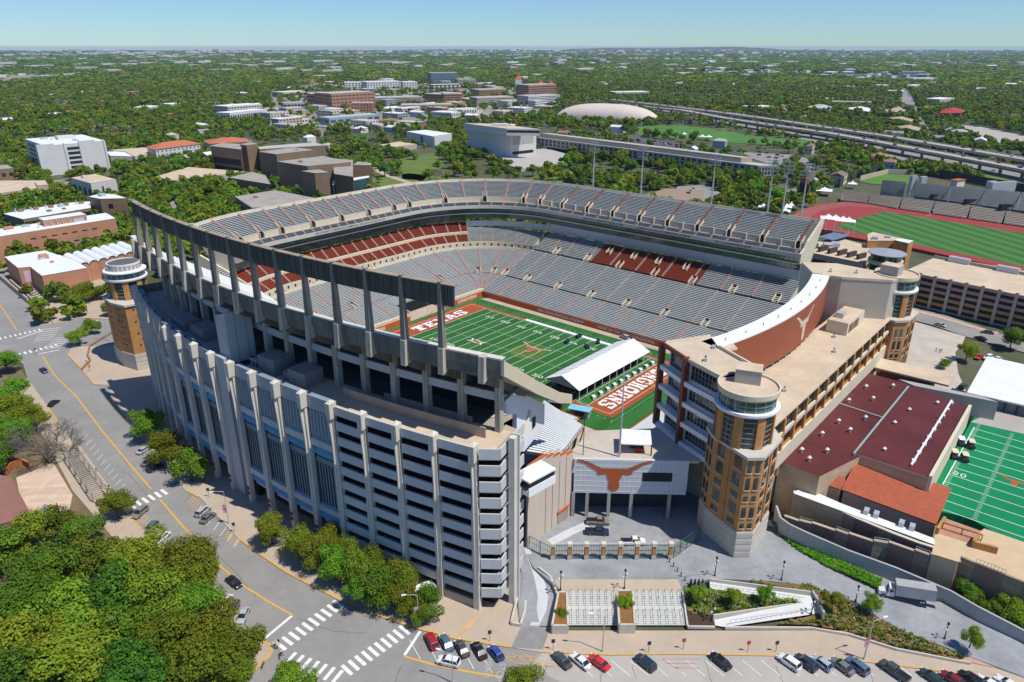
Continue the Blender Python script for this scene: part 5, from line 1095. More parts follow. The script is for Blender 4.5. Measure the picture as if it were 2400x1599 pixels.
paint([[(620,1497),(685,1443)],[(948,1536),(985,1480)],[(40,795),(100,775)],[(90,830),(140,820)]],mark_w,.6)
def zebra(a,b,n,w_,ln,z=.022):
 A,B = G(*a),G(*b);mb = MB();d = (B-A).normalized();nn = Vector((-d.y,d.x,0))
 for i in range(n):
  c = A.lerp(B,(i+.5)/n);mb.add([c-d*w_/2-nn*ln/2,c+d*w_/2-nn*ln/2,c+d*w_/2+nn*ln/2,c-d*w_/2+nn*ln/2],[(0,1,2,3)],mark_w)
 for v in range(len(mb.v)): mb.v[v] = (mb.v[v][0],mb.v[v][1],z)
 struct('crosswalk',mb)
zebra((650,1520),(800,1411),10,.75,3.3);zebra((805,1576),(955,1472),10,.75,3.3);zebra((672,1540),(800,1590),7,.75,3.3)
zebra((302,1190),(392,1150),6,.8,3.4);zebra((40,832),(138,808),8,.7,3.2);zebra((-5,795),(98,772),9,.6,2.6);zebra((100,800),(120,768),6,.35,7);zebra((118,838-20),(150,790),6,.35,6)
paint([[(x0,y0),(x1,y1)] for x0,y0,x1,y1 in [(193+i*8.7,1052-20+i*11.6,193+i*8.7+13,1052-20+i*11.6-13) for i in range(12)]],mark_w,.14)
paint([[(485+i*15.5,1230+i*13.2),(485+i*15.5+14,1230+i*13.2-20)] for i in range(5)],mark_w,.14)
paint([[(960+i*42,1500+i*8),(985+i*42,1545+i*8)] for i in range(5)]+[[(1300+i*44,1548),(1345+i*44,1585)] for i in range(1,26)],mark_w,.14,.03)
paint([[(578+i*5,1264+i*4.2),(563+i*5,1290+i*4.2)] for i in range(-7,-1)]+[[(455+i*5,1160+i*5),(440+i*5,1180+i*5)] for i in range(6)]+[[(322+i*6,1222+i*3),(335+i*6,1200+i*6)] for i in range(4)],mark_y,.2,.024)
paint([[(1183,1540),(1235,1538),(1280,1562),(1300,1564)],[(1183,1540),(1215,1556),(1310,1564)],[(1225,1532),(1310,1564)],[(1200,1530),(1240,1556)],[(1240,1550),(1270,1530)]],mark_y,.16,.03)
paint([[(1552,1545),(1600,1575)],[(1552,1545),(1640,1545)],[(1560,1555),(1630,1556)],[(1575,1565),(1640,1567)]],M('red_marking',(.55,.12,.08)),.12,.03)
mb = MB()
for i,(x,y) in enumerate(((1130,1572),(1175,1580))):
 p = G(x+12,y+14,.03);me = None
for i,pt in enumerate(((1145,1560),(1172,1575))):
 p = G(*pt,.03);u = (G(1175,1587,0)-G(1100,1575,0)).normalized();o = put_text('road_lettering',['AHEAD','STOP'][i],1.9,M('faded_marking',(.40,.40,.38)),p,(-u.y,u.x,0) if False else (u.y,-u.x,0),u*-1 if False else u,None);o['kind'] = 'structure'
mb = MB()
random.seed(3)
for l in [[(1190,1560),(1180,1600)],[(1280,1560),(1270,1605)],[(1490,1590),(1482,1560)],[(1650,1545),(1668,1600)],[(1820,1562),(1836,1605)],[(940,1560),(925,1600)],[(1410,1562),(1408,1600)],[(2040,1580),(2050,1605)],[(360,1180),(300,1110)],[(600,1400),(560,1350),(500,1290)],[(240,1010),(300,1090)],[(700,1450),(780,1480),(860,1485)]]:
 pp = [G(x,y) for x,y in l];q = []
 for i in range(len(pp)-1):
  for j in range(6): q.append(pp[i].lerp(pp[i+1],j/6)+Vector((random.uniform(-.15,.15),random.uniform(-.15,.15),0)))
 strip(mb,q+[pp[-1]],.09,.012,M('tar_crack',(.09,.085,.08)))
struct('road_cracks',mb)
PZ = 2.4
PL = [(1228,1216),(1228,1290),(1250,1330),(1318,1386),(1310,1386),(1600,1386),(1600,1374),(1668,1356),(1800,1362),(1900,1372),(2000,1415),(2120,1480),(2250,1530),(2500,1625),(2500,1535),(2300,1450),(2100,1360),(1940,1310),(1825,1254),(1780,1220),(1640,1060),(1230,1060)]
def zpl(x): return PZ if x < 1950 else max(.16,PZ-(x-1950)/420*PZ)
pts = [G(x,y,zpl(x)) for x,y in PL];mb = MB();mb.prism([(p.x,p.y) for p in pts],-.3,[p.z for p in pts],plaza_m);struct('plaza',mb)
struct('sloped_drive',(lambda m_: (m_.add([G(x,y,z) for x,y,z in ((1228,1216,PZ+.01),(1300,1216,PZ+.01),(1232,1290,PZ),(1205,1260,PZ),(1266,1470,.17),(1218,1470,.17),(1218,1400,1.0),(1212,1330,1.9),(1200,1300,2.2))],[(5,4,2,3)],plaza_m),m_)[1])(MB()))
dr = [(1215,1262),(1240,1262),(1247,1290),(1275,1330),(1303,1385),(1312,1420),(1290,1468),(1222,1464),(1232,1400),(1230,1370),(1215,1310)]
def zdr(y): return PZ-.02 if y < 1300 else max(.18,PZ-(y-1300)/150*PZ)
DL = [(1212,1255),(1210,1290),(1214,1310),(1222,1340),(1228,1370),(1231,1400),(1228,1432),(1222,1466)];DRr = [(1245,1262),(1252,1290),(1266,1312),(1284,1340),(1299,1370),(1307,1400),(1302,1432),(1288,1468)]
mb = MB();L_ = [G(x,y,zdr(y)+.06) for x,y in DL];R_ = [G(x,y,zdr(y)+.06) for x,y in DRr]
for i in range(7): mb.add([L_[i],L_[i+1],R_[i+1],R_[i]],[(0,1,2,3)],plaza_m)
struct('curving_drive',mb)
mb = MB();u_ = [.62,.62,.6,.58,.55,.55,.55,.45]
for i in range(7):
 a,b,c,d = L_[i].lerp(R_[i],u_[i]-.16),L_[i+1].lerp(R_[i+1],u_[i+1]-.16),L_[i+1].lerp(R_[i+1],u_[i+1]+.16),L_[i].lerp(R_[i],u_[i]+.16);mb.add([p+Vector((0,0,.03)) for p in (a,b,c,d)],[(0,1,2,3)],path_w)
struct('white_path',mb)
pc = [(1259,1240),(1252,1290),(1256,1330),(1272,1370),(1272,1410),(1256,1466)]
mb = MB();pp = [G(x,y,PZ) for x,y in ((1290,1272),(1335,1248),(1375,1230))];strip(mb,pp,2.4,PZ+.02,path_w);struct('white_path',mb)
mb = MB();mb.poly([G(x,y,.17) for x,y in ((1222,1468),(1290,1470),(1272,1522),(1198,1518))][::-1],M('grey_crossover',(.24,.23,.22)));struct('crossover',mb)
mb = MB();mb.poly([G(x,y,PZ+.012) for x,y in ((1312,1386),(1598,1386),(1590,1358),(1300,1358))][::-1],walk);struct('plaza_band',mb)
mb = MB();mb.poly([G(x,y,.17) for x,y in ((1115,1440),(1126,1443),(1085,1490),(1070,1487))][::-1],M('orange_band',(.55,.34,.18)));struct('paving_band',mb)
def low_wall(lab,pts,z0f,z1f,th=.45,m=None,cat='wall',name='retaining_wall'):
 t = MB();P = [G(x,y,z1f(x,y)) for x,y in pts]
 for i in range(len(P)-1):
  a,b = P[i],P[i+1];dx,dy = b.x-a.x,b.y-a.y;L = math.hypot(dx,dy);nx,ny = -dy/L*th/2,dx/L*th/2;za0,zb0 = z0f(*pts[i]),z0f(*pts[i+1])
  t.add([(a.x-nx,a.y-ny,za0),(b.x-nx,b.y-ny,zb0),(b.x+nx,b.y+ny,zb0),(a.x+nx,a.y+ny,za0),(a.x-nx,a.y-ny,a.z),(b.x-nx,b.y-ny,b.z),(b.x+nx,b.y+ny,b.z),(a.x+nx,a.y+ny,a.z)],
    [(0,1,5,4),(2,3,7,6),(4,5,6,7),(0,4,7,3),(1,2,6,5)],m or limest)
 return t.build(name,m or limest,None,label=lab,cat=cat)
low_wall('curved pale kerb wall on the right of the winding drive',[(1262,1328),(1290,1350),(1305,1385),(1308,1400),(1292,1468)],lambda x,y: 0,lambda x,y: zdr(y)+1.0)
low_wall('pale planter wall between the corner pier and the winding drive',[(1222,1370),(1233,1400),(1230,1430),(1220,1462),(1198,1458),(1215,1390)],lambda x,y: 0,lambda x,y: .9)
RWp = [(1820,1200),(1830,1228),(1850,1243),(1890,1262),(1990,1305),(2100,1345),(2230,1400),(2290,1435),(2400,1492),(2520,1560)]
low_wall('long grey concrete retaining wall curving down the right side drive',[(x,y-15) for x,y in RWp],lambda x,y: -.3,lambda x,y: 6.6 if x < 1900 else 6.6-(x-1900)/620*4.5,.5,M('retaining_concrete',(.36,.37,.37),var=.1,scale=.15,streak=True))
def stairs(xa0,xa1,xb0,xb1,lab):
 t0,t1 = G(xa0,1386,PZ),G(xa1,1386,PZ);f0,f1 = G(xb0,1466,.15),G(xb1,1466,.15);th = thing('steps',lab,'steps',(f0.x,f0.y,.15));mb = MB();n = 16
 seq = [(i/19,(i+1)/19) for i in range(8)]+[(8/19,11/19)]+[(i/19,(i+1)/19) for i in range(11,19)]
 nz = len(seq)
 for k,(u,v) in enumerate(seq):
  z = .15+(PZ-.15)*(k+1)/nz;a,b = f0.lerp(t0,u),f1.lerp(t1,u);c,d = f0.lerp(t0,v),f1.lerp(t1,v)
  mb.add([(a.x,a.y,z-.16),(b.x,b.y,z-.16),(b.x,b.y,z),(a.x,a.y,z),(d.x,d.y,z),(c.x,c.y,z)],[(0,1,2,3),(3,2,4,5)],step_m)
 mb.build('treads',step_m,th)
 for j in range(7):
  for fl in ((0.02,.40),(.58,.98)):
   s_ = (j+.5)/7;a = f0.lerp(f1,s_).lerp(t0.lerp(t1,s_),fl[0]);b = f0.lerp(f1,s_).lerp(t0.lerp(t1,s_),fl[1]);za = .15+(PZ-.15)*(0.05 if fl[0] < .1 else .53);zb = .15+(PZ-.15)*(.5 if fl[0] < .1 else 1)
   m = MB();m.tube((a.x,a.y,za+.9),(b.x,b.y,zb+.9),.04,n=4,m=dsteel)
   for q,zq_ in ((a,za),(b,zb),((a+b)/2,(za+zb)/2)): m.tube((q.x,q.y,zq_),(q.x,q.y,zq_+.9),.04,n=4,m=dsteel)
   m.build('hand_rail',dsteel,th)
stairs(1329,1446,1331,1449,'wide pale steps left of the middle planter');stairs(1484,1598,1487,1610,'wide pale steps right of the middle planter')
def planter(lab,pts,zt,mfill,wallm=None):
 t = thing('planter',lab,'planter',(*G(*pts[0],0).xy,0));P = [G(x,y,zt) for x,y in pts];n = len(P)
 for i in range(n): mb = MB();mb.wall(P[i],P[(i+1) % n],-.1,zt+.12,.4,wallm or limest);mb.build('planter_wall',limest,t)
 mb = MB();mb.prism([(p.x,p.y) for p in P],0,zt-.1,mfill);mb.build('soil',soil,t);return t
planter('narrow planter with orange mulch left of the steps',[(1309,1388),(1328,1388),(1331,1466),(1294,1466)],2.3,mulch)
planter('middle planter with a bushy young tree between the steps',[(1446,1384),(1482,1384),(1488,1464),(1452,1464)],2.4,mulch)
bed = [(1600,1380,2.5),(1660,1380,2.4),(1880,1405,2.2),(1905,1420,1.4),(1880,1440,.8),(1830,1462,.35),(1690,1466,.3),(1670,1440,.7),(1676,1466,.3),(1612,1466,.3)]
SL = {}
def slope(name,pts,m): mb = MB();P = [G(*p) for p in pts];mb.poly(P[::-1],m);o = struct(name,mb);return o
slope('planted_bed',[(1602,1384,2.6),(1660,1382,2.5),(1880,1411,2.0),(1670,1441,1.0),(1612,1438,1.0)],M('bed_green_mulch',(.11,.10,.04),var=.3,scale=.6,col2=(.22,.13,.05)))
slope('dark_bed',[(1612,1438,1.0),(1668,1442,1.0),(1676,1466,.4),(1612,1466,.4)],soil)
slope('white_ramp',[(1663,1358,2.44),(1905,1387,2.2),(1930,1436,1.1),(1700,1470,.2),(1676,1466,.2),(1672,1443,.9),(1882,1412,1.9),(1664,1380,2.3)],M('pale_ramp',(.60,.60,.58),var=.04))
slope('planted_slope',[(1750,1360,2.5),(1900,1372,2.4),(2000,1415,2.0),(2120,1480,1.3),(2262,1538,.6),(2250,1545,.4),(2100,1515,.4),(1990,1480,.4),(1900,1465,.3),(1820,1462,.3),(1935,1436,1.2),(1905,1387,2.3)],M('slope_mulch',(.13,.11,.035),var=.3,scale=.35,col2=(.30,.15,.045)))
slope('pink_gravel',[(2262,1528,.7),(2350,1568,.25),(2250,1548,.3)],M('pink_gravel',(.48,.30,.22)))
slope('grass_strip',[(1828,1256,2.5),(1900,1285,2.6),(2000,1330,2.6),(2065,1358,2.4),(2060,1380,2.2),(1940,1330,2.4),(1870,1290,2.4)],M('strip_grass',(.06,.12,.02),var=.3,scale=.8))
low_wall('low pale wall along the foot of the planted slope',[(1700,1469),(1900,1470),(1990,1485),(2100,1519),(2250,1548),(2275,1552)],lambda x,y: 0,lambda x,y: .75,.35)
low_wall('pale wall on the upper side of the zigzag ramp',[(1663,1356),(1760,1368),(1900,1386)],lambda x,y: 0,lambda x,y: 3.2,.3)
low_wall('pale wall on the lower side of the zigzag ramp',[(1672,1441),(1780,1425),(1882,1411)],lambda x,y: 0,lambda x,y: 1.9,.3)
low_wall('grey end wall at the bend of the zigzag ramp',[(1905,1384),(1918,1405),(1932,1436)],lambda x,y: 0,lambda x,y: 2.9,.5,conc)
low_wall('pale wall between the right steps and the dark soil bed',[(1600,1384),(1612,1466)],lambda x,y: 0,lambda x,y: 2.9-(y-1384)/82*2.2,.35)
low_wall('pale wall along the foot of the dark soil bed',[(1612,1467),(1676,1468)],lambda x,y: 0,lambda x,y: .7,.35)
for pts,lab in (([(1664,1378),(1780,1394),(1882,1410)],'thin steel hand rail on the upper run of the zigzag ramp'),([(1712,1462),(1820,1446),(1925,1432)],'thin steel hand rail on the lower run of the zigzag ramp')):
 P = [G(x,y,1.9 if 'upper' in lab else .8) for x,y in pts];m = MB()
 for i in range(2):
  a,b = P[i],P[i+1];m.tube(a+Vector((0,0,1)),b+Vector((0,0,1)),.05,n=4,m=sgrey)
  for j in range(9): q = a.lerp(b,j/9);m.tube(q,q+Vector((0,0,1)),.04,n=4,m=sgrey)
 m.build('hand_rail',sgrey,label=lab,cat='railing')
gl = thing('turnstile_gates','row of brick and limestone gate piers with green steel gates between them','gate',(*G(1293,1310,PZ).xy,PZ))
ga,gb = G(1295,1310,PZ),G(1570,1309,PZ);gdir = (gb-ga).normalized()
for i in range(8):
 p = ga.lerp(gb,i/7);mb = MB();mb.box((p.x,p.y,PZ+.55),(.95,.95,1.1),m=limest,dirx=gdir);mb.box((p.x,p.y,PZ+2.4),(.8,.8,2.6),m=brick,dirx=gdir);mb.box((p.x,p.y,PZ+4.1),(1.1,1.1,.8),m=cream,dirx=gdir);mb.build('gate_pier',brick,gl)
 if i < 7:
  a = p+gdir*.5;b = ga.lerp(gb,(i+1)/7)-gdir*.5;mb = MB();mb.wall(a,b,PZ+4.05,PZ+4.3,.5,sgrey);mb.wall(a,b,PZ+.1,PZ+.2,.1,gsteel);mb.wall(a,b,PZ+2.2,PZ+2.3,.1,gsteel);mb.wall(a,b,PZ+3.6,PZ+3.7,.1,gsteel)
  for j in range(9): q = a.lerp(b,j/8);mb.box((q.x,q.y,PZ+1.9),(.07,.07,3.6),m=gsteel)
  mb.build('steel_gate',gsteel,gl)
def fence(lab,pts,z,h,m=gsteel,th=.08,sp=2.5,mesh=True):
 t = thing('fence',lab,'fence',(*pts[0].xy,z))
 for i in range(len(pts)-1):
  a,b = pts[i],pts[i+1];L = (b-a).length;n = max(1,int(L/sp))
  for j in range(n):
   p,q = a.lerp(b,j/n),a.lerp(b,(j+1)/n);mb = MB();mb.wall(p,q,z+h-.1,z+h,th,m);mb.wall(p,q,z+.1,z+.2,th,m);mb.wall(p,q,z+h*.55,z+h*.55+.06,th*.6,m)
   if mesh:
    for k in range(6): r_ = p.lerp(q,k/6);mb.box((r_.x,r_.y,z+h/2),(.04,.04,h-.2),m=m)
   mb.build('fence_panel',m,t)
  for j in range(n+1): p = a.lerp(b,j/n);mb = MB();mb.box((p.x,p.y,z+h/2),(.16,.16,h+.1),m=m);mb.build('post',m,t)
fence('green steel fence between the beige wall and the left gate pier',[G(1240,1286,PZ),G(1292,1312,PZ)],PZ,3.6)
fence('green steel fence between the right gate pier and the tower',[G(1578,1308,PZ),G(1638,1265,PZ)],PZ,3.6)
for i,(x,y) in enumerate([(1577+i*9-8,1318+i*11) for i in range(5)]): p = G(x,y,PZ);mb = MB();mb.tube(p,p+Vector((0,0,1.1)),.12,n=8,m=dsteel);mb.tube(p+Vector((0,0,1.1)),p+Vector((0,0,1.2)),.16,.04,n=8,m=dsteel);mb.build('bollard',dsteel,label=['topmost','second','middle','fourth','lowest'][i]+' dark bollard in the slanting row right of the gates',cat='bollard',group='dark bollards right of the gates')
for i in range(4): p = G(1619+i*9,1371+i*.3,PZ);mb = MB();mb.lathe(p,[(.28,0),(.3,.9),(.18,1.3),(.22,1.5),(.0,1.7)],10,M('bronze',(.06,.045,.04)));mb.build('bronze_bollard',dark,label=['leftmost','second','third','rightmost'][i]+' of the four bronze bollards above the planted bed',cat='bollard',group='bronze bollards above the planted bed')
mb = MB();p = G(1806,1240,PZ);mb.box((p.x,p.y,PZ+.8),(2.2,1.8,1.5),m=M('dumpster_green',(.04,.08,.07)),rz=.2);mb.box((p.x,p.y,PZ+1.6),(2.3,1.9,.1),m=dsteel,rz=.2);mb.build('dumpster',dark,label='dark green waste container at the foot of the brick tower',cat='waste container')
#  CITY AND CAMPUS BEYOND
_cube = bpy.data.meshes.new('window');bm = bmesh.new();bmesh.ops.create_cube(bm,size=1);bm.to_mesh(_cube);bm.free()
UNIT = {}
def unit(m,name='window'):
 k = (m.name,name)
 if k not in UNIT: me = _cube.copy();me.name = name;me.materials.append(m);UNIT[k] = me
 return UNIT[k]
def face_windows(par,a,b,z0,z1,nr,nc,wf,hf,m,name='window',off=.06,cap=100):
 a,b = Vector((a[0],a[1],0)),Vector((b[0],b[1],0));d = b-a;L = d.length;d.normalize();n_ = Vector((d.y,-d.x,0));c = (a+b)/2
 if (Vector((CX,CY,0))-c).dot(n_) < 0: n_ = -n_
 ang = math.atan2(d.y,d.x);cw,chh = L/nc,(z1-z0)/nr;cnt = par.get('_n',0);rest = MB()
 for i in range(nr):
  for j in range(nc):
   p = a+d*((j+.5)*cw)+n_*off;z = z0+(i+.5)*chh
   if cnt < cap:
    o = bpy.data.objects.new(name,unit(m,name));COL.objects.link(o);o.parent = par;o.matrix_parent_inverse = Matrix.Translation(-par.location)
    o.location = (p.x,p.y,z);o.rotation_euler = (0,0,ang);o.scale = (cw*wf,.16,chh*hf);cnt += 1
   else: rest.box((p.x,p.y,z),(cw*wf,.16,chh*hf),m=m,dirx=d)
 par['_n'] = cnt
 if rest.f: rest.build(name,m,par,kind='stuff')
NB = [0]
def bld(name,label,pts,z,wall,roof,win=None,cat='building',group=None,zb=0,parapet=.5,units=0):
 P = [(p[0],p[1]) for p in pts];n = len(P);A = sum(P[i][0]*P[(i+1) % n][1]-P[(i+1) % n][0]*P[i][1] for i in range(n))
 if A < 0: P = P[::-1]
 cx = sum(p[0] for p in P)/n;cy = sum(p[1] for p in P)/n
 t = thing(name,label,cat,(cx,cy,zb),0,group)
 mb = MB();mb.prism(P,zb-.5,z,wall);mb.build('wall',wall,t)
 v_ = Vector((CX-cx,CY-cy)).normalized()*14
 if math.hypot(cx-CX,cy-CY) > 700: block([(p[0]+v_.x,p[1]+v_.y) for p in P],6)
 mb = MB();mb.prism(grow(P,.12),z,z+parapet*.3,M('parapet_shade',(.40,.36,.31))if False else wall,roof,bottom=True);mb.build('roof',roof,t)
 if win:
  nr,bw,wf,hf,m,z0,z1 = win
  for i in range(n):
   a,b = P[i],P[(i+1) % n];d = (b[0]-a[0],b[1]-a[1]);L = math.hypot(*d);nrm = (d[1]/L,-d[0]/L);c = ((a[0]+b[0])/2,(a[1]+b[1])/2)
   if (CX-c[0])*nrm[0]+(CY-c[1])*nrm[1] <= 0 or L < 5: continue
   face_windows(t,a,b,z0,z1,nr,max(1,round(L/bw)),wf,hf,m)
 rnd = random.Random(int(cx*7+cy))
 for k in range(units):
  u,v = rnd.uniform(.25,.75),rnd.uniform(.25,.75);i = rnd.randrange(n);p = (cx+(P[i][0]-cx)*u*.7,cy+(P[i][1]-cy)*v*.7);mb = MB();s = rnd.uniform(1.5,4)
  mb.box((p[0],p[1],z+s*.25),(s*1.4,s,s*.55),rz=math.atan2(P[1][1]-P[0][1],P[1][0]-P[0][0]),m=sgrey if rnd.random() < .6 else wall);mb.build('roof_unit',sgrey,t)
 block(P,4);return t
def para(a,b,c): return [a,b,Vector((b[0]+c[0]-a[0],b[1]+c[1]-a[1],a[2])),c]   # a-b front edge, c behind a
def zsolve(bx,by,ty):
 b = G(bx,by,0);lo,hi = -10,108
 for _ in range(40):
  m_ = (lo+hi)/2
  if proj((b.x,b.y,m_))[1] > ty: lo = m_
  else: hi = m_
 return lo
ZO = {1: (0,80,2.9425),2: (800,80,2.9425),3: (1600,80,2.9425),4: (0,500,2.9425),6: (1600,500,2.9425),7: (1880,380,2.298)}
def fb(name,label,zn,x0,y0,x1,y1,ytop,depth,wall,roof,win=None,cat='building',group=None,units=0,sub=None):
 ox,oy,s = ZO[zn];a = G(ox+x0/s,oy+y0/s,0);b = G(ox+x1/s,oy+y1/s,0);h = zsolve(ox+x0/s,oy+y0/s,oy+ytop/s)
 d = (b-a).normalized();n_ = Vector((-d.y,d.x,0))
 if n_.dot(a-Vector((CX,CY,0))) < 0: n_ = -n_
 w_ = None
 if win: nr,bw,wf,hf,m = win;w_ = (nr,bw,wf,hf,m,h*.06,h*.94)
 return bld(name,label,[a,b,b+n_*depth,a+n_*depth],h,wall,roof,w_,cat,group,units=units),a,b,n_,h
tanw = M('tan_stone_wall',(.46,.40,.31),var=.07,scale=.1);whw = M('white_stone_wall',(.62,.61,.58),var=.05,scale=.1);pale = M('pale_travertine',(.58,.55,.50),var=.05,scale=.1)
gw1 = M('window_dark',(.03,.035,.045),rough=.25,var=.3,scale=.05,spec=.6);gw2 = M('window_blue',(.05,.09,.13),rough=.15,var=.3,scale=.05,spec=.8)
redb = M('hospital_brick',(.38,.20,.13),var=.10,scale=.06);asr = M('pale_gravel_roof',(.44,.42,.38),var=.12,scale=.05)
w1 = bld('office_building','white concrete block with rows of dark recessed slots beyond the trees',para(Z1(310,772,27),Z1(725,737,27),Z1(172,724,27)),27,whw,roof_w,None,units=6)
A_ = w1.children[0]
a,b,c = Z1(310,772,27),Z1(725,737,27),Z1(172,724,27)
d = (b-a).normalized();L = (b-a).length
for i in range(5): p0 = a+d*L*.34;p1 = a+d*L*.66;face_windows(w1,p0,p1,4.4+i*4.3,6.9+i*4.3,1,1,1,1,gw1,'window_slot')
for i in range(5): face_windows(w1,a+(c-a)*.1,a+(c-a)*.45,4.4+i*4.3,6.9+i*4.3,1,2,.8,1,gw1);face_windows(w1,a+(c-a)*.55,a+(c-a)*.9,4.4+i*4.3,6.9+i*4.3,1,2,.8,1,gw1)
for t_,h in ((.0,28.5),(.3,28.2),(.68,29),(.97,28.4)):
 p = a+d*L*t_;mb = MB();mb.box((p.x-d.y*-1*0-.6*0,p.y,h/2),(L*.28 if t_ in (.0,.68) else 1.2,2.2,h),m=whw,dirx=d);mb.build('wall_pier',whw,w1)
mb = MB();c4 = a+d*L*.55+(c-a)*.6;mb.box((c4.x,c4.y,28.6),(16,11,3.6),m=whw,dirx=d);mb.build('penthouse',whw,w1)
bld('parking_structure','tan parking structure with long slots at the left edge',[Z1(-80,1060,10),Z1(5,1012,10),Z1(245,1010,10),Z1(262,1062,10),Z1(-80,1110,10)],10,tanw,roof_t,(3,9,.88,.36,gw1,1,9.4),'parking structure')
bld('parking_structure_end','peach stair block at the end of the tan parking structure',[Z1(238,1012,12),Z1(310,1010,12),Z1(332,1040,12),Z1(255,1045,12)],12,M('peach_wall',(.56,.42,.30)),roof_t)
bld('brown_hall','small brown block cut by the left edge of the frame',[Z1(-60,905,10),Z1(50,903,10),Z1(92,925,10),Z1(-60,940,10)],10,brown_b,roof_g,(1,6,.5,.5,gw1,2,8))
bld('gymnasium','grey stone hall with tall arched windows left of the oak trees',[Z1(490,992,14.5),Z1(625,1030,14.5),Z1(800,1003,14.5),Z1(655,966,14.5)],14.5,pale,roof_t,None,units=2)
gy = [Z1(490,992,14.5),Z1(625,1030,14.5),Z1(800,1003,14.5)];gy_t = bpy.data.objects['gymnasium']
face_windows(gy_t,gy[0],gy[1],2,10,1,4,.5,.95,gw1,'arched_window');face_windows(gy_t,gy[1].lerp(gy[2],.38),gy[1].lerp(gy[2],.47),3,11,1,1,.8,1,gw1)
bt = bld('brown_hall','tall brown tower block with one square window',[Z1(612,1122,17),Z1(690,1137,17),Z1(872,1133,17),Z1(795,1108,17),Z1(700,1100,17)],17,brown_b,roof_w,None,units=1)
p,q = Z1(690,1137,17),Z1(872,1133,17);face_windows(bt,p.lerp(q,.26),p.lerp(q,.45),10.5,13.5,1,1,.9,1,dark)
bb = bld('brown_hall','long low brown hall with white roof and roof fans',[Z1(25,1240,11),Z1(160,1278,11),Z1(625,1200,11),Z1(620,1155,11),Z1(440,1168,11)],11,brown_b,roof_w,None,units=3)
face_windows(bb,Z1(160,1278,11),Z1(625,1200,11),5.5,9.0,1,1,.98,1,dark,'window_band')
for i in range(5): p = Z1(110+i*105,1232-i*14,11);mb = MB();mb.tube(p,p+Vector((0,0,2.6)),.5,n=8,m=sgrey);mb.box(p+Vector((3,0,1)),(3,1.4,2),m=brown_b);mb.build('roof_fan',sgrey,bb)
pk = bld('peach_hall','long peach brick block with two rows of slit windows',para(Z1(-160,1422,15.5),Z1(795,1272,15.5),Z1(-200,1375,15.5)),15.5,brick_p,roof_w,None,units=5)
a,b = Z1(-160,1422,15.5),Z1(795,1272,15.5)
for zz in (6.2,11.2): face_windows(pk,a.lerp(b,.33),a.lerp(b,.86),zz,zz+.55,1,7,.5,1,dark,'slit_window')
p = Z1(440,1300,15.5);mb = MB();mb.box((p.x,p.y,17.4),(22,9,3.6),m=brick_p,dirx=b-a);mb.box((p.x,p.y,19.3),(22.4,9.4,.2),m=roof_w,dirx=b-a);mb.build('penthouse',brick_p,pk)
for i in range(9): q = a.lerp(b,.42+i*.045)+Vector((2,6,0));mb = MB();mb.tube((q.x,q.y,15.5),(q.x,q.y,19.2),.25,n=6,m=sgrey);mb.build('flue',sgrey,pk)
ah = bld('auditorium','brick auditorium with flat white roofs beside the crossing',[Z4(32,302,11),Z4(125,378,11),Z4(210,370,11),Z4(290,433,11),Z4(600,378,11),Z4(515,330,11),Z4(310,258,11)],11,brick_p,roof_w,None,units=3)
p,q = Z4(125,378,11),Z4(210,370,11);face_windows(ah,p.lerp(q,.3),p.lerp(q,.9),3.5,9.2,1,1,.9,1,M('pink_banner',(.60,.48,.62),var=.1,scale=.3,col2=(.70,.40,.42)),'banner')
mb = MB();mb.prism([Z4(290,433,0).xy,Z4(600,378,0).xy,Z4(560,330,0).xy,Z4(300,380,0).xy],0,.1,brick_p)
fr0,fr1 = Z4(510,348,11),Z4(950,246,11);bkv = Z4(395,283,11)-fr0;nv = 8;vt = thing('vaulted_wing','row of eight white barrel vaults over brick arches beside the auditorium','building',(fr0.x,fr0.y,0));stp = (fr1-fr0)/(nv-1);rv = stp.length/2*.98;dv = stp.normalized()
for i in range(nv):
 c0 = fr0+stp*i;c1 = c0+bkv;mb = MB();seg = 12;vs = []
 for c in (c0,c1):
  for k in range(seg+1): t_ = math.pi*k/seg;vs.append((c.x+dv.x*rv*math.cos(t_),c.y+dv.y*rv*math.cos(t_),8.6+rv*.85*math.sin(t_)))
 mb.add(vs,[(k,k+1,seg+2+k,seg+1+k) for k in range(seg)],roof_w);mb.build('vault',roof_w,vt,smooth=True)
 mb = MB();mb.add([vs[k] for k in range(seg+1)]+[(vs[seg][0],vs[seg][1],0),(vs[0][0],vs[0][1],0)],[tuple(range(seg+3))],brick_p);mb.build('arch_wall',brick_p,vt)
 mb = MB()
 for k in range(seg): x0,x1 = Vector(vs[k]),Vector(vs[k+1]);o_ = Vector((0,0,-.75));f_ = (fr0-bkv*0-c0).normalized()*0;nn_ = -bkv.normalized()*.12;mb.add([x0+nn_,x1+nn_,x1+o_+nn_,x0+o_+nn_],[(0,1,2,3)],M('arch_trim',(.16,.08,.06)))
 mb.build('arch_trim',brick,vt)
block([fr0,fr1,fr1+bkv,fr0+bkv],4)
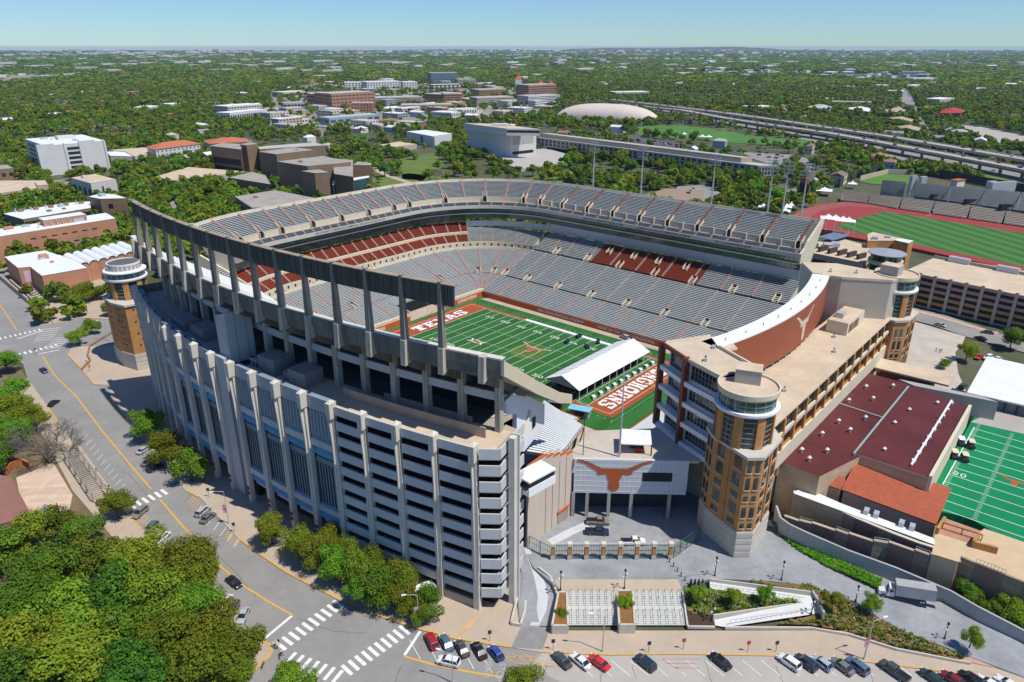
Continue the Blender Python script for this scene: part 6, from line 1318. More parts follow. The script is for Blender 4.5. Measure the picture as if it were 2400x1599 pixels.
def hip(name,label,a,b,c,h,wall,roofm,win=None,over=1.2,cat='building',group=None,gable=False,wallz=None):
 z = a[2];P = [Vector(p) for p in para(Vector(a),Vector(b),Vector(c))];cc = sum(P,Vector())/4
 t = bld_body(name,label,[cc+(p-cc)*.95 for p in P],z,wall,win,cat,group)
 u,v = P[1]-P[0],P[3]-P[0]
 if u.length < v.length: P = [P[1],P[2],P[3],P[0]];u,v = P[1]-P[0],P[3]-P[0]
 k = 0 if gable else min(.5*v.length/u.length,.45);r0 = P[0]+v*.5+u*k+Vector((0,0,h));r1 = P[1]+v*.5-u*k+Vector((0,0,h));mb = MB()
 mb.add([*P,r0,r1],[(0,1,5,4),(1,2,5),(2,3,4,5),(3,0,4),(3,2,1,0)],roofm);mb.build('roof',roofm,t);block(P,3);return t
def bld_body(name,label,P,z,wall,win,cat,group,zb=0):
 n = len(P);A = sum(P[i][0]*P[(i+1) % n][1]-P[(i+1) % n][0]*P[i][1] for i in range(n));P = P if A > 0 else P[::-1];c = sum(P,Vector())/n
 t = thing(name,label,cat,(c.x,c.y,zb),0,group);mb = MB();mb.prism([(p[0],p[1]) for p in P],zb-.3,z,wall);mb.build('wall',wall,t)
 if win:
  nr,bw,wf,hf,m = win
  for i in range(n):
   a,b = P[i],P[(i+1) % n];d = b-a;L = d.length;nn = Vector((d.y,-d.x,0))
   if nn.dot(Vector((CX,CY,0))-a) > 0 and L > 4: face_windows(t,a,b,z*.08,z*.95,nr,max(1,round(L/bw)),wf,hf,m)
 return t
hip('tiled_hall','pale hall with a broad orange tiled hip roof, left of its darker twin',Z1(1065,797,13),Z1(1388,757,13),Z1(1003,778,13),4.5,whw,tile_r,(3,5,.3,.38,gw1))
hip('tiled_hall','pale hall with orange tiled hip roof partly behind the brown theatre',Z1(1440,757,13),Z1(1745,742,13),Z1(1400,735,13),4.2,whw,tile_r,(3,5,.3,.38,gw1))
bld('low_hall','low tan flat roofed hall in front of the tiled hall',[Z1(865,810,7),Z1(930,845,7),Z1(1065,810,7),Z1(1000,783,7),Z1(745,800,7)],7,pale,roof_t)
bld('low_hall','low tan hall between the white block and the tiled hall',[Z1(735,812,6),Z1(760,840,6),Z1(930,845,6),Z1(870,808,6)],6,pale,roof_w)
def pc(lab,pts,z,win=None,roof=roof_g,units=0,wall=None): return bld('theatre_block',lab,[f(x,y,z) for f,x,y in pts],z,wall or brown_b,roof,win,'building','brown aggregate theatre blocks behind the stadium',units=units)
x = pc('upper brown block with deep dark window strip left of the brown tower',[(Z1,1450,772),(Z1,1662,797),(Z1,1668,760),(Z1,1530,752)],24)
face_windows(x,Z1(1452,773,24),Z1(1655,796,24),9,14.5,1,1,.95,1,dark,'window_band');face_windows(x,Z1(1452,773,24),Z1(1655,796,24),1,6.5,1,1,.95,1,dark,'window_band')
pc('narrow brown stair tower rising from the trees',[(Z1,1655,762),(Z1,1700,768),(Z1,1780,758),(Z1,1725,746)],26)
x = pc('long brown block with tan roof behind the stair tower',[(Z1,1790,795),(Z1,2245,768),(Z1,2160,748),(Z1,1780,778)],23,roof=asr);
x = pc('stepped brown block with white roof box',[(Z1,1785,812),(Z1,1905,830),(Z1,2160,800),(Z1,2030,782)],23.5,units=1);
x = pc('broad brown auditorium block with gravel roof',[(Z1,1912,880),(Z1,2120,912),(Z1,2420,885),(Z1,2230,842)],24,units=1)
x = pc('tall brown wall block carrying a blue banner',[(Z1,2080,945),(Z1,2170,960),(Z1,2268,955),(Z1,2200,935)],24.5)
mb = MB();a,b = Z1(2172,972,22),Z1(2205,972,22);mb.wall(a+Vector((-.6,-1.2,0)),b+Vector((-.6,-1.2,0)),2,22,.3,M('blue_banner',(.20,.30,.50),var=.1));mb.build('banner',dark,x)
pc('flat brown wing with chamfered corner in front of the oaks',[(Z1,1575,990),(Z1,1865,1037),(Z1,1830,975),(Z1,1740,952)],11)
pc('low broad brown hall nearest the upper deck',[(Z1,1620,1122),(Z1,1740,1200),(Z1,1960,1187),(Z1,2195,1137),(Z1,1895,1078)],11.5,units=1)
pc('brown corner block right of the banner wall',[(Z2,-50,965),(Z2,80,985),(Z2,80,870),(Z2,-60,860)],21);pc('small brown block with tan roof',[(Z2,85,905),(Z2,205,905),(Z2,205,890),(Z2,110,880)],20)
gl_ = bld('glass_pavilion','green glass pavilion with white flat roof beside the brown theatre',[Z2(-60,1040,13),Z2(192,990,13),Z2(190,978,13),Z2(-60,1012,13)],13,glass_t,roof_w,(2,2.5,.82,.7,glass_t,.5,12.5))
p = Z2(205,1060,0);mb = MB();mb.box((p.x,p.y,10),(2.4,.6,20),m=MAT['blue_banner'],rz=-.8);mb.build('banner_pylon',dark,label='tall blue banner pylon right of the green glass pavilion',cat='banner')
bld('low_hall','low tan roofed hall among oaks left of the brown theatre',[Z1(1070,985,5),Z1(1190,1010,5),Z1(1700,950,5),Z1(1300,918,5)],5,tanw,roof_t)
lb = thing('library','monumental white windowless library block under an overhanging top floor','building',(*Z2(1168,870,0).xy,0))
bA,bB = Z2(1168,872,0),Z2(1345,845,0);bC = bA+(Z2(872,690,25)-Z2(1172,700,25))
bC = Vector((Z2(873,668,25).x,Z2(873,668,25).y,0));pA = Vector((Z2(1170,700,25).x,Z2(1170,700,25).y,0));pB = Vector((Z2(1345,683,25).x,Z2(1345,683,25).y,0));bD = pB+bC-pA
mb = MB();mb.prism([pA.xy,pB.xy,bD.xy,bC.xy],0,25.5,M('library_travertine',(.60,.58,.55),var=.04,scale=.1));mb.build('wall',whw,lb)
tA,tB,tC = Z2(1140,652,33),Z2(1370,655,33),Z2(843,615,33);tD = tB+tC-tA
mb = MB();mb.prism([tA.xy,tB.xy,tD.xy,tC.xy],26,33,MAT['library_travertine'],roof_t,bottom=True);mb.build('top_floor',whw,lb)
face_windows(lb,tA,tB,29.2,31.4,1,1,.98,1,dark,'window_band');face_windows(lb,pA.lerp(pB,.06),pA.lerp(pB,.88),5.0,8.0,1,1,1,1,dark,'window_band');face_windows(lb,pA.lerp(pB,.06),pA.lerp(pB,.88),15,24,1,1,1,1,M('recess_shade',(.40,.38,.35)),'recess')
c = (tA+tB+tC+tD)/4;mb = MB();mb.box((c.x,c.y,34.3),(16,9,2.4),m=whw,dirx=tB-tA);mb.lathe((c.x+12,c.y-6,33),[(4,0),(4,1.2),(0,1.6)],16,whw);mb.build('roof_house',whw,lb)
pl = [Z2(1000,860,2.5),Z2(1240,930,2.5),Z2(1500,890,2.5),Z2(1640,850,2.5),Z2(1420,790,2.5),Z2(1100,800,2.5)];struct('library_plaza',sheet('x',pl,M('plaza_travertine',(.42,.40,.36),var=.12,scale=.4),2.5,-.3));block(pl,2)
sA,sB,sC = Z2(1350,712,14),Z3(527,908,14),Z3(655,905,14)
sd = thing('archive_hall','very long grey hall with two rows of narrow dark windows right of the white library','building',(sB.x,sB.y,0));sD = sA+sC-sB
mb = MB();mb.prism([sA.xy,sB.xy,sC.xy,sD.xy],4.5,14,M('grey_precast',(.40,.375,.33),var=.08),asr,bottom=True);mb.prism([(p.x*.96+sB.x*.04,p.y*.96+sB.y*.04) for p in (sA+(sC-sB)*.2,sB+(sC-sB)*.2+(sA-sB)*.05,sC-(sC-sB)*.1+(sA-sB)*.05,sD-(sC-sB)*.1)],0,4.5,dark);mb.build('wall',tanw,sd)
face_windows(sd,sA,sB,5.6,13.0,2,44,.55,.72,gw1,cap=100);sd['_n'] = 0;face_windows(sd,sB,sC,5.6,13.0,2,6,.62,.72,gw1)
P4 = [sA+(sC-sB)*.25,sB+(sC-sB)*.25+(sA-sB)*.08,sC-(sC-sB)*.15+(sA-sB)*.08,sD-(sC-sB)*.15];mb = MB();mb.prism([p.xy for p in P4],14,18.5,M('tan_attic',(.47,.39,.29),var=.06),asr);mb.build('attic',tanw,sd);block([sA,sB,sC,sD],4)
bld('white_hall','plain white box hall left of the monumental library',[Z2(450,672,12.5),Z2(633,706,12.5),Z2(762,686,12.5),Z2(585,662,12.5)],12.5,whw,roof_w,None);face_windows(bpy.data.objects['white_hall'],Z2(545,690,12.5),Z2(562,693,12.5),3,11,3,1,.8,.8,gw1);face_windows(bpy.data.objects['white_hall'],Z2(634,706,12.5),Z2(642,705,12.5),1,12,1,1,.8,1,gw1)
bld('low_hall','low tan pavilion in the trees left of the white box hall',[Z2(265,765,5),Z2(340,782,5),Z2(520,760,5),Z2(400,742,5)],5,tanw,roof_t)
dm = Z2(1820,608,0);e1_ = Z2(1468,583,0);e2_ = Z2(2172,612,0);hl = (e2_-e1_).length/2;du = (e2_-e1_).normalized();dc = (e1_+e2_)/2+Vector((-du.y,du.x,0))*14
mb = MB();nu,nv_ = 64,14;vs = []
for i in range(nu+1):
 s_ = -1+2*i/nu;prof = max(0,1-abs(s_)**2.6)**(.5);
 for j in range(nv_+1):
  t_ = math.pi*j/nv_;rr = prof*(1+.012*math.cos(i*math.pi));p = dc+du*(s_*hl)+Vector((-du.y,du.x,0))*(-math.cos(t_)*30*prof**.6);vs.append((p.x,p.y,25.5*rr*math.sin(t_)**.85 if j not in (0,nv_) else 0))
mb.add(vs,[(i*(nv_+1)+j,(i+1)*(nv_+1)+j,(i+1)*(nv_+1)+j+1,i*(nv_+1)+j+1) for i in range(nu) for j in range(nv_)],M('dome_fabric',(.62,.53,.47),var=.04,rough=.8))
mb.build('air_dome',MAT['dome_fabric'],label='long pale pink air dome with ribbed fabric in front of the freeway',cat='air dome',smooth=True);block([e1_,e2_,e2_+Vector((-du.y,du.x,0))*45,e1_+Vector((-du.y,du.x,0))*45],3)
HG = 'red brick hospital blocks beyond the library'
for lab,zn,x0,y0,x1,y1,yt,dep,wall,roof,win,cat,g_ in [
 ('tall red brick hospital block with blue sign below two red roofed turrets',2,1290,475,1480,425+40,352,45,redb,asr,(7,6,.96,.38,gw1),'building',HG),
 ('white banded parking deck in front of the tall hospital block',2,1290,490,1505,478,428,40,whw,asr,(5,60,.98,.42,gw1),'building',None),
 ('red brick hospital wing with stepped top left of the tall block',2,950,445,1108,440,385,50,redb,asr,(4,8,.9,.4,gw1),'building',HG),
 ('tan low hospital wing with long window bands',2,940,500,1190,490,440,40,tanw,asr,(4,50,.97,.35,gw1),'building',HG),
 ('tan parking deck at the left of the long hospital wing',2,815,480,935,500,440,40,tanw,roof_t,(4,60,.97,.4,gw1),'building',None),
 ('red brick hospital block with one glazed stair strip',2,710,480,840,478,412,45,redb,asr,(4,7,.92,.38,gw1),'building',HG),
 ('red brick hospital block left of the glazed stair strip',2,575,470,705,475,412,45,redb,asr,(4,7,.92,.38,gw1),'building',HG),
 ('long tan banded parking deck in the hospital district',2,240,490,560,480,440,45,tanw,asr,(4,80,.98,.42,gw1),'building',None),
 ('red brick block with big square teal windows',2,418,530,768,525,490,40,M('salmon_brick',(.45,.25,.20)),asr,(1,12,.82,.62,gw2),'building',None),
 ('broad red brick hospital hall at the left end of the district',2,-60,520,235,500,412,60,redb,asr,(4,9,.7,.28,gw1),'building',HG),
 ('small red brick cube in front of the left hospital hall',2,68,540,215,540,475,30,redb,asr,(3,6,.5,.5,gw1),'building',HG),
 ('dark glass office tower with pale floor bands',2,622,352,803,348,268,40,M('slate_frame',(.22,.27,.31)),asr,(6,10,.94,.72,gw2),'building',None),
 ('white apartment block with balconies beyond the hospital',2,180,395,410,388,330,50,whw,roof_w,(4,8,.5,.5,gw1),'building',None),
 ('white apartment wing with dark stair gaps at the left',2,28,392,160,390,333,40,whw,roof_w,(4,8,.5,.5,gw1),'building',None),
 ('white apartment wing at the right end of the row',2,430,390,525,388,330,40,whw,roof_w,(4,8,.5,.5,gw1),'building',None),
 ('long grey office slab right of the dark glass tower',2,806,352,928,350,312,40,tanw,asr,(4,60,.97,.4,gw1),'building',None),
 ('low black and white sheds in front of the dark glass tower',2,630,400,830,395,350,30,M('charcoal_wall',(.08,.09,.10)),roof_w,(2,12,.5,.5,whw),'building',None),
 ('white clinic with pale roof below the salmon block',2,618,590,760,600,535,25,whw,roof_w,(2,5,.5,.5,gw1),'building',None),
 ('long white clinic wing with dark windows',2,735,560,935,552,520,22,whw,roof_w,(1,5,.5,.5,gw1),'building',None),
 ('pale terraced office block with rows of square windows by the far street',1,1592,605,1850,575,545,30,whw,roof_w,(1,5,.6,.5,gw1),'building',None),
 ('cream four storey office block standing in the woods',1,1580,575,1815,555,500,40,M('cream_office',(.60,.57,.46)),roof_w,(4,6,.62,.5,gw1),'building',None),
 ('low tan building far left in the woods',1,1045,548,1105,535,505,30,whw,roof_w,(1,8,.6,.4,gw2),'building',None),
 ('tan box building in the woods beyond the tiled hall',1,1180,522,1275,515,485,35,tanw,roof_w,(1,8,.6,.3,gw1),'building',None),
 ('grey flat laboratory with white roof near the far street',1,1960,520,2100,515,475,30,M('grey_lab',(.35,.36,.36)),asr,(1,6,.8,.5,gw1),'building',None),
 ('brick laboratory wing with strong vertical piers',1,2120,500,2200,505,405,40,redb,roof_w,(2,9,.5,.25,gw1),'building',HG),
 ('brick laboratory hall with dark window bands',1,2210,510,2354,500,415,40,redb,roof_w,(3,60,.97,.28,gw1),'building',HG),
 ('white roofed laboratory behind the brick wing',1,1955,440,2110,430,402,40,tanw,roof_w,(1,8,.8,.4,gw1),'building',None),
 ('grey roofed depot in front of the hospital district',2,-80,630,270,600,580,30,M('steel_clad',(.28,.33,.37)),M('grey_metal_roof',(.42,.45,.47)),(1,14,.7,.4,gw2),'building',None),
 ('low tan roofed service hall among the trees',2,250,620,410,612,598,24,brown_b,M('brown_metal_roof',(.30,.19,.12)),None,'building',None),
 ('flat grey service hall behind the oaks',2,270,665,480,650,632,30,tanw,asr,None,'building',None),
 ('white flat roofed workshop right of the freeway',3,470,535,620,530,503,30,whw,roof_w,None,'building',None),
 ('tan two storey office slab right of the freeway',3,1025,505,1300,512,465,25,M('tan_slab',(.42,.34,.25)),asr,(2,60,.97,.4,gw1),'building',None),
 ('pale blue and white apartment block in the far woods',3,1510,288,1665,290,258,30,whw,roof_w,(4,7,.5,.5,gw2),'building',None),
 ('long low white warehouse in the far woods',3,1590,328,1755,325,305,40,whw,roof_w,None,'building',None),
 ('modern white apartment block by the straight avenue',3,1765,500,1865,490,450,30,whw,roof_w,(4,6,.5,.5,gw1),'building',None),
 ('long white metal roof at the right edge',3,2212,498,2420,500,480,25,tanw,roof_w,None,'building',None),
 ('brown flat building behind the red roofed block',3,1600,380,1720,382,362,20,M('brown_wall',(.25,.15,.10)),asr,None,'building',None),
 ('pale flat museum like block beyond the freeway',2,1893,445,2120,440,402,40,tanw,roof_w,(1,10,.8,.6,gw1),'building',None),
 ('cream store with long roof in the left woods',1,1650,300,1905,300,288,60,tanw,roof_t,None,'building',None),
 ('long salmon warehouse beyond the left woods',1,1935,295,2210,290,275,60,M('salmon_wall',(.46,.30,.22)),roof_t,None,'building',None),
]: fb('building',lab,zn,x0,y0,x1,y1,yt,dep,wall,roof,win,cat,g_,units=1)
for lab,x0,x1,yb,yt,rt in (('square white turret with red pyramid roof on the hospital',1200,1245,375,312,282),('right red gabled turret of the hospital',1428,1468,400,352,325),('middle red gabled turret of the hospital',1358,1398,400,345,320),('low red gabled turret at the white parking deck',1262,1288,480,430,408)):
 ox,oy,s = ZO[2];a,b = Z2(x0,yb,0),Z2(x1,yb,0);h = zsolve(ox+x0/s,oy+yb/s,oy+yt/s);hr = zsolve(ox+x0/s,oy+yb/s,oy+rt/s)-h;d = (b-a);n_ = Vector((-d.y,d.x,0));t = hip('turret',lab,Vector((a.x,a.y,h)),Vector((b.x,b.y,h)),Vector((a.x+n_.x,a.y+n_.y,h)),hr,whw if 'white' in lab else redb,M('bright_red_roof',(.55,.10,.05)),None,cat='tower')
mb = MB();p = Z2(1400,385,30);a,b = Z2(1365,470,0),Z2(1440,468,0)
x,a,b,n_,h = fb('church_tower','slim pale tower with pointed top in the far left woods',1,2140,372,2166,372,325,9,tanw,tile_r,(2,5,.4,.4,gw1));c = (a+b)/2+n_*4.5;mb = MB();mb.tube((c.x,c.y,h),(c.x,c.y,h+9),5,.3,4,tile_r);mb.build('spire',tile_r,x)
x,a,b,n_,h = fb('church_hall','low pale church hall beside the slim pointed tower',1,2075,385,2145,385,355,18,tanw,tile_r,None)
hip('red_roofed_block','three storey brown block with a red hip roof at the straight avenue',Z3(1770,545,12),Z3(1925,545,12),Z3(1790,522,12),5.5,M('rosy_brick',(.33,.17,.13)),M('crimson_roof',(.36,.045,.04)),(3,6,.35,.4,gw1))
for i,(x0,y0,x1,y1,x2,y2,m_) in enumerate(((800,515,880,520,905,490,'tan'),(880,515,1015,530,905,490,'grey'),(1112,530,1285,535,1140,508,'white'),(1380,545,1545,550,1395,520,'tan'),(1400,590,1580,605,1420,575,'tan'),(1455,655,1625,668,1480,635,'tan'),(1445,520,1520,528,1450,508,'tan'))):
 hip('gabled_shed',['tan gabled shed left of the grey one','grey gabled shed above the freeway','white gabled shed in the middle of the row','tan gabled shed farthest up the avenue','tan gabled shed in the middle by the avenue','tan gabled shed nearest the freeway','small tan gabled shed behind the others'][i],Z3(x0,y0,6),Z3(x1,y1,6),Z3(x2,y2,6),3.0,M('shed_brown',(.22,.15,.10)),{'tan': M('tan_metal_roof',(.40,.33,.21)),'grey': MAT['grey_metal_roof'],'white': roof_w}[m_],None,gable=True)
#  ELEVATED FREEWAY
frt = [Z3(x,y,0) for x,y in ((-600,470),(0,540),(530,640),(1100,730),(1500,800),(1900,870),(2500,990),(2500,1050),(1800,930),(1400,850),(1000,760),(500,670),(0,575),(-600,490))]
road('frontage_road',frt,asph,.05,k=6)
def deck(lab,pts,z,w_,side):
 t = thing('elevated_freeway',lab,'bridge',(*pts[3].xy,0));n = len(pts);mb = MB();strip(mb,pts,w_,z,M('freeway_concrete',(.36,.33,.29),var=.1,scale=.05));strip(mb,pts,w_,z-1.3,conc);mb.build('roadway',conc,t)
 for s in (-1,1):
  mb = MB()
  for i in range(n-1):
   a,b = pts[i],pts[i+1];d = (b-a).normalized();nn = Vector((-d.y,d.x,0))*s*w_/2;mb.wall(a+nn,b+nn,z-1.4,z+.9,.5,tanw)
  mb.build('parapet',tanw,t)
 for i in range(n-1):
  a,b = pts[i],pts[i+1];L = (b-a).length;k = int(L/32)+1;d = (b-a).normalized()
  for j in range(k): p = a.lerp(b,j/k);mb = MB();mb.box((p.x,p.y,(z-1.3)/2),(2.2,2.2,z-1.3),m=conc,dirx=d);mb.box((p.x,p.y,z-2.1),(2.2,w_*.8,1.5),m=conc,dirx=d);mb.build('pier',conc,t)
 block([pts[0]+Vector((0,-w_,0))]+[p+Vector((0,-w_*.7,0)) for p in pts[1:]]+[p+Vector((0,w_*.7,0)) for p in pts[::-1]],0)
 return t
FA_ = [Z3(x,y,11) for x,y in ((-500,450),(0,508),(300,545),(700,600),(1000,645),(1400,702),(1800,768),(2354,862),(2900,960))]
FB_ = [Z3(x,y,9) for x,y in ((-500,478),(0,525),(300,580),(600,625),(1000,680),(1400,752),(1800,825),(2354,930),(2900,1040))]
deck('far upper deck of the double freeway viaduct',FA_,11,17,1);deck('near deck of the double freeway viaduct',FB_,9,17,-1)
struct('freeway_lanes',(lambda m_: ([strip(m_,[p+Vector((0,o_,0)) for p in P_],.5,z_+.03,mark_w) for P_,z_ in ((FA_,11),(FB_,9)) for o_ in (-3,3)],m_)[1])(MB()))
for nm,pts in (('avenue',[(1500,360),(1545,360),(1600,470),(1640,560),(1720,690),(1770,730),(1690,730),(1640,640),(1560,520),(1490,500)]),('campus_road',[(520,1170),(640,1100),(880,1035),(1130,960),(1400,880),(1560,845),(1620,880),(1400,905),(1150,985),(960,1045),(900,1075),(640,1160),(560,1200)]),('campus_road',[(420,815),(800,835),(900,880),(880,960),(600,900),(430,840)]),('junction',[(1350,860),(1480,845),(1700,850),(2100,920),(2600,1040),(2600,1070),(2050,960),(1650,900),(1500,885)]),('side_road',[(1850,620),(2050,640),(2354,700),(2500,760),(2300,780),(2150,760),(1950,690)])):
 road(nm,[Z3(x,y) for x,y in pts],asph if nm != 'side_road' else conc_r,.04,k=2)
road('far_street',[Z1(x,y) for x,y in ((1868,370),(1890,365),(1915,460),(1945,560),(1895,580),(1875,470))],asph,.04)
road('far_street',[Z2(x,y) for x,y in ((-100,235),(0,255),(200,280),(620,300),(620,285),(200,265),(0,240))],conc_r,.04,k=0)
road('campus_path',[Z1(x,y) for x,y in ((1165,1145),(1260,1150),(1275,1190),(1230,1280),(1130,1240),(1190,1210))],asph,.05);road('campus_path',[Z1(x,y) for x,y in ((330,1010),(480,1000),(520,1060),(380,1090))],asph,.05)
road('campus_path',[Z2(x,y) for x,y in ((215,905),(330,970),(480,1020),(620,1060),(560,1065),(300,980),(215,940))],walk,.05,k=0);road('campus_path',[Z2(x,y) for x,y in ((1560,950),(1700,935),(1760,940),(1560,965))],walk,.05,k=0)
road('parking_lot',[Z2(x,y) for x,y in ((1660,690),(1850,670),(2354,760),(2354,800),(2000,740))],asph_d,.04);road('parking_lot',[Z3(x,y) for x,y in ((-40,1050),(170,1040),(300,1120),(200,1180),(-40,1150))],asph,.04);road('roof_court',[Z2(x,y) for x,y in ((2050,1120),(2240,1065),(2500,1080),(2500,1170),(2200,1200))],M('brown_court',(.30,.22,.16),var=.1),.05)
for pts in ([(400,850),(640,820),(720,900),(560,1010),(420,1000)],[(1480,950),(1640,930),(1600,1020),(1480,1030),(1240,1010)],[(150,1000),(470,960),(900,1010),(1240,1000),(1500,1045),(300,1060)]):
 struct('lawn',sheet('x',[Z2(x,y) for x,y in pts],grass,.02));
block([Z2(x,y) for x,y in ((440,900),(640,830),(720,900),(560,1000),(440,990))],0)
lw = [Z3(x,y) for x,y in ((-340,640),(0,628),(250,660),(470,700),(1100,760),(900,780),(600,765),(200,740),(0,720),(-300,700))];struct('playing_lawn',sheet('x',lw,M('bright_lawn',(.07,.19,.03),var=.2,scale=.03),.03));block(lw,0)
lw = [Z3(x,y) for x,y in ((1600,890),(1700,880),(2100,960),(2354,1030),(2354,1060),(1900,950),(1620,905))];struct('verge',sheet('x',lw,grass,.06));block(lw,0)
#  TRACK STADIUM, GARAGE (zoom origin 1880,380)
Z7 = zo(1880,380,2.298)
TZ = 1.5
tk = [Z7(x,y,TZ) for x,y in ((-70,350),(-60,290),(0,252),(100,226),(240,212),(400,222),(480,236),(800,292),(1195,352),(1700,430),(1700,690),(1195,592),(590,462),(350,420),(240,400),(60,375))]
struct('running_track',sheet('x',tk,track_m,TZ,-.3));block(tk,3)
gp_ = [Z7(x,y,TZ+.02) for x,y in ((180,352),(270,310),(440,266),(620,292),(1195,384),(1700,465),(1700,650),(1195,562),(600,442),(420,405),(330,388))]
struct('infield',sheet('x',gp_,M('striped_infield',(.035,.125,.02),var=.1,scale=.05,stripes=((.80,-.60,0),11,.5,(.07,.18,.035))),TZ+.02))
mb = MB();ctr = Z7(330,310,TZ)
for k in range(1,8):
 f_ = 1-k*.035;strip(mb,[Z7(350+(x-350)*f_,312+(y-312)*f_,TZ) for x,y in ((480,236),(400,222),(240,212),(100,226),(0,252),(-60,290),(-70,350),(60,375),(240,400))],.12,TZ+.03,mark_w)
strip(mb,[Z7(x,y,TZ) for x,y in ((560,248),(620,262),(680,272),(690,285),(660,292))],.15,TZ+.03,mark_w);struct('track_lanes',mb)
ts = thing('track_grandstand','grey grandstand with two tiers beyond the red running track','grandstand',(*Z7(800,250,0).xy,0))
def tier(x0,y0,x1,y1,x2,y2,x3,y3,za,zb_,n,m1,m2,nm):
 a,b,c,d_ = Z7(x0,y0,za),Z7(x1,y1,za),Z7(x2,y2,zb_),Z7(x3,y3,zb_);mb = MB()
 for i in range(n):
  u,v = i/n,(i+1)/n;p,q,r_,s_ = a.lerp(d_,u),b.lerp(c,u),b.lerp(c,v),a.lerp(d_,v);z = p.z;m5,n5 = p.lerp(s_,.55),q.lerp(r_,.55)
  mb.add([p,q,(n5.x,n5.y,z),(m5.x,m5.y,z)],[(0,1,2,3)],m1);mb.add([(m5.x,m5.y,z+.35),(n5.x,n5.y,z+.35),(r_.x,r_.y,z+.35),(s_.x,s_.y,z+.35)],[(0,1,2,3)],m2)
 mb.add([(d_.x,d_.y,0),(c.x,c.y,0),c,d_],[(0,1,2,3)],conc);mb.build(nm,m1,ts)
tb = M('tan_bleacher',(.36,.31,.25),var=.1);tb2 = M('tan_bleacher_dark',(.22,.19,.16));gs1 = M('steel_bleacher',(.20,.225,.25));gs2 = M('steel_bench',(.34,.37,.40))
for x0,x1 in ((205,345),(352,515),(525,690),(700,885),(895,1075),(1085,1280),(1290,1500)):
 yb = lambda x: 205+(x-200)*.141 if x > 480 else 205+(x-200)*.10;yt = lambda x: 155+(x-200)*.112;tier(x0,yb(x0),x1,yb(x1),x1+25,yt(x1),x0+18,yt(x0),2.2,6.2,9,tb2,tb,'lower_tier')
for x0,x1 in ((378,505),(562,745),(750,935),(940,1125),(1130,1330),(1340,1500)):
 yb = lambda x: 150+(x-375)*.138;yt = lambda x: 93+(x-380)*.085;tier(x0,yb(x0),x1,yb(x1),x1+55,yt(x1+50),x0+55,yt(x0+50),7.2,15.5,11,gs1,gs2,'upper_tier')
for x,w_ in ((600,14),(650,14),(1020,20),(1080,60)):
 p = Z7(x,95+(x-600)*.07,15);mb = MB();mb.box((p.x,p.y,10),(w_*.35,3,16),m=sgrey,rz=-.65);mb.build('rear_wall',sgrey,ts)
p = Z7(838,108,16);mb = MB();mb.box((p.x,p.y,15),(11,5,5),rz=-.3,m=whw);mb.box((p.x,p.y,17.7),(12,6,.5),rz=-.3,m=orange);mb.build('press_box',whw,ts)
for i,(x,y) in enumerate(((725,185),(905,212),(1095,240))): p = Z7(x,y,8.2);mb = MB();mb.box((p.x,p.y,8.2),(9,3,3.2),rz=-.65,m=dark);mb.build('entrance',dark,ts)
block([Z7(370,90,10),Z7(1500,170,10),Z7(1500,300,2),Z7(200,200,2)],4)
sg_ = [Z7(x,y,.1) for x,y in ((300,100),(440,65),(620,70),(640,110),(540,125),(380,120))];struct('soccer_field',sheet('x',sg_,M('bright_lawn2',(.09,.19,.03),var=.15,scale=.05),.1));block(sg_,4)
P = [Z7(x,y,3) for x,y in ((200,118),(240,85),(330,55),(460,30),(610,38),(700,58),(900,95),(1200,150),(1500,200))]
mb = MB()
for i in range(len(P)-1): mb.wall(P[i],P[i+1],0,7.5,.8,M('dark_green_screen',(.04,.05,.045),var=.2))
mb.build('outfield_screen',dark,label='dark curved outfield screen wall around the small green field',cat='wall')
P = [Z7(x,y,0) for x,y in ((310,100),(460,62),(600,66))];mb = MB();[mb.wall(P[i],P[i+1],0,4.2,.6,tanw) for i in range(2)];mb.build('field_wall',tanw,label='tan curved wall directly behind the small green field',cat='wall')
gr = thing('parking_garage','long parking garage with pink panels and dark slots below the track','parking garage',(*Z7(800,700,0).xy,0))
ga0,ga1 = Z7(555,578,16),Z7(1250,722,16);gdv = (ga1-ga0).normalized();gnn = Vector((-gdv.y,gdv.x,0));
if gnn.dot(ga0-Vector((CX,CY,16))) < 0: gnn = -gnn
L = (ga1-ga0).length;L2 = L*1.5
mb = MB();mb.prism([ga0.xy,(ga0+gdv*L2).xy,(ga0+gdv*L2+gnn*34).xy,(ga0+gnn*34).xy],0,15.2,M('garage_cream',(.48,.42,.36),var=.06),roof_t);mb.build('structure',tanw,gr);block([ga0,ga0+gdv*L2,ga0+gdv*L2+gnn*34,ga0+gnn*34],3)
nb = 12
for i in range(nb):
 a,b = ga0+gdv*(L2*i/nb),ga0+gdv*(L2*(i+1)/nb)
 for k in range(5):
  z = 1.0+k*2.85;p,q = a.lerp(b,.2),a.lerp(b,.98);mb = MB();mb.wall(p,q,z,z+1.5,.4,dark,off=0);mb.build('slot',dark,gr);mb = MB();mb.wall(p,q,z+1.5,z+2.8,.7,M('pink_panel',(.46,.27,.22)) if k > 1 else M('ochre_panel',(.44,.25,.11)));mb.build('panel',tanw,gr)
 mb = MB();p = a.lerp(b,.09);mb.box((p.x,p.y,8),(L2/nb*.2,1.3,16),m=MAT['garage_cream'],dirx=gdv);mb.build('pier',tanw,gr)
mb = MB();mb.prism([(ga0+gnn*34).xy,(ga0+gdv*L2+gnn*34).xy,(ga0+gdv*L2+gnn*52).xy,(ga0+gnn*46).xy],0,13.5,MAT['garage_cream'],roof_t);mb.wall(ga0+gnn*34,ga0+gdv*L2+gnn*34,15.2,16.6,.5,conc);mb.build('rear_deck',roof_t,gr)
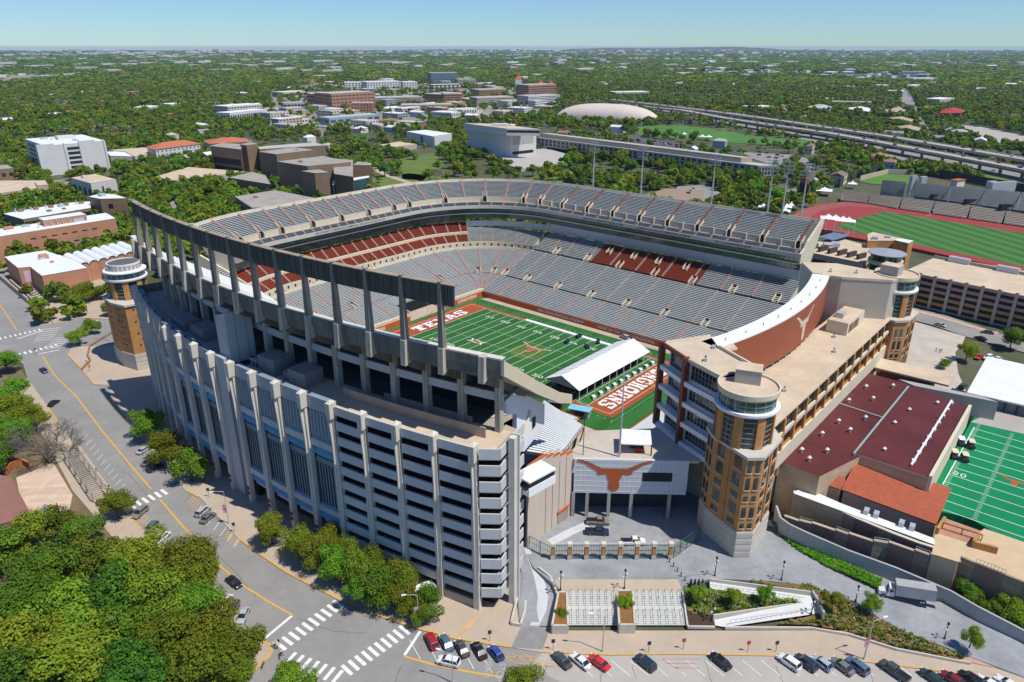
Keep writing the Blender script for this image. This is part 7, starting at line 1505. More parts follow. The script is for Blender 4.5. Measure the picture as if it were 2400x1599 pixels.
for t_ in (.22,.62,.95): p = ga0+gdv*L*t_+gnn*34;mb = MB();mb.box((p.x,p.y,16.4),(9,3,2.6),m=sgrey,dirx=gdv);mb.build('ramp_cover',sgrey,gr)
bk = bld('brick_stair_block','brown brick block with metal stairs on its roof at the garage corner',[Z7(352,392,19),Z7(355,425,19),Z7(590,425,19),Z7(380,378,19)],19,brick,roof_t,None,units=2)
bld('brick_stair_block','small brick lift tower beside the metal stairs',[Z7(495,410,21),Z7(575,428,21),Z7(602,415,21),Z7(530,402,21)],20,brick,roof_w,(1,5,.5,.2,gw1,4,8))
dk = thing('disc_pavilion','round glazed pavilion under a big grey metal disc roof','pavilion',(*Z7(458,490,22).xy,0));dc_ = Z7(458,486,22);rr = (Z7(562,492,22)-Z7(355,478,22)).length/2
mb = MB();mb.lathe((dc_.x,dc_.y,0),[(rr,21.6),(rr,22.0),(0,23.0)],40,M('disc_metal',(.38,.40,.40),rough=.4,metal=.2,var=.08));mb.build('disc_roof',sgrey,dk)
for r_,z0,z1,m_ in ((rr*.82,18.6,21.6,glass),(rr*.92,16.9,18.6,cream),(rr*.78,12,16.9,glass),(rr*.86,0,12,brick)): mb = MB();mb.lathe((dc_.x,dc_.y,0),[(0,z0),(r_,z0),(r_,z1),(0,z1)],32,m_);mb.build('storey',m_,dk)
bld('terrace_building','tan terrace building with planter boxes and pergola beside the disc roof',[Z7(40,445,15),Z7(55,490,15),Z7(330,545,15),Z7(420,470,15),Z7(180,405,15)],15,tanw,roof_t,(2,9,.8,.4,gw1,3,14),units=4)
for i in range(6): p = Z7(60+i*52,455+i*10,16.5);mb = MB();mb.box((p.x,p.y,16.4),(7,1.2,2.6),m=M('pergola_brown',(.08,.06,.05)),rz=-.25);mb.build('pergola',dark,label=['leftmost','second','third','fourth','fifth','rightmost'][i]+' dark pergola frame along the edge of the terrace building',cat='pergola',group='dark pergola frames')
p = Z7(170,400,17);mb = MB();mb.box((p.x,p.y,17),(17,9,.3),rz=-.2,m=M('navy_canopy',(.12,.17,.23),stripes=((1,.2,0),2,.1,(.3,.35,.4))));mb.build('solar_canopy',dark,label='navy slatted canopy beside the white marquee peaks',cat='canopy')
entry = [Z7(570,850,.1),Z7(720,880,.1),Z7(1100,960,.1),Z7(1050,1050,.1),Z7(600,1100,.1),Z7(480,950,.1)]
sp = [Z6(1500,1010,.3),Z6(1560,730,.3),Z6(1870,800,.3),Z6(2350,960,.3),Z6(2350,1010,.3),Z6(1900,880,.3),Z6(1850,1100,.3),Z6(1500,1030,.3)]
road('entry_plaza',[Z6(x,y,.1) for x,y in ((1400,1010),(1555,735),(1950,850),(1930,900),(1880,960),(1900,1100),(1960,1240),(2300,1200),(2300,1300),(1500,1400))],M('pale_plaza',(.48,.42,.35),var=.14,scale=.15),.1)
road('east_road',[Z6(x,y) for x,y in ((1555,690),(1560,640),(1800,700),(2100,800),(2400,900),(2900,1060),(2900,1150),(2354,960),(1950,850),(1720,770),(1555,730))],asph,.05)
road('east_sidewalk',[Z6(x,y,.15) for x,y in ((1560,640),(1570,655),(1800,715),(2100,805),(2180,820),(2150,835),(2000,790),(1760,720),(1555,668))],M('pink_pavement',(.52,.36,.28)),.16,-.2,excl=False)
for P_ in ([Z7(-100,330),Z7(200,120),Z7(420,60),Z7(1700,150),Z7(1700,1000),Z7(600,1000),Z7(-100,700)],[Z6(1450,600),Z6(2600,900),Z6(2600,1500),Z6(1450,1400)]): block(P_,0)
#  TREES
def crown(name,rx,rz,n,leaf,seed,m,lobes=9,m2=None,open_=.0):
 rnd = random.Random(seed);L = []
 for i in range(lobes):
  a = rnd.uniform(0,2*math.pi);r_ = rnd.uniform(.2,.78)*rx*(0 if i == 0 else 1);z = rnd.uniform(-.45,.55)*rz
  L.append((r_*math.cos(a),r_*math.sin(a),z+(.25*rz if i == 0 else 0),rnd.uniform(.24,.46)*rx))
 mb = MB();ms = [m,m2 or m]
 for k in range(n):
  lx,ly,lz,lr = L[rnd.randrange(lobes)]
  u = rnd.uniform(-1,1);t_ = rnd.uniform(0,2*math.pi);s_ = math.sqrt(1-u*u);d = Vector((s_*math.cos(t_),s_*math.sin(t_),u*.85))
  rr = lr*(1-abs(rnd.gauss(0,.24))+(.22 if rnd.random() < .12 else 0))*(1+.34*noise.noise(Vector((lx+d.x*2.6,ly+d.y*2.6,lz+d.z*2.6+seed))));p = Vector((lx,ly,lz))+d*rr
  if p.z < -.62*rz: continue
  nrm = (d+Vector((rnd.uniform(-.7,.7),rnd.uniform(-.7,.7),rnd.uniform(-.2,.9)))).normalized();a = nrm.orthogonal().normalized();b = nrm.cross(a);th = rnd.uniform(0,6.28);a,b = a*math.cos(th)+b*math.sin(th),b*math.cos(th)-a*math.sin(th)
  s1 = leaf*rnd.uniform(.6,1.25);s2 = leaf*rnd.uniform(.4,.9);c0 = p-a*s1;c1 = p+b*s2;c2 = p+a*s1;c3 = p-b*s2+nrm*(leaf*.25)
  mb.add([c0,c1,c2,c3],[(0,1,2,3)],ms[1 if rnd.random() < .22 else 0])
 me = bpy.data.meshes.new(name);me.from_pydata(mb.v,[],mb.f)
 for x in mb.mats: me.materials.append(x)
 if len(mb.mats) > 1: me.polygons.foreach_set('material_index',mb.m)
 me.update();return me
def trunk_mesh(h,r0,seed,spread=2.2,limbs=6,m=bark):
 rnd = random.Random(seed);mb = MB();p = Vector((0,0,-.2));q = Vector((rnd.uniform(-.2,.2),rnd.uniform(-.2,.2),h*.42));mb.tube(p,q,r0,r0*.72,7,m)
 for i in range(limbs):
  a = i*2*math.pi/limbs+rnd.uniform(-.3,.3);e = q+Vector((math.cos(a)*spread,math.sin(a)*spread,h*rnd.uniform(.25,.45)));mb.tube(q,e,r0*.5,r0*.22,5,m);e2 = e+Vector((math.cos(a+.6)*spread*.6,math.sin(a+.6)*spread*.6,h*.15));mb.tube(e,e2,r0*.22,r0*.08,4,m)
 me = bpy.data.meshes.new('trunk');me.from_pydata(mb.v,[],mb.f);me.materials.append(m);return me
NEAR = []
for i in range(5):
 lm = [leafs[0],leafs[1],leafs[0],leafs[1],leafs[2]][i];NEAR.append((crown('crown',5.4,4.1,8500,.235,10+i,lm,19,[leafs[1],leafs[0],leafs[2],leafs[2],leafs[0]][i]),trunk_mesh(7,.32,i,2.4)))
MIDT = []
for i in range(6):
 lm = leafs[(0,1,2,1,2,0)[i]];MIDT.append((crown('crown',5.0,3.4,1500,.52,30+i,lm,9,leafs[(2,2,1,0,0,1)[i]]),trunk_mesh(6,.3,20+i,2.0,4)))
def twigs(name,h,sp,seed,n=70,m=twig_m,rad=.05):
 rnd = random.Random(seed);mb = MB();mb.tube((0,0,-.2),(0,0,h*.3),.3,.22,6,m);tips = [(Vector((0,0,h*.3)),0,.2)]
 def br(p,d,L,r_,lev):
  q = p+d*L;mb.tube(p,q,r_,r_*.6,4,m,cap=False)
  if lev == 0: return
  for i in range(4):
   nd = (d+Vector((rnd.uniform(-.8,.8),rnd.uniform(-.8,.8),rnd.uniform(-.25,.5)))).normalized();br(q if i < 3 else p.lerp(q,.6),nd,L*rnd.uniform(.6,.8),r_*.58,lev-1)
 for i in range(6): a = i*1.05+rnd.uniform(-.3,.3);br(Vector((0,0,h*.3)),Vector((math.cos(a)*.8,math.sin(a)*.8,.75)).normalized(),sp*.42,.15,4)
 me = bpy.data.meshes.new(name);me.from_pydata(mb.v,[],mb.f);me.materials.append(m);return me
BARE = twigs('branches',9,8,5)
KINDS = ['bright green','olive green','bright green','olive','dark green']
used_tree = []
TH = bpy.data.objects
def tree(x,y,z,h,wd,kind,label,group=None,near=True,name='tree',rz=None):
 cm,tm = (NEAR if near else MIDT)[kind % (5 if near else 6)]
 t = thing(name,label,'tree',(x,y,z),random.uniform(0,6.28) if rz is None else rz,group)
 k = wd/(10.4 if near else 10.0);kz = h/(9.2 if near else 8.6)
 o = bpy.data.objects.new('trunk',tm);COL.objects.link(o);o.parent = t;o.scale = (k,k,kz)
 c = bpy.data.objects.new('crown',cm);COL.objects.link(c);c.parent = t;c.location = (0,0,(5.6 if near else 5.3)*kz);c.scale = (k,k,kz)
 return t
def orn(i,n):
 W = ['first','second','third','fourth','fifth','sixth','seventh','eighth','ninth','tenth','eleventh','twelfth']
 return W[i] if i < 12 else '%d%s' % (i+1,'th' if (i+1) % 100 in (11,12,13) else {1: 'st',2: 'nd',3: 'rd'}.get((i+1) % 10,'th'))
def T(px,py,h,wd,kind,label,z=0.0,near=True,name='tree'):
 p = G(px,py,z+h*.6);return tree(p.x,p.y,z,h,wd,kind,label,near=near,name=name)
for px,py,h,wd,k,l in [
 (345,990,10,11,0,'bright green street tree leftmost of the clump beside the finned facade'),(395,1050,10,12,1,'olive street tree in the middle of the clump beside the finned facade'),(440,1085,10,11,2,'bright green street tree at the right of the clump by the crosswalk'),
 (632,1235,8.5,8.5,1,'round olive street tree standing apart left of the street row'),(700,1268,8.5,8.5,3,'olive street tree second in the row along the ramps'),(745,1292,9,8.5,1,'olive street tree third in the row along the ramps'),(790,1318,9,9,0,'brighter street tree fourth in the row along the ramps'),
 (815,1300,9,8.5,1,'olive tree behind the fourth street tree against the ramps'),(868,1318,9,8.5,3,'olive tree between the broad ones against the ramps'),(770,1270,8.5,8,3,'small olive tree behind the third street tree'),(960,1400,7.5,8,1,'olive tree right of the broad one at the booth'),
 (845,1335,9.5,9.5,3,'broad olive street tree in the middle of the row along the ramps'),(850,1382,8,8.5,0,'low bright tree at the kerb below the broad olive one'),(905,1370,9.5,10,1,'broad olive street tree left of the orange box by the ramps'),(935,1345,8,8,3,'olive tree behind the broad one near the orange box'),(1005,1412,7,7.5,1,'thin tree at the corner with the flag banners'),(985,1440,5,5,3,'small sparse tree beside the striped banners'),
 (180,787,7,8.5,0,'bright round tree at the traffic island, left of its twin'),(210,762,7,8,2,'bright round tree at the traffic island, right of its twin'),(80,708,5,5.5,0,'small bright tree on the corner in front of the auditorium stairs'),
 (210,680,9,13,1,'wide dark oak left of the white drum roofed tower'),(175,640,9,10,4,'dark oak behind the wide one by the auditorium'),(235,620,9,11,1,'oak between the vaulted roofs and the drum roofed tower'),(255,720,7,8,3,'small oak directly left of the drum roofed tower'),(345,600,9,9,1,'olive tree between the vaulted roofs and the first ring beam mast'),(165,700,8,10,4,'dark oak in front of the auditorium wall'),
 (10,845,9,11,0,'green tree at the left frame edge beside the crossing'),(30,910,10,13,2,'green roadside tree below the crossing at the left edge'),(40,960,10,14,1,'broad olive roadside tree left of the parked black car'),(75,975,9,10,1,'olive tree crown overhanging the kerb near the striped bay'),(20,1010,10,13,0,'green tree left of the large bare tree'),(-20,1065,10,13,2,'green tree cut by the left edge above the brown roof'),
 (270,1180,8,9,0,'spreading light green tree beside the near left crosswalk'),(190,1235,9,11,2,'light green tree left of the near crosswalk tree'),(130,1220,9,9,1,'ochre tree in front of the patterned court'),(60,1250,10,13,1,'ochre green tree above the lower left grove'),(-15,1290,11,14,4,'dark tree at the left edge of the lower grove'),
 (110,1330,12,15,0,'large bright tree in the upper part of the lower left grove'),(210,1300,11,13,2,'bright tree in the grove just left of the kerb cars'),(330,1300,11,14,0,'bright spreading tree over the street cars'),(420,1310,11,14,1,'olive tree crown reaching the street in the grove'),(470,1340,9,10,3,'olive tree at the tip of the grove toward the street'),(40,1400,12,16,0,'pale green broad tree at the left of the lower grove'),(140,1430,13,17,2,'largest pale green tree in the lower left grove'),(270,1390,12,15,4,'dark green tree in the centre of the lower grove'),(380,1400,12,15,1,'olive brown tree in the centre right of the grove'),(460,1420,10,12,0,'bright tree behind the white parked cars'),(60,1500,12,16,1,'pale olive tree in the bottom left corner area'),(170,1530,12,16,0,'bright green tree at the bottom left edge'),(300,1480,12,15,2,'bright green tree in the lower middle of the grove'),(300,1580,12,15,4,'deep green tree cut by the bottom edge'),(410,1500,11,14,1,'olive tree with fine twigs in the lower grove'),(500,1480,10,12,3,'thin olive tree above the street corner'),(460,1560,11,14,1,'sparse olive tree at the bottom edge of the grove'),(560,1510,9,11,3,'sparse tree overhanging the yellow kerb corner'),(540,1570,8,9,1,'small sparse tree at the yellow corner kerb'),(30,1580,12,16,4,'dark tree in the very bottom left corner'),(690,1590,8,9,2,'bright tree cut by the bottom edge below the zebra crossing'),(1225,1600,7,9,1,'light olive tree top cut by the bottom edge below the yellow hatching'),
 (1465,1412,4.2,4,0,'small bushy tree in the middle planter between the steps'),(1316,1440,3.2,3,0,'small bushy tree in the left planter'),(1638,1388,4,3.6,0,'left of three young trees in the planted bed'),(1720,1395,4,3.8,2,'middle of three young trees in the planted bed'),(1795,1390,4,3.8,0,'right of three young trees in the planted bed'),(1955,1405,4,4,1,'left young tree on the mulch slope'),(2045,1412,4.5,4.3,0,'middle young tree on the mulch slope'),(2280,1490,5,4.4,2,'young tree at the lower tip of the mulch slope'),
 (2270,1385,6,6.5,2,'feathery green shrub tree behind the retaining wall'),(2380,1430,6,7,0,'feathery green shrub tree at the right edge behind the retaining wall'),(2325,1420,4.5,5,2,'low feathery shrub between the two shrub trees'),
 (2270,820,8,7.5,0,'bright pyramidal tree on the plaza right of the far tower'),(2375,790,9,10,4,'dark round tree at the right edge beside the east road'),(2215,850,4,5,2,'low shrubby tree beside the curved brick wall on the plaza')]:
 z = PZ if 1590 < px < 1960 and 1370 < py < 1420 else (1.5 if 1960 < px < 2290 and py > 1395 else 0.0)
 T(px,py,h,wd,k,l,z)
p = G(285/2+10,1010,5);bt_ = thing('bare_tree','large grey leafless tree beside the pergola at the left street','tree',(*G(118,1085,0).xy,0),.4);o = bpy.data.objects.new('branches',BARE);COL.objects.link(o);o.parent = bt_;o.scale = (1.25,1.25,1.15)
for px,py,s_,l in ((165,1070,.8,'smaller leafless tree overhanging the kerb by the pergola'),(20,1075,.9,'leafless tree at the left edge above the brown roof'),(1022,415,.9,'lone grey leafless tree on the library lawn')):
 q = G(px,py+6,0);o2 = thing('bare_tree',l,'tree',(q.x,q.y,0),px);o = bpy.data.objects.new('branches',BARE);COL.objects.link(o);o.parent = o2;o.scale = (s_,)*3
placed = []
def scatter(poly,spacing,n,hr,kinds,region,group,wr=(.95,1.25),z=0):
 P = [(p[0],p[1]) for p in poly];xs = [p[0] for p in P];ys = [p[1] for p in P];out = [];tr = 0
 while len(out) < n and tr < n*60:
  tr += 1;x = random.uniform(min(xs),max(xs));y = random.uniform(min(ys),max(ys))
  if not inpoly(x,y,P) or not free(x,y) or any((x-a)**2+(y-b)**2 < spacing*spacing for a,b in placed): continue
  q = proj((x,y,4));
  if not (-60 < q[0] < 2460 and q[1] < 1660): continue
  placed.append((x,y));out.append((q[0],x,y))
 out.sort()
 cc_ = {}
 for px,x,y in out:
  h = random.uniform(*hr);k = random.choice(kinds);nm = KINDC[k];cc_[nm] = cc_.get(nm,0)+1;i = cc_[nm]-1
  tree(x,y,z,h,h*random.uniform(*wr),k,'%s %s tree from the left %s' % (orn(i,0),nm,region),group,near=False)
 return len(out)
KINDC = ['bright green','olive','dark green','olive','dark green','bright green']
cnt = 0
cnt += scatter([Z1(x,y) for x,y in ((900,1030),(1060,900),(1440,840),(1560,950),(1640,1230),(1360,1340),(1230,1260),(960,1230),(850,1080))],8.0,42,(8,11),(1,3,2,4),'in the oak grove behind the ring beam','oaks behind the ring beam',(1.1,1.5))
cnt += scatter([Z1(x,y) for x,y in ((740,850),(1000,830),(1440,850),(1400,930),(1000,980),(700,1000))],9,22,(8,11),(1,3,2,4),'in the oaks below the tiled halls','oaks below the tiled halls',(1.1,1.4))
cnt += scatter([Z1(x,y) for x,y in ((-40,900),(300,880),(640,960),(620,1010),(480,1120),(330,1200),(-40,1260))],10,26,(8,11),(1,3,2,4),'around the tan buildings at the left edge','oaks at the left campus edge',(1.1,1.4))
cnt += scatter([Z2(x,y) for x,y in ((0,700),(420,640),(860,700),(900,850),(1240,950),(1540,990),(1550,870),(1640,900),(1560,1040),(1100,1010),(250,1060),(0,860))],11,48,(10,14),(1,3,2,4,0),'around the lawn left of the monumental library','trees around the library lawn',(1.0,1.3))
cnt += scatter([Z2(x,y) for x,y in ((1560,1060),(1640,880),(1700,850),(2354,900),(2354,1080),(1900,1130))]+[],11,20,(11,15),(2,4,1),'between the library and the floodlight masts','trees right of the library',(1.0,1.25))
cnt += scatter([Z3(x,y) for x,y in ((-30,900),(160,950),(520,1020),(700,930),(880,880),(880,980),(700,1160),(540,1230),(200,1190),(120,1060),(-30,1040))],11,26,(11,15),(2,4,2,1,0),'behind the floodlight masts','trees behind the floodlight masts',(1.0,1.25))
cnt += scatter([Z3(x,y) for x,y in ((560,830),(900,800),(1320,830),(1280,880),(1080,920),(900,940),(700,900))],12,14,(9,12),(2,4,1),'along the campus road beside the archive hall','trees along the campus road',(1.0,1.25))
cnt += scatter([Z2(x,y) for x,y in ((1380,620),(1700,610),(2140,640),(2354,700),(2354,760),(1900,680),(1640,690),(1400,670))],13,20,(9,12),(1,3,2,4),'between the air dome and the archive hall','trees in front of the air dome',(1.0,1.25))
proto_col = bpy.data.collections.new('tree_shapes')
def lowcrown(i):
 lm = leafs[(2,1,2,0,1)[i]];me = crown('tree_shape',5,3.6,230,1.15,70+i,lm,6,leafs[(0,2,1,2,0)[i]]);o = bpy.data.objects.new('tree_shape_%s' % 'abcdefg'[i],me);proto_col.objects.link(o)
for i in range(5): lowcrown(i)
o = bpy.data.objects.new('tree_shape_f',crown('tree_shape',5,3.6,120,1.0,91,M('bare_grey_crown',(.17,.165,.10),obj_rand=.5,var=.2),6));proto_col.objects.link(o)
far_col = bpy.data.collections.new('wood_shapes')
for i in range(4):
 me = crown('wood_shape',5,1.6,260,1.0,170+i,leafs[(2,1,2,2)[i]],9,leafs[(1,2,0,1)[i]]);o = bpy.data.objects.new('wood_shape_%s' % 'abcd'[i],me);far_col.objects.link(o)
def scatter_stuff(name,pts,col,label):
 me = bpy.data.meshes.new(name);me.from_pydata([(p[0],p[1],p[2]) for p in pts],[],[])
 a = me.attributes.new('sc','FLOAT_VECTOR','POINT');a.data.foreach_set('vector',[c for p in pts for c in p[3]])
 a = me.attributes.new('rt','FLOAT','POINT');a.data.foreach_set('value',[p[4] for p in pts]);a = me.attributes.new('ix','INT','POINT');a.data.foreach_set('value',[p[5] for p in pts])
 ob = bpy.data.objects.new(name,me);COL.objects.link(ob);tag(ob,kind='stuff')
 g = bpy.data.node_groups.new(name,'GeometryNodeTree');g.interface.new_socket('Geometry',in_out='INPUT',socket_type='NodeSocketGeometry');g.interface.new_socket('Geometry',in_out='OUTPUT',socket_type='NodeSocketGeometry')
 n = g.nodes;gi = n.new('NodeGroupInput');go = n.new('NodeGroupOutput');ip = n.new('GeometryNodeInstanceOnPoints');ci = n.new('GeometryNodeCollectionInfo');ci.inputs['Collection'].default_value = col;ci.inputs['Separate Children'].default_value = True;ci.inputs['Reset Children'].default_value = True
 def attr(nm,ty): q = n.new('GeometryNodeInputNamedAttribute');q.data_type = ty;q.inputs['Name'].default_value = nm;return q
 s_ = attr('sc','FLOAT_VECTOR');r_ = attr('rt','FLOAT');x_ = attr('ix','INT');cx = n.new('ShaderNodeCombineXYZ');l = g.links
 l.new(r_.outputs[0],cx.inputs[2]);l.new(gi.outputs[0],ip.inputs['Points']);l.new(ci.outputs[0],ip.inputs['Instance']);ip.inputs['Pick Instance'].default_value = True
 l.new(x_.outputs[0],ip.inputs['Instance Index']);l.new(cx.outputs[0],ip.inputs['Rotation']);l.new(s_.outputs[0],ip.inputs['Scale']);l.new(ip.outputs[0],go.inputs[0])
 md = ob.modifiers.new('trees','NODES');md.node_group = g;return ob
rnd = random.Random(11)
HS = []
def nz(x,y,s): return noise.noise(Vector((x/s,y/s,3.1)))
houses = []
tries = 0
hm = [M('pale_shingle',(.42,.40,.37)),M('brown_shingle',(.20,.15,.12)),M('white_metal',(.66,.67,.68)),M('grey_shingle',(.27,.27,.27)),M('rust_shingle',(.32,.15,.10))];hw = [whw,M('cream_siding',(.58,.52,.40)),M('blue_siding',(.30,.38,.44)),tanw]
while len(houses) < 150 and tries < 20000:
 tries += 1;px = rnd.uniform(-20,2420);d_ = 560*math.exp(rnd.uniform(0,1.75));ang = YAW+math.atan((px-1200)/FPX);x,y = CX+d_*math.sin(ang),CY+d_*math.cos(ang)
 if not free(x,y) or any((x-a)**2+(y-b)**2 < 26**2 for a,b in houses): continue
 if nz(x,y,260) < -.12 or (d_ < 820 and px < 1900): continue
 houses.append((x,y));w_,l_,h_ = rnd.uniform(8,14),rnd.uniform(11,24)*(1 if d_ < 1200 else 1.6),rnd.uniform(3.2,6.5);a = .15+rnd.choice((0,math.pi/2));ca,sa = math.cos(a),math.sin(a)
 A_ = Vector((x-l_/2*ca+w_/2*sa,y-l_/2*sa-w_/2*ca,h_+2.5));B_ = A_+Vector((l_*ca,l_*sa,0));C_ = A_+Vector((-w_*sa,w_*ca,0));HS.append((px,A_,B_,C_,rnd.randrange(5),rnd.randrange(4),d_,rnd.random()))
HS.sort(key=lambda q: q[0]);band_n = {}
for px,A_,B_,C_,rm,wm,d_,rv_ in HS:
 col_ = ['pale','brown','white','grey','rust'][rm];z_ = 'nearer' if d_ < 1100 else 'farther';key = (col_,z_);band_n[key] = band_n.get(key,0)+1
 hip('house','%s %s roofed house from the left in the %s woods' % (orn(band_n[key]-1,0),col_,z_),A_,B_,C_,2.6,hw[wm],hm[rm],(1,5,.3,.3,gw1) if d_ < 900 else None,cat='house',group='houses in the %s woods' % z_,gable=rv_ < .5)
DIS = [(p.x,p.y) for p in [Z2(*q) for q in ((-500,660),(420,650),(700,590),(1350,560),(1480,480),(1500,400),(900,340),(-50,330),(-500,430))]]
struct('district_paving',sheet('x',DIS,M('district_ground',(.20,.19,.16),col2=(.34,.32,.28),scale=.02,var=.2),-.2))
DB = [];tries = 0
while len(DB) < 60 and tries < 5000:
 tries += 1;p = Z2(rnd.uniform(-500,1480),rnd.uniform(345,650))
 if inpoly(p.x,p.y,DIS) and free(p.x,p.y): DB.append(p);block([p+Vector((a,b,0)) for a,b in ((-22,-22),(22,-22),(22,22),(-22,22))],6)
DB.sort(key=lambda p: proj(p)[0]);cc_ = {}
for p in DB:
 m_,nm = rnd.choice(((whw,'white'),(tanw,'tan'),(redb,'brick'),(MAT['steel_clad'],'steel grey'),(pale,'pale stone')));cc_[nm] = cc_.get(nm,0)+1;l_,w_,h_ = rnd.uniform(12,24),rnd.uniform(8,14),rnd.uniform(4.5,13);a = rnd.choice((.1,1.67));ca,sa = math.cos(a),math.sin(a)
 bld('district_building','%s %s block from the left in the district before the hospital' % (orn(cc_[nm]-1,0),nm),[(p.x+u*l_*ca-v*w_*sa,p.y+u*l_*sa+v*w_*ca) for u,v in ((-1,-1),(1,-1),(1,1),(-1,1))],h_,m_,rnd.choice((roof_w,asr,roof_t)),(max(1,int(h_/3.6)),6,.6,.45,gw1,.6,h_-.5),'building','blocks before the hospital',units=1)
pts = []
def wood(x,y): return nz(x,y,170)+.6*nz(x,y,60)
tries = 0
while len(pts) < 26000 and tries < 200000:
 tries += 1;px = rnd.uniform(-140,2540);d_ = math.sqrt(rnd.uniform(330**2,2700**2)) if rnd.random() < .75 else 330*math.exp(rnd.uniform(0,2.1));ang = YAW+math.atan((px-1200)/FPX);x,y = CX+d_*math.sin(ang),CY+d_*math.cos(ang)
 if not free(x,y): continue
 if 330 < d_ < 1150 and 560 < px < 2000 and wood(x,y) < .02 and rnd.random() < .85: continue
 if wood(x,y) < -.42 and rnd.random() < .8: continue
 if inpoly(x,y,DIS) and rnd.random() < .72: continue
 s = rnd.uniform(.65,1.35)*(1 if d_ < 1400 else 1.25);ix = rnd.randrange(5)
 if d_ > 1000 and nz(x+900,y,130) > .18 and rnd.random() < .45: ix = 5
 pts.append((x,y,4.6*s,(s*1.1,s*1.1,s*rnd.uniform(.9,1.25)),rnd.uniform(0,6.28),ix))
scatter_stuff('wooded_neighbourhoods',pts,proto_col,'')
pts = []
for _ in range(13000):
 px = rnd.uniform(-160,2560);d_ = 2500*math.exp(rnd.uniform(0,2.05));ang = YAW+math.atan((px-1200)/FPX);x,y = CX+d_*math.sin(ang),CY+d_*math.cos(ang)
 if nz(x,y,900) < -.30: continue
 s = d_/620*rnd.uniform(.6,1.5);pts.append((x,y,5,(s*1.7,s*1.7,3+d_/2600*rnd.uniform(.4,1.5)),rnd.uniform(0,6.28),rnd.randrange(4)))
scatter_stuff('distant_woods',pts,far_col,'')
TW = []
for _ in range(150):
 px = rnd.uniform(0,2400);d_ = 2300*math.exp(rnd.uniform(0,.9));ang = YAW+math.atan((px-1200)/FPX);x,y = CX+d_*math.sin(ang),CY+d_*math.cos(ang)
 if px < 620 and d_ < 3600: continue
 TW.append((px,x,y,d_))
TW.sort();whp = M('distant_white',(.62,.62,.60));hb = {}
for px,x,y,d_ in TW:
 w_,l_,h_ = rnd.uniform(12,28)*d_/2600,rnd.uniform(28,90)*d_/2600,rnd.uniform(7,15)*d_/2600;a = rnd.uniform(-.2,.5);nm = rnd.choice(['white','white','pale grey','tan','salmon']);hb[nm] = hb.get(nm,0)+1;t = thing('distant_building','%s %s distant town block from the left' % (orn(hb[nm]-1,0),nm),'building',(x,y,0),0,'distant town blocks')
 m_ = {'white': whp,'pale grey': M('distant_grey',(.40,.42,.43)),'tan': tanw,'salmon': MAT['salmon_wall']}[nm];mb = MB();mb.box((x,y,h_/2),(l_,w_,h_),rz=a,m=m_);mb.box((x,y,h_*.62),(l_*1.004,w_*1.02,h_*.12),rz=a,m=gw1);mb.box((x,y,h_*.3),(l_*1.004,w_*1.02,h_*.12),rz=a,m=gw1);mb.build('wall',m_,t);mb = MB();mb.box((x,y,h_+.5),(l_*1.02,w_*1.04,1),rz=a,m=roof_w);mb.build('roof',roof_w,t)
mb = MB();mz = [whp,MAT['distant_grey'],tanw,whp]
for _ in range(2600):
 px = rnd.uniform(-50,2450);d_ = 3200*math.exp(rnd.uniform(0,1.85));ang = YAW+math.atan((px-1200)/FPX);x,y = CX+d_*math.sin(ang),CY+d_*math.cos(ang)
 if nz(x+5000,y,1400) < -.05: continue
 k = d_/4200;mb.box((x,y,5*k),(rnd.uniform(15,60)*k,rnd.uniform(10,26)*k,rnd.uniform(9,17)*k),rz=rnd.uniform(-.3,.6),m=rnd.choice(mz))
mb.build('distant_town',whp,kind='stuff')
mb = MB()
for i in range(60):
 a = YAW+(i-30)/60*R(85);r_ = 20500;hh = 30+70*max(0,nz(i*40,7,300))+(60 if 34 < i < 42 else 0);mb.lathe((CX+r_*math.sin(a),CY+r_*math.cos(a),-.3),[(1500,0),(1100,hh*.6),(0,hh)],10,far_m)
struct('hills',mb)
def tufts(name,poly,zf,n,size,m):
 P = [(p[0],p[1]) for p in poly];xs = [p[0] for p in P];ys = [p[1] for p in P];mb = MB();c = 0
 while c < n:
  x = rnd.uniform(min(xs),max(xs));y = rnd.uniform(min(ys),max(ys))
  if not inpoly(x,y,P): continue
  c += 1;z = zf(x,y);s = size*rnd.uniform(.5,1.4)
  for k in range(7): a = rnd.uniform(0,6.28);e = Vector((math.cos(a),math.sin(a),0));mb.add([(x,y,z),(x+e.x*s*.8-e.y*s*.3,y+e.y*s*.8+e.x*s*.3,z+s*rnd.uniform(.4,1)),(x+e.x*s*.8+e.y*s*.3,y+e.y*s*.8-e.x*s*.3,z+s*rnd.uniform(.4,1))],[(0,1,2)])
 mb.build(name,m,kind='stuff')
def interp(pts):
 W = [G(*p) for p in pts]
 def f(x,y):
  s = t = 0
  for w0 in W: q = 1/((w0.x-x)**2+(w0.y-y)**2+.5)**1.5;s += q;t += q*w0.z
  return t/s
 return W,f
W,f_ = interp([(1602,1384,2.6),(1660,1382,2.5),(1880,1411,2.0),(1670,1441,1.0),(1612,1438,1.0)]);tufts('bed_plants',W,f_,380,.5,leafs[0]);tufts('bed_grasses',W,f_,300,.5,M('pale_grass',(.26,.24,.11),var=.2))
W,f_ = interp([(1750,1360,2.5),(1900,1372,2.4),(2000,1415,2.0),(2120,1480,1.3),(2262,1538,.6),(2250,1545,.4),(2100,1515,.4),(1990,1480,.4),(1900,1465,.3),(1820,1462,.3),(1935,1436,1.2),(1905,1387,2.3)]);tufts('slope_shrubs',W,f_,420,.45,leafs[1]);tufts('slope_grasses',W,f_,500,.4,MAT['pale_grass'])
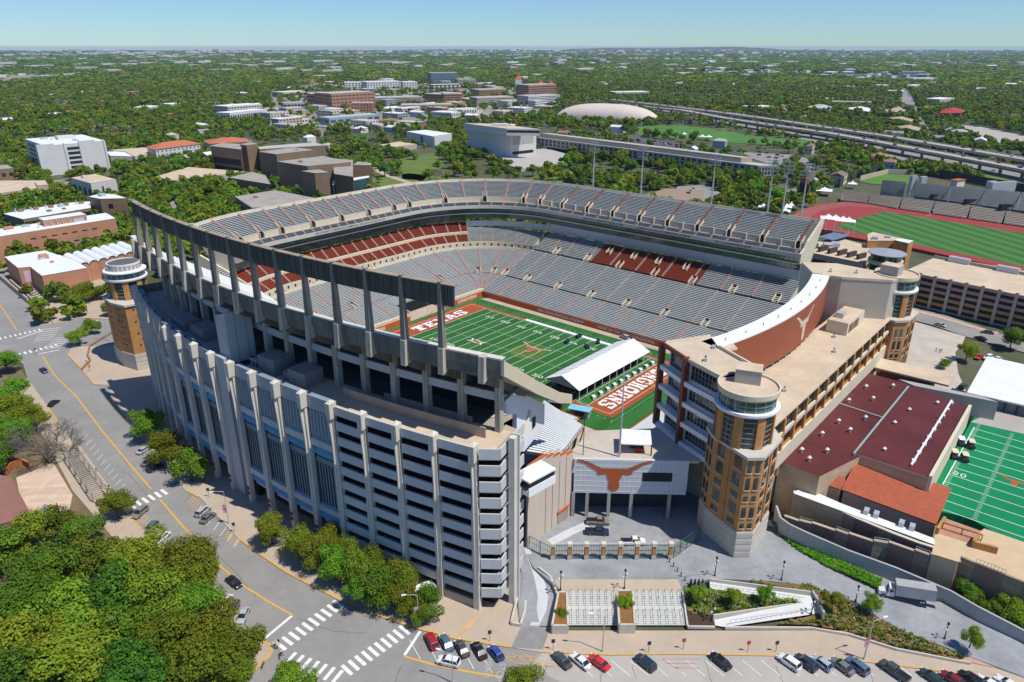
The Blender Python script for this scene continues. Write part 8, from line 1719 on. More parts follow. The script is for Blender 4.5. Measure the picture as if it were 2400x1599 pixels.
W,f_ = interp([(1828,1256,2.5),(1900,1285,2.6),(2000,1330,2.6),(2065,1358,2.4),(2060,1380,2.2),(1940,1330,2.4),(1870,1290,2.4)]);tufts('strip_plants',W,f_,1600,.4,leafs[0])
W = [G(x,y,0) for x,y in ((2230,1400),(2290,1430),(2400,1490),(2460,1480),(2440,1440),(2240,1370))];tufts('verge_shrubs',W,lambda x,y: 0,900,.9,leafs[0])
#  VEHICLES
def paintm(nm,c,r_=.28): return M('paint_'+nm,c,rough=r_,spec=.7,var=.03)
PNT = {'red': paintm('red',(.38,.02,.02)),'bright red': paintm('bright_red',(.62,.02,.02)),'dark red': paintm('dark_red',(.20,.015,.02)),'white': paintm('white',(.72,.72,.72)),'black': paintm('black',(.012,.013,.015)),'navy': paintm('navy',(.02,.035,.07)),'blue': paintm('blue',(.02,.06,.28)),'slate blue': paintm('slate_blue',(.07,.14,.22)),'dark grey': paintm('dark_grey',(.06,.065,.07)),'grey': paintm('grey',(.16,.16,.155)),'silver': paintm('silver',(.42,.43,.43)),'bronze grey': paintm('bronze_grey',(.22,.20,.17)),'bluish silver': paintm('bluish_silver',(.35,.42,.50)),'dark green': paintm('dark_green',(.03,.05,.045))}
def loft(mb,secs,m):
 k = len(secs[0][1]);vs = [(x,y,z) for x,r_ in secs for y,z in r_];fs = [(i*k+j,i*k+(j+1) % k,(i+1)*k+(j+1) % k,(i+1)*k+j) for i in range(len(secs)-1) for j in range(k)]
 fs += [tuple(range(k))[::-1],tuple(range((len(secs)-1)*k,len(secs)*k))];mb.add(vs,fs,m)
def carproto(kind):
 Lc,W,H = {'sedan': (4.8,1.85,1.45),'suv': (4.75,1.92,1.75),'pickup': (5.8,2.0,1.85),'hatch': (4.2,1.8,1.55)}[kind];h = W/2
 t = thing(kind,'parked car','car',(0,0,-500));mb = MB();belt = .92 if kind in ('sedan','hatch') else 1.08;lo = .28
 def ring(zt,wd,zb=lo): return [(-wd*.94,zb),(-wd,zb+.25),(-wd,zt-.14),(-wd*.88,zt),(wd*.88,zt),(wd,zt-.14),(wd,zb+.25),(wd*.94,zb)]
 s = Lc/2;hood = belt-.06
 if kind == 'pickup': prof = [(-s,1.02,.9),(-s+.1,1.08,.97),(-.55,1.1,1),(-.5,belt+.02,1),(1.2,belt+.02,1),(s-.5,hood+.02,.98),(s-.12,hood-.14,.93),(s,.62,.86)]
 else: prof = [(-s,.6,.84),(-s+.1,belt-.12,.93),(-s+.55,belt,.98),(0,belt+.02,1),(s*.42,belt,1),(s-.45,hood-.1,.97),(s-.1,hood-.26,.9),(s,.5,.82)]
 loft(mb,[(x,ring(z,h*w_)) for x,z,w_ in prof],PNT['white']);mb.build('body',PNT['white'],t)
 mb = MB();cab = {'sedan': (-1.75,-1.05,.45,1.25),'suv': (-2.2,-1.85,.55,1.3),'pickup': (-.5,-.25,.95,1.65),'hatch': (-1.95,-1.4,.45,1.2)}[kind];x0,x1,x2,x3 = cab;zt = H
 vs = [(x0,-h*.9,belt-.02),(x0,h*.9,belt-.02),(x3,h*.9,belt-.02),(x3,-h*.9,belt-.02),(x1,-h*.72,zt-.06),(x1,h*.72,zt-.06),(x2,h*.72,zt-.06),(x2,-h*.72,zt-.06)]
 mb.add(vs,[(0,1,5,4),(1,2,6,5),(2,3,7,6),(3,0,4,7),(4,5,6,7)],carglass);mb.build('windows',carglass,t)
 mb = MB();mb.add([(x1-.02,-h*.74,zt-.07),(x1-.02,h*.74,zt-.07),(x2+.02,h*.74,zt-.07),(x2+.02,-h*.74,zt-.07),(x1+.12,-h*.62,zt),(x1+.12,h*.62,zt),(x2-.12,h*.62,zt),(x2-.12,-h*.62,zt)],[(0,1,5,4),(1,2,6,5),(2,3,7,6),(3,0,4,7),(4,5,6,7)],PNT['white'])
 for sy in (-1,1):
  for xa,xb in ((x3,x2),(x0,x1)): mb.tube((xa,sy*h*.91,belt),(xb,sy*h*.73,zt-.05),.045,n=4,m=PNT['white'])
  mb.tube(((x1+x2)/2,sy*h*.91,belt),((x1+x2)/2,sy*h*.735,zt-.05),.04,n=4,m=PNT['white'])
 mb.build('roof',PNT['white'],t)
 if kind == 'pickup': mb = MB();mb.box((-1.75,0,1.085),(2.3,1.6,.05),m=dark);mb.build('load_bed',dark,t)
 for sx in (-1,1):
  for sy in (-1,1):
   mb = MB();r_ = .36 if kind in ('pickup','suv') else .33;mb.tube((sx*Lc*.305,sy*(h-.22),r_),(sx*Lc*.305,sy*(h+.015),r_),r_,n=14,m=tyre);wo = mb.build('wheel',tyre,t);mb = MB();mb.tube((sx*Lc*.305,sy*(h),r_),(sx*Lc*.305,sy*(h+.03),r_),r_*.6,n=10,m=rim_m);mb.build('rim',rim_m,wo)
 for sy in (-1,1):
  mb = MB();mb.box((s-.09,sy*h*.62,.68),(.16,.36,.16),m=lampw);mb.build('headlight',lampw,t);mb = MB();mb.box((-s+.05,sy*h*.68,.78),(.12,.34,.16),m=lampr);mb.build('tail_light',lampr,t);mb = MB();mb.box((x3-.25,sy*(h+.1),belt+.06),(.16,.2,.13),m=PNT['black']);mb.build('mirror',dark,t)
 return t
CP_ = {k: carproto(k) for k in ('sedan','suv','pickup','hatch')};firstused = set()
def car(kind,colr,f,a,b,label,z=.02,group=None,dz=.0):
 A_,B_ = f(a[0],a[1],z+.7),f(b[0],b[1],z+.7);c = (A_+B_)/2;ang = math.atan2(A_.y-B_.y,A_.x-B_.x)
 r_ = dup(CP_[kind],(c.x,c.y,z),ang,label=label,group=group,cmat=PNT[colr]);r_['category'] = {'pickup': 'pickup truck','suv': 'car'}.get(kind,'car');r_.name = {'sedan': 'parked_car','suv': 'parked_suv','pickup': 'pickup_truck','hatch': 'parked_car'}[kind];return r_
F2 = lambda x,y,z=0: Q2(x,y,z)
for k,c,f,a,b,l in [
 ('suv','red',Q2,(535,1270),(575,1355),'dark red car first of five slanted at the kerb below the concrete corner'),('sedan','slate blue',Q2,(620,1282),(665,1362),'slate blue car second of five slanted at the kerb'),('sedan','dark grey',Q2,(715,1312),(765,1402),'dark grey car third of five slanted at the kerb'),('sedan','black',Q2,(820,1325),(872,1412),'black car fourth of five slanted at the kerb'),('hatch','blue',Q2,(920,1348),(978,1422),'bright blue car last of five slanted at the kerb'),('suv','white',Q2,(588,1422),(728,1455),'white car driving past the slanted parked cars'),
 ('sedan','dark grey',Q2,(1310,1385),(1395,1470),'dark grey sedan left of the white one below the steps'),('sedan','white',Q2,(1418,1392),(1520,1478),'white sedan between the dark grey and the bright red cars'),('sedan','bright red',Q2,(1528,1405),(1632,1480),'bright red sedan parked beside the white one'),('suv','navy',Q2,(1810,1400),(1922,1490),'navy car parked alone below the right steps'),
 ('sedan','black',Q3,(178,1390),(285,1478),'black sedan parked alone below the dark soil bed'),('suv','white',Q3,(595,1400),(715,1485),'white car at the left of the long right row'),('suv','navy',Q3,(700,1405),(812,1485),'navy car right of the white one in the long right row'),('hatch','bluish silver',Q3,(815,1415),(900,1480),'small bluish silver hatchback in the long right row'),('sedan','grey',Q3,(918,1420),(1042,1512),'grey sedan in the long right row'),('suv','slate blue',Q3,(1012,1420),(1132,1512),'dark blue car under the banner pole in the long right row'),('pickup','dark grey',Q3,(1225,1445),(1375,1548),'dark pickup truck with loaded bed in the long right row'),('sedan','dark green',Q3,(1465,1490),(1600,1580),'dark green sedan near the right bottom corner'),('sedan','dark red',Q3,(1605,1510),(1725,1585),'dark red car near the right bottom corner'),('suv','black',Q3,(1712,1512),(1830,1585),'black car right of the dark red one'),('sedan','white',Q3,(1838,1545),(1935,1610),'white car second from the right bottom corner'),('sedan','white',Q3,(1955,1548),(2050,1612),'white car at the right bottom corner'),
 ('suv','bronze grey',Q1,(820,558),(898,492),'bronze grey car beside the near left crosswalk'),('hatch','slate blue',Q1,(905,640),(955,585),'pale blue hatchback half under the street trees'),('sedan','white',Q1,(965,700),(1018,655),'white car below the pale blue hatchback'),('sedan','black',Q1,(1475,982),(1395,918),'black sedan driving on the near street'),('sedan','white',Q1,(1355,1118),(1405,1032),'white car parked by the grove'),('suv','grey',Q1,(1402,1165),(1450,1072),'grey car parked right of the white one by the grove'),('sedan','silver',Q1,(1470,1200),(1512,1108),'silver blue sedan nearest the stop line'),('suv','silver',Q1,(1278,488),(1212,545),'silver car parked at the tan pavement'),('sedan','grey',Q1,(1310,525),(1240,585),'grey sedan parked next to the silver car'),('sedan','silver',Q1,(905,125),(858,155),'silver car half hidden by the street tree clump'),('sedan','grey',Q1,(940,205),(895,225),'grey car under the street tree clump'),('suv','black',Q1,(975,235),(925,262),'black car under the street tree clump'),
 ('sedan','navy',Z4,(325,1098),(277,1065),'navy car driving down the left street'),('sedan','black',Z4,(402,1282),(338,1328),'black car parked at the left kerb by the yellow bay'),('sedan','grey',Z4,(192,668),(232,665),'grey car beside the small bright corner tree'),
 ('sedan','silver',Z6,(1825,782),(1738,755),'silver car driving on the east road'),('sedan','black',Z6,(2020,848),(2090,872),'black car driving on the east road'),('sedan','dark grey',Z6,(2060,812),(2145,825),'dark car parked along the garage'),('sedan','bright red',Z6,(2020,1005),(2070,970),'red car behind the bright tree on the plaza'),('suv','white',Z6,(2080,1005),(2135,980),'white car next to the red one by the white roof'),('sedan','white',Z6,(2145,1015),(2195,990),'white car farther right by the white roof')]: car(k,c,f,a,b,l)
zt = SW
car('pickup','bronze grey',zt,(568,712),(418,706),'bronze grey pickup behind the blue one in the gate courtyard',PZ+.02);car('pickup','navy',zt,(572,778),(404,770),'navy blue pickup in front in the gate courtyard',PZ+.02);car('pickup','white',zt,(785,838),(650,838),'white truck behind the turnstile gates',PZ+.02)
car('suv','dark grey',Z6,(1960,1170),(1905,1215),'dark grey car beside the long canopy and white roof',.1);car('suv','bluish silver',Z5,(1915,835),(1995,870),'bluish silver van parked at the far field wall',.1)
for k,c,a,b,l in [('suv','white',(55,1052),(105,1075),'white van in the small car park behind the far deck'),('sedan','white',(40,1068),(85,1085),'white car left of the white van in the small car park'),('sedan','dark grey',(20,1085),(60,1100),'dark car in the small car park behind the far deck'),('sedan','black',(1225,935),(1255,925),'black car on the campus road nearer the bus'),('sedan','black',(1100,962),(1132,958),'second black car on the campus road'),('sedan','red',(1315,912),(1345,908),'red car on the campus road'),('sedan','silver',(2115,935),(2175,945),'silver car below the freeway at the right'),('suv','grey',(1545,870),(1585,868),'grey car at the junction under the freeway'),('suv','white',(1600,872),(1630,870),'white car at the junction under the freeway'),('sedan','navy',(1340,868),(1372,875),'navy car at the left of the junction')]: car(k,c,Z3,a,b,l)
for pr_ in CP_.values():
 for ch in list(pr_.children):
  for g_ in list(ch.children): bpy.data.objects.remove(g_)
  bpy.data.objects.remove(ch)
 bpy.data.objects.remove(pr_)
def simple_car(c,s=1.0):
 mb = MB();mb.box((0,0,.75),(4.6,1.9,.85),m=c);mb.box((-.2,0,1.35),(2.5,1.6,.5),m=carglass);mb.box((-.2,0,1.63),(2.1,1.5,.08),m=c)
 for sx in (-1.45,1.45):
  for sy in (-.85,.85): mb.tube((sx,sy-.1,.34),(sx,sy+.1,.34),.34,n=8,m=tyre)
 me = bpy.data.meshes.new('car');me.from_pydata(mb.v,[],mb.f);[me.materials.append(x) for x in mb.mats];me.polygons.foreach_set('material_index',mb.m);return me
SM = {k: simple_car(PNT[k]) for k in ('white','silver','black','grey','navy','dark red')}
for P_,z_,dn in ((FA_,11.02,'far'),(FB_,9.02,'near')):
 L_ = []
 for i in range(len(P_)-1):
  a,b = P_[i],P_[i+1];Ls = (b-a).length;x = rnd.uniform(5,30)
  while x < Ls: d = (b-a)/Ls;o_ = rnd.choice((-5,-1.8,1.8,5));L_.append((a+d*x+Vector((-d.y,d.x,0))*o_,d));x += rnd.uniform(16,60)
 L_ = [q for q in L_ if 0 < proj(q[0])[0] < 2400];L_.sort(key=lambda q: proj(q[0])[0]);ct = {}
 for p,d in L_:
  c = rnd.choice(list(SM));ct[c] = ct.get(c,0)+1;o = bpy.data.objects.new('freeway_car',SM[c]);COL.objects.link(o);o.location = (p.x,p.y,z_);o.rotation_euler = (0,0,math.atan2(d.y,d.x));tag(o,'%s %s car from the left on the %s freeway deck' % (orn(ct[c]-1,0),c,dn),'car','traffic on the %s freeway deck' % dn)
LOTS = [('library car park',[Z2(x,y) for x,y in ((1700,700),(1850,682),(2354,775),(2330,800),(2000,735))],34,asph_d),('car park behind the archive hall',[Z3(x,y) for x,y in ((450,815),(860,835),(880,900),(640,880))],16,None)]
for nm,P_,n_,_m in LOTS:
 L_ = [];t_ = 0
 while len(L_) < n_ and t_ < 4000:
  t_ += 1;x = rnd.uniform(min(p.x for p in P_),max(p.x for p in P_));y = round(rnd.uniform(min(p.y for p in P_),max(p.y for p in P_))/8)*8;x = round(x/2.9)*2.9
  if inpoly(x,y,[(p.x,p.y) for p in P_]) and (x,y) not in [q[:2] for q in L_]: L_.append((x,y))
 L_.sort(key=lambda q: proj((*q,1))[0]);ct = {}
 for x,y in L_: c = rnd.choice(list(SM));ct[c] = ct.get(c,0)+1;o = bpy.data.objects.new('parked_car',SM[c]);COL.objects.link(o);o.location = (x,y,.06);o.rotation_euler = (0,0,math.pi/2);tag(o,'%s %s car from the left in the %s' % (orn(ct[c]-1,0),c,nm),'car','cars in the '+nm)
def boxtruck(name,label,c,ang,z,Lb,body,cabm,H=3.9):
 t = thing(name,label,'truck',(0,0,0));mb = MB();mb.box((-1.2,0,1.15+(H-1.15)/2),(Lb,2.5,H-1.15),m=body);mb.build('cargo_box',body,t);mb = MB();mb.box((-1.2,0,H+.02),(Lb-.1,2.4,.06),m=M('truck_roof',(.38,.38,.38)));mb.build('box_roof',sgrey,t)
 x = -1.2+Lb/2+.15;mb = MB();mb.add([(x,-1.1,.7),(x,1.1,.7),(x+1.5,1.1,.7),(x+1.5,-1.1,.7),(x,-1.05,2.7),(x,1.05,2.7),(x+1.0,1.0,2.7),(x+1.0,-1.0,2.7)],[(3,2,1,0),(4,5,6,7),(0,1,5,4),(1,2,6,5),(2,3,7,6),(3,0,4,7)],cabm);mb.add([(x+1.5,-1.0,.6),(x+1.5,1.0,.6),(x+3.0,.8,.6),(x+3.0,-.8,.6),(x+1.4,-.95,1.7),(x+1.4,.95,1.7),(x+2.9,.7,1.45),(x+2.9,-.7,1.45)],[(3,2,1,0),(4,5,6,7),(1,2,6,5),(2,3,7,6),(3,0,4,7)],cabm);mb.build('cab',cabm,t)
 mb = MB();mb.add([(x+1.33,-.95,1.75),(x+1.33,.95,1.75),(x+1.08,.93,2.55),(x+1.08,-.93,2.55)],[(0,1,2,3)],carglass);mb.box((x+.55,0,2.1),(.7,2.2,.65),m=carglass);mb.build('windscreen',carglass,t)
 mb = MB();mb.box((-1.0,0,.95),(Lb+4,1.0,.3),m=dsteel);mb.build('chassis',dsteel,t)
 for wx in (x+2.1,x-.4-Lb*.62,x-Lb*.74):
  for sy in (-1,1): mb = MB();mb.tube((wx,sy*.95,.5),(wx,sy*1.25,.5),.5,n=14,m=tyre);wo = mb.build('wheel',tyre,t);mb = MB();mb.tube((wx,sy*1.24,.5),(wx,sy*1.27,.5),.28,n=10,m=rim_m);mb.build('rim',rim_m,wo)
 t.location = (c.x,c.y,z);t.rotation_euler = (0,0,ang);return t
a,b = Q3(1215,1020,2.3),Q3(1555,1120,1.2);boxtruck('box_truck','white cabbed grey box truck parked along the concrete retaining wall',(a+b)/2+Vector((.6,.3,0)),math.atan2(a.y-b.y,a.x-b.x),1.85,7.6,M('truck_grey',(.36,.365,.37)),PNT['white']).rotation_euler.y = math.radians(4.5)
a,b = Z3(1135,680,9),Z3(1003,660,9);boxtruck('freight_truck','red cabbed freight truck with long white trailer on the freeway',(a+b)/2,math.atan2(a.y-b.y,a.x-b.x),9.02,13,PNT['white'],PNT['red'])
p = Z3(918,1010,1.5);t = thing('bus','white shuttle bus on the campus road beside the track','bus',(p.x,p.y,0));mb = MB();mb.box((p.x,p.y,1.8),(9,2.5,2.6),rz=.5,m=PNT['white']);mb.build('body',PNT['white'],t);mb = MB();mb.box((p.x,p.y,2.1),(8.4,2.56,.8),rz=.5,m=carglass);mb.build('windows',carglass,t)
#  TENTS, LAMPS, SIGNS, PEOPLE
def peak_tent(label,p,s,h=2.6):
 t = thing('peaked_tent',label,'tent',(p.x,p.y,TZ),0,'white peaked tents');mb = MB();N = 8;k = 5;vs = []
 for i in range(k+1):
  f = i/k;r_ = (1-f);z = h+2.6*f**2.2
  for j in range(4): a = math.pi/4+j*math.pi/2+.3;vs.append((p.x+s*.72*r_*math.cos(a),p.y+s*.72*r_*math.sin(a),TZ+z))
 mb.add(vs,[(4*i+j,4*i+(j+1) % 4,4*(i+1)+(j+1) % 4,4*(i+1)+j) for i in range(k) for j in range(4)],fabric);mb.build('canopy',fabric,t)
 for j in range(4): mb = MB();mb.tube((vs[j][0],vs[j][1],TZ),vs[j],.07,n=5,m=white);mb.build('pole',white,t)
for i,(f,x,y,s,l) in enumerate(((Z3,975,1085,12,'large white peaked tent on the stage at the track end'),(Z3,555,1200,7,'small white tent left of the cluster near the masts'),(Z3,640,1232,7,'white peaked tent in the front of the cluster'),(Z3,672,1215,8,'white peaked tent in the middle of the cluster'),(Z3,712,1200,8,'white peaked tent at the back of the cluster'),(Z3,700,1228,8,'white peaked tent at the right front of the cluster'),(Z3,748,1188,5,'small white peaked tent at the right end of the cluster'),(Z3,1170,1040,7,'small white tent beside the small green field'),(Z3,990,1345,9,'white peaked roof first from the left above the track bend'),(Z3,1040,1352,9,'white peaked roof second from the left above the track bend'),(Z3,1090,1362,9,'white peaked roof third from the left above the track bend'),(Z3,1130,1368,8,'white peaked roof rightmost above the track bend'),(Z3,135,712,8,'left white peaked tent on the bright playing lawn'),(Z3,180,714,8,'right white peaked tent on the bright playing lawn'),(Z3,10,695,7,'white peaked tent at the far end of the playing lawn'))):
 peak_tent(l,f(x,y,3),s,2.6 if i < 8 or i > 11 else 9)
p = Z3(830,1110,6);t = thing('video_board','dark video board with maroon sign on top at the track end','video board',(p.x,p.y,0));mb = MB();mb.box((p.x,p.y,9),(12,1.2,12),rz=.85,m=MAT['screen_black']);mb.build('screen',dark,t);mb = MB();mb.box((p.x,p.y,17),(9,1.2,3.6),rz=.85,m=M('sign_red',(.42,.06,.06)));sgn = mb.build('sign',rust,t);n_ = Vector((math.sin(.85),-math.cos(.85),0));q = Vector((p.x,p.y,17.4))+n_*.65;longhorn('steer_emblem',q,(math.cos(.85),math.sin(.85),0),(0,0,1),2.0,line_m,sgn)
def lamp(label,p,h,arms=2,m=dsteel,long_=False,heading=0):
 t = thing('street_lamp',label,'street lamp',(p.x,p.y,p.z),heading);mb = MB();mb.tube((0,0,0),(0,0,h),.12 if not long_ else .14,.07,8,m);mb.tube((0,0,0),(0,0,.5),.22,.2,8,m);mb.build('pole',m,t).matrix_parent_inverse = Matrix()
 if long_:
  mb = MB();mb.tube((0,0,h),(2.4,0,h+.5),.08,.06,6,m);mb.build('arm',m,t).matrix_parent_inverse = Matrix();mb = MB();mb.box((2.7,0,h+.5),(.9,.35,.16),m=lampw);mb.build('lamp_head',lampw,t).matrix_parent_inverse = Matrix()
 else:
  for s in (-1,1): mb = MB();mb.tube((0,0,h*.72),(s*.7,0,h*.72),.05,n=5,m=m);mb.build('arm',m,t).matrix_parent_inverse = Matrix();mb = MB();mb.lathe((s*.7,0,h*.72),[(.05,0),(.2,.12),(.2,.45),(.05,.6)],8,lampw);mb.build('lamp_head',lampw,t).matrix_parent_inverse = Matrix()
  mb = MB();mb.lathe((0,0,h),[(.05,0),(.24,.15),(.24,.55),(.03,.8)],8,dark);mb.build('lantern',dark,t).matrix_parent_inverse = Matrix()
for x,y,z,l in ((1313.5,1384,PZ,'dark twin armed lamp post above the left planter'),(1463,1380,PZ,'dark twin armed lamp post above the middle planter'),(1675,1350,PZ,'dark twin armed lamp post left of the brick tower foot'),(1831,1360,PZ,'dark twin armed lamp post above the mulch slope')): lamp(l,G(x,y,z),4.6)
for x,y,z,l in ((2005,1410,2,'short lamp post at the drive edge by the box truck'),(2213,1498,.8,'short lamp post at the lower part of the drive'),(1901,1440,1,'short lamp post at the bend of the zigzag ramp'),(1668,1456,.6,'short lamp post beside the dark soil bed')): lamp(l,G(x,y,z),3.6)
for x,y,hh,hd,l in ((1412,1527,9,2.2,'tall street lamp at the kerb below the steps'),(2025,1545,9.5,-.6,'tall street lamp with banner in the right car row'),(982,1466,8,2.5,'tall street lamp with flag banners at the corner'),(537,1227,9.5,2.6,'tall street lamp with banner beside the parked silver car'),(253,798,8,2.2,'tall lamp beside the red sign at the traffic island'),(1062,1600,7,2,'lamp post top at the bottom edge by the white car')):
 lamp(l,G(x,y,.15),hh,long_=True,m=sgrey,heading=hd)
 if 'banner' in l: p = G(x,y,.15);mb = MB();mb.box((p.x-.45,p.y+.1,hh*.5),(.9,.06,2.4),rz=-.7,m=M('banner_maroon',(.40,.04,.06),col2=(.6,.6,.62),scale=1.2));mb.build('pole_banner',dark,label='maroon and white banner hung on the '+{2025: 'right row',982: 'corner',537: 'pavement'}[x]+' street lamp',cat='banner')
for x,y,l in ((1148,1503,'small street sign beside the bright blue car'),(1296,1524,'small street sign left of the grey crossover sedan'),(1520,1529,'small street sign below the middle of the steps'),(1601,1522,'red and white sign board left of the maroon one'),(1752,1528,'maroon sign board on the tan pavement'),(1818,1528,'thin street sign left of the long car row'),(490,1165,'small street sign at the crosswalk kerb'),(550,1247,'small street sign at the parking bays'),(212,870,'yellow street sign on the left pavement'),(85,832,'red road sign in the middle of the left street')):
 p = G(x,y,.15);t = thing('street_sign',l,'sign',(p.x,p.y,.15));mb = MB();mb.tube((p.x,p.y,.15),(p.x,p.y,2.5),.05,n=5,m=dsteel);mb.build('pole',dsteel,t);mb = MB();mb.box((p.x,p.y,2.5),(.75,.08,.9),rz=-.7,m=M('sign_red',(.42,.06,.06)) if 'red' in l or 'maroon' in l else (mark_y if 'yellow' in l else dsteel));mb.build('sign_plate',dsteel,t)
p = SW(628,300,18.3);mb = MB();mb.tube(p,p+Vector((0,0,23)),.28,.14,8,sgrey);mb.build('flag_pole',sgrey,label='very tall pale pole rising beside the white terrace canopy',cat='flag pole')
p = SW(398,290,18.3);mb = MB();mb.tube(p,p+Vector((0,0,12)),.1,.07,8,dsteel);mb.build('flag_pole',sgrey,label='thin dark pole left of the tall pale terrace pole',cat='flag pole')
for i,(x0,y0,hh) in enumerate(((135,1290,13),(162,1285,13))): p = G(x0,y0,0);t = thing('flag_pole',['left of two flag poles standing over the patterned court','right of two flag poles standing over the patterned court'][i],'flag pole',(p.x,p.y,0));mb = MB();mb.tube(p,p+Vector((0,0,hh)),.1,.06,6,dsteel);mb.build('pole',dsteel,t);mb = MB();mb.box(p+Vector((.1,.1,hh-1)),(.12,.35,1.7),m=M('banner_maroon')if False else (MAT['blue_banner'] if i == 0 else MAT['sign_red']));mb.build('flag',dark,t)
pg = thing('pergola','weathered grey timber pergola between the street and the patterned court','pergola',(*G(200,1100,0).xy,0));pa,pb_ = G(165,1055,3),G(232,1150,3);pd_ = (pb_-pa).normalized();pn = Vector((-pd_.y,pd_.x,0));tim = M('weathered_timber',(.30,.27,.23),var=.25)
for i in range(26): c = pa.lerp(pb_,i/25);mb = MB();mb.wall(c-pn*2.1,c+pn*2.1,2.9,3.1,.22,tim);mb.build('slat',tim,pg)
for s in (-1,1):
 mb = MB();mb.wall(pa+pn*s*1.8,pb_+pn*s*1.8,2.7,2.9,.2,tim);mb.build('beam',tim,pg)
 for j in range(6): c = pa.lerp(pb_,j/5)+pn*s*1.8;mb = MB();mb.box((c.x,c.y,1.35),(.3,.3,2.7),m=tim);mb.build('post',tim,pg)
bld('brown_building','flat reddish brown roof cut by the left edge beside the patterned court',[G(-120,1090,4),G(25,1120,4),G(75,1210,4),G(-120,1260,4)],4,brown_b,M('red_brown_roof',(.27,.13,.10),var=.1))
mb = MB();P_ = [G(15,1115,0),G(30,1098,0),G(55,1090,0),G(70,1098,0)];[mb.wall(P_[i],P_[i+1],0,2.0,.4,M('orange_slats',(.45,.16,.06),stripes=((0,0,1),.3,.3,(.25,.08,.03)))) for i in range(3)];mb.build('curved_fence',brick,label='short curved orange slatted fence above the patterned court',cat='fence')
p = G(1000,1385,1.5);t = thing('ticket_booth','orange booth with white roof behind the street trees at the ramps','booth',(p.x,p.y,.15));mb = MB();mb.box((p.x,p.y,1.5),(2.6,2.4,2.7),rz=-.3,m=orange);mb.build('walls',orange,t);mb = MB();mb.box((p.x-.6,p.y,2.95),(4.6,2.7,.2),rz=-.3,m=white);mb.build('roof',white,t)
P_ = [Z4(0,390,4),Z4(60,455,4),Z4(200,590,2)];
for i,(a_,b_) in enumerate((((-20,410),(190,590)),((70,460),(215,585)))): a,b = Z4(*a_,2),Z4(*b_,2);mb = MB();mb.wall(a,b,0,2.4,.8,M('garden_wall',(.40,.33,.26),var=.12));mb.build('garden_wall',tanw,label=['long outer garden wall beside the auditorium stairs','inner garden wall beside the auditorium stairs'][i],cat='wall')
struct('auditorium_steps',(lambda m_: ([m_.box((*Z4(205+i*8,500+i*12,.3).xy,1.8-i*.2),(9,1.5,.25),rz=.35,m=tanw) for i in range(8)],m_)[1])(MB()))
mb = MB();P_ = [Z4(x,y,.2) for x,y in ((790,815),(680,880),(620,920),(605,980),(625,1020),(565,1080))];[mb.wall(P_[i],P_[i+1],.1,.9,.5,M('mulch_wall',(.30,.18,.11))) for i in range(5)];mb.build('curving_seat_wall',brick,label='winding low brown seat wall left of the drum roofed tower',cat='wall')
def person_mesh(shirt,trouser,pose='walk'):
 V = [(0,0,.95),(0,0,1.2),(0,0,1.42),(0,0,1.52),(0,0,1.66),(.1,.05,.9),(.11,.22,.5),(.11,.12,.07),(-.1,-.02,.9),(-.11,-.1,.5),(-.11,-.32,.09),(.19,0,1.38),(.25,-.12,1.12),(.25,.02,.9),(-.19,0,1.38),(-.25,.12,1.12),(-.24,.28,.95),(.11,.27,.03),(-.11,-.17,.03)]
 E_ = [(0,1),(1,2),(2,3),(3,4),(0,5),(5,6),(6,7),(0,8),(8,9),(9,10),(2,11),(11,12),(12,13),(2,14),(14,15),(15,16),(7,17),(10,18)]
 Rr = [.14,.13,.13,.055,.1,.1,.075,.05,.1,.075,.05,.07,.05,.04,.07,.05,.04,.04,.04]
 me = bpy.data.meshes.new('person');me.from_pydata(V,E_,[]);ob = bpy.data.objects.new('p',me);COL.objects.link(ob);md = ob.modifiers.new('s','SKIN');sk = me.skin_vertices[0].data
 for i,r_ in enumerate(Rr): sk[i].radius = (r_,r_*.8)
 sk[0].use_root = True;sb_ = ob.modifiers.new('b','SUBSURF');sb_.levels = 1;sb_.render_levels = 1
 dg = bpy.context.evaluated_depsgraph_get();m2 = bpy.data.meshes.new_from_object(ob.evaluated_get(dg));bpy.data.objects.remove(ob)
 m2.materials.clear();[m2.materials.append(x) for x in (shirt,trouser,skin,M('hair',(.03,.02,.015)),tyre)]
 for f in m2.polygons:
  z = f.center.z;r_ = abs(f.center.x);k = 0
  if z < .1: k = 4
  elif z < .98 and r_ < .22: k = 1
  elif z > 1.68 or (z > 1.58 and f.center.y < -.03): k = 3
  elif z > 1.47: k = 2
  elif r_ > .2 and z < 1.15: k = 2
  f.material_index = k
 return m2
sh = {'red': M('shirt_red',(.5,.03,.03)),'white': M('shirt_white',(.75,.75,.75)),'black': M('shirt_black',(.02,.02,.025)),'yellow': M('shirt_yellow',(.7,.45,.03)),'blue': M('shirt_blue',(.05,.12,.4))};tr_ = M('trousers_dark',(.03,.035,.05))
PM = {k: person_mesh(v,tr_) for k,v in sh.items()}
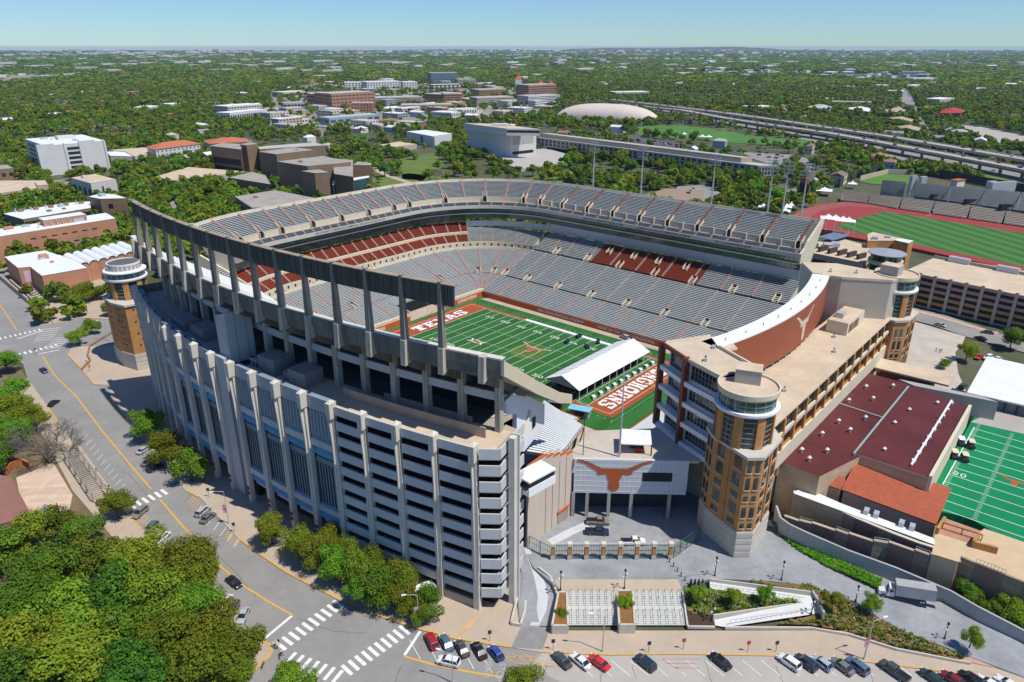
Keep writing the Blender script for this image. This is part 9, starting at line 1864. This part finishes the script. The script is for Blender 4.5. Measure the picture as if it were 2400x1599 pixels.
for c,x,y,l,hd in (('red',249,1147,'person in red shirt walking by the kerb below the pergola',0),('black',256,1148,'person in black beside the one in red below the pergola',.5),('black',211,1105,'person in black, left of three by the parking lines',1),('black',219,1107,'person in black, middle of three by the parking lines',.2),('black',227,1108,'person in black, right of three by the parking lines',2),('blue',181,1058,'person in blue standing by the bare tree',0),('white',642,1518,'person in white at the corner crossing, leftmost of the group',.4),('white',648,1514,'person in white second in the crossing group',1.4),('black',654,1512,'person in dark shirt third in the crossing group',2.2),('white',651,1521,'person in white at the front of the crossing group',3),('white',661,1536,'person in white beside the bicycle at the crossing',.8),('yellow',123,757,'person in yellow shirt on the corner pavement',0),('white',110,759,'person in white on the corner pavement',1),('red',101,735,'person in red near the small bright corner tree',2),('yellow',210,862,'person in yellow on the left pavement by the winding wall',0),('white',204,850,'person in white on the left pavement by the winding wall',1),('black',2193,824,'person in black, left of the plaza group right of the far tower',0),('black',2201,826,'person in black, middle of the plaza group right of the far tower',1),('red',2205,827,'person in red, right of the plaza group right of the far tower',2),('black',2327,812,'person in black walking on the east sidewalk',0)):
 p = G(x,y,.15);o = bpy.data.objects.new('person',PM[c]);COL.objects.link(o);o.location = (p.x,p.y,.16);o.rotation_euler = (0,0,hd);tag(o,l,'person')
def bike(label,p,a):
 t = thing('bicycle',label,'bicycle',(p.x,p.y,p.z),a)
 for s in (-.52,.52):
  mb = MB()
  for i in range(14): q0,q1 = 2*math.pi*i/14,2*math.pi*(i+1)/14;mb.tube((s+.34*math.cos(q0),0,.34+.34*math.sin(q0)),(s+.34*math.cos(q1),0,.34+.34*math.sin(q1)),.03,n=4,m=tyre)
  mb.build('wheel',tyre,t).matrix_parent_inverse = Matrix()
 mb = MB();[mb.tube(u,v_,.03,n=5,m=dsteel) for u,v_ in (((-.52,0,.34),(-.1,0,.36)),((-.1,0,.36),(-.22,0,.85)),((-.52,0,.34),(-.2,0,.75)),((-.2,0,.75),(.35,0,.82)),((-.1,0,.36),(.35,0,.78)),((.52,0,.34),(.33,0,.95)),((.33,-.25,.98),(.33,.25,.98)))];mb.build('frame',dsteel,t).matrix_parent_inverse = Matrix();mb = MB();mb.box((-.22,0,.9),(.26,.14,.06),m=tyre);mb.build('saddle',tyre,t).matrix_parent_inverse = Matrix()
bike('bicycle held at the corner crossing',G(657,1541,.02),.9);bike('dark bicycle on the yellow kerb corner',G(617,1562,.2),.7);bike('dark bicycle at the bottom edge by the yellow kerb',G(590,1588,.2),.5)
#  HAZE
mb = MB();S_ = 23000;z0,z1 = -1.6,118.0
mb.add([(CX-S_,CY-S_,z0),(CX+S_,CY-S_,z0),(CX+S_,CY+S_,z0),(CX-S_,CY+S_,z0),(CX-S_,CY-S_,z1),(CX+S_,CY-S_,z1),(CX+S_,CY+S_,z1),(CX-S_,CY+S_,z1)],[(3,2,1,0),(4,5,6,7),(0,1,5,4),(1,2,6,5),(2,3,7,6),(3,0,4,7)])
hz = bpy.data.materials.new('haze_air');hz.use_nodes = True;n = hz.node_tree.nodes;n.clear();v = n.new('ShaderNodeVolumePrincipled');o = n.new('ShaderNodeOutputMaterial');v.inputs['Color'].default_value = (.62,.80,1.0,1);v.inputs['Density'].default_value = 3.2e-5;v.inputs['Anisotropy'].default_value = .1
hz.node_tree.links.new(v.outputs[0],o.inputs['Volume']);mb.build('haze',hz,kind='stuff')
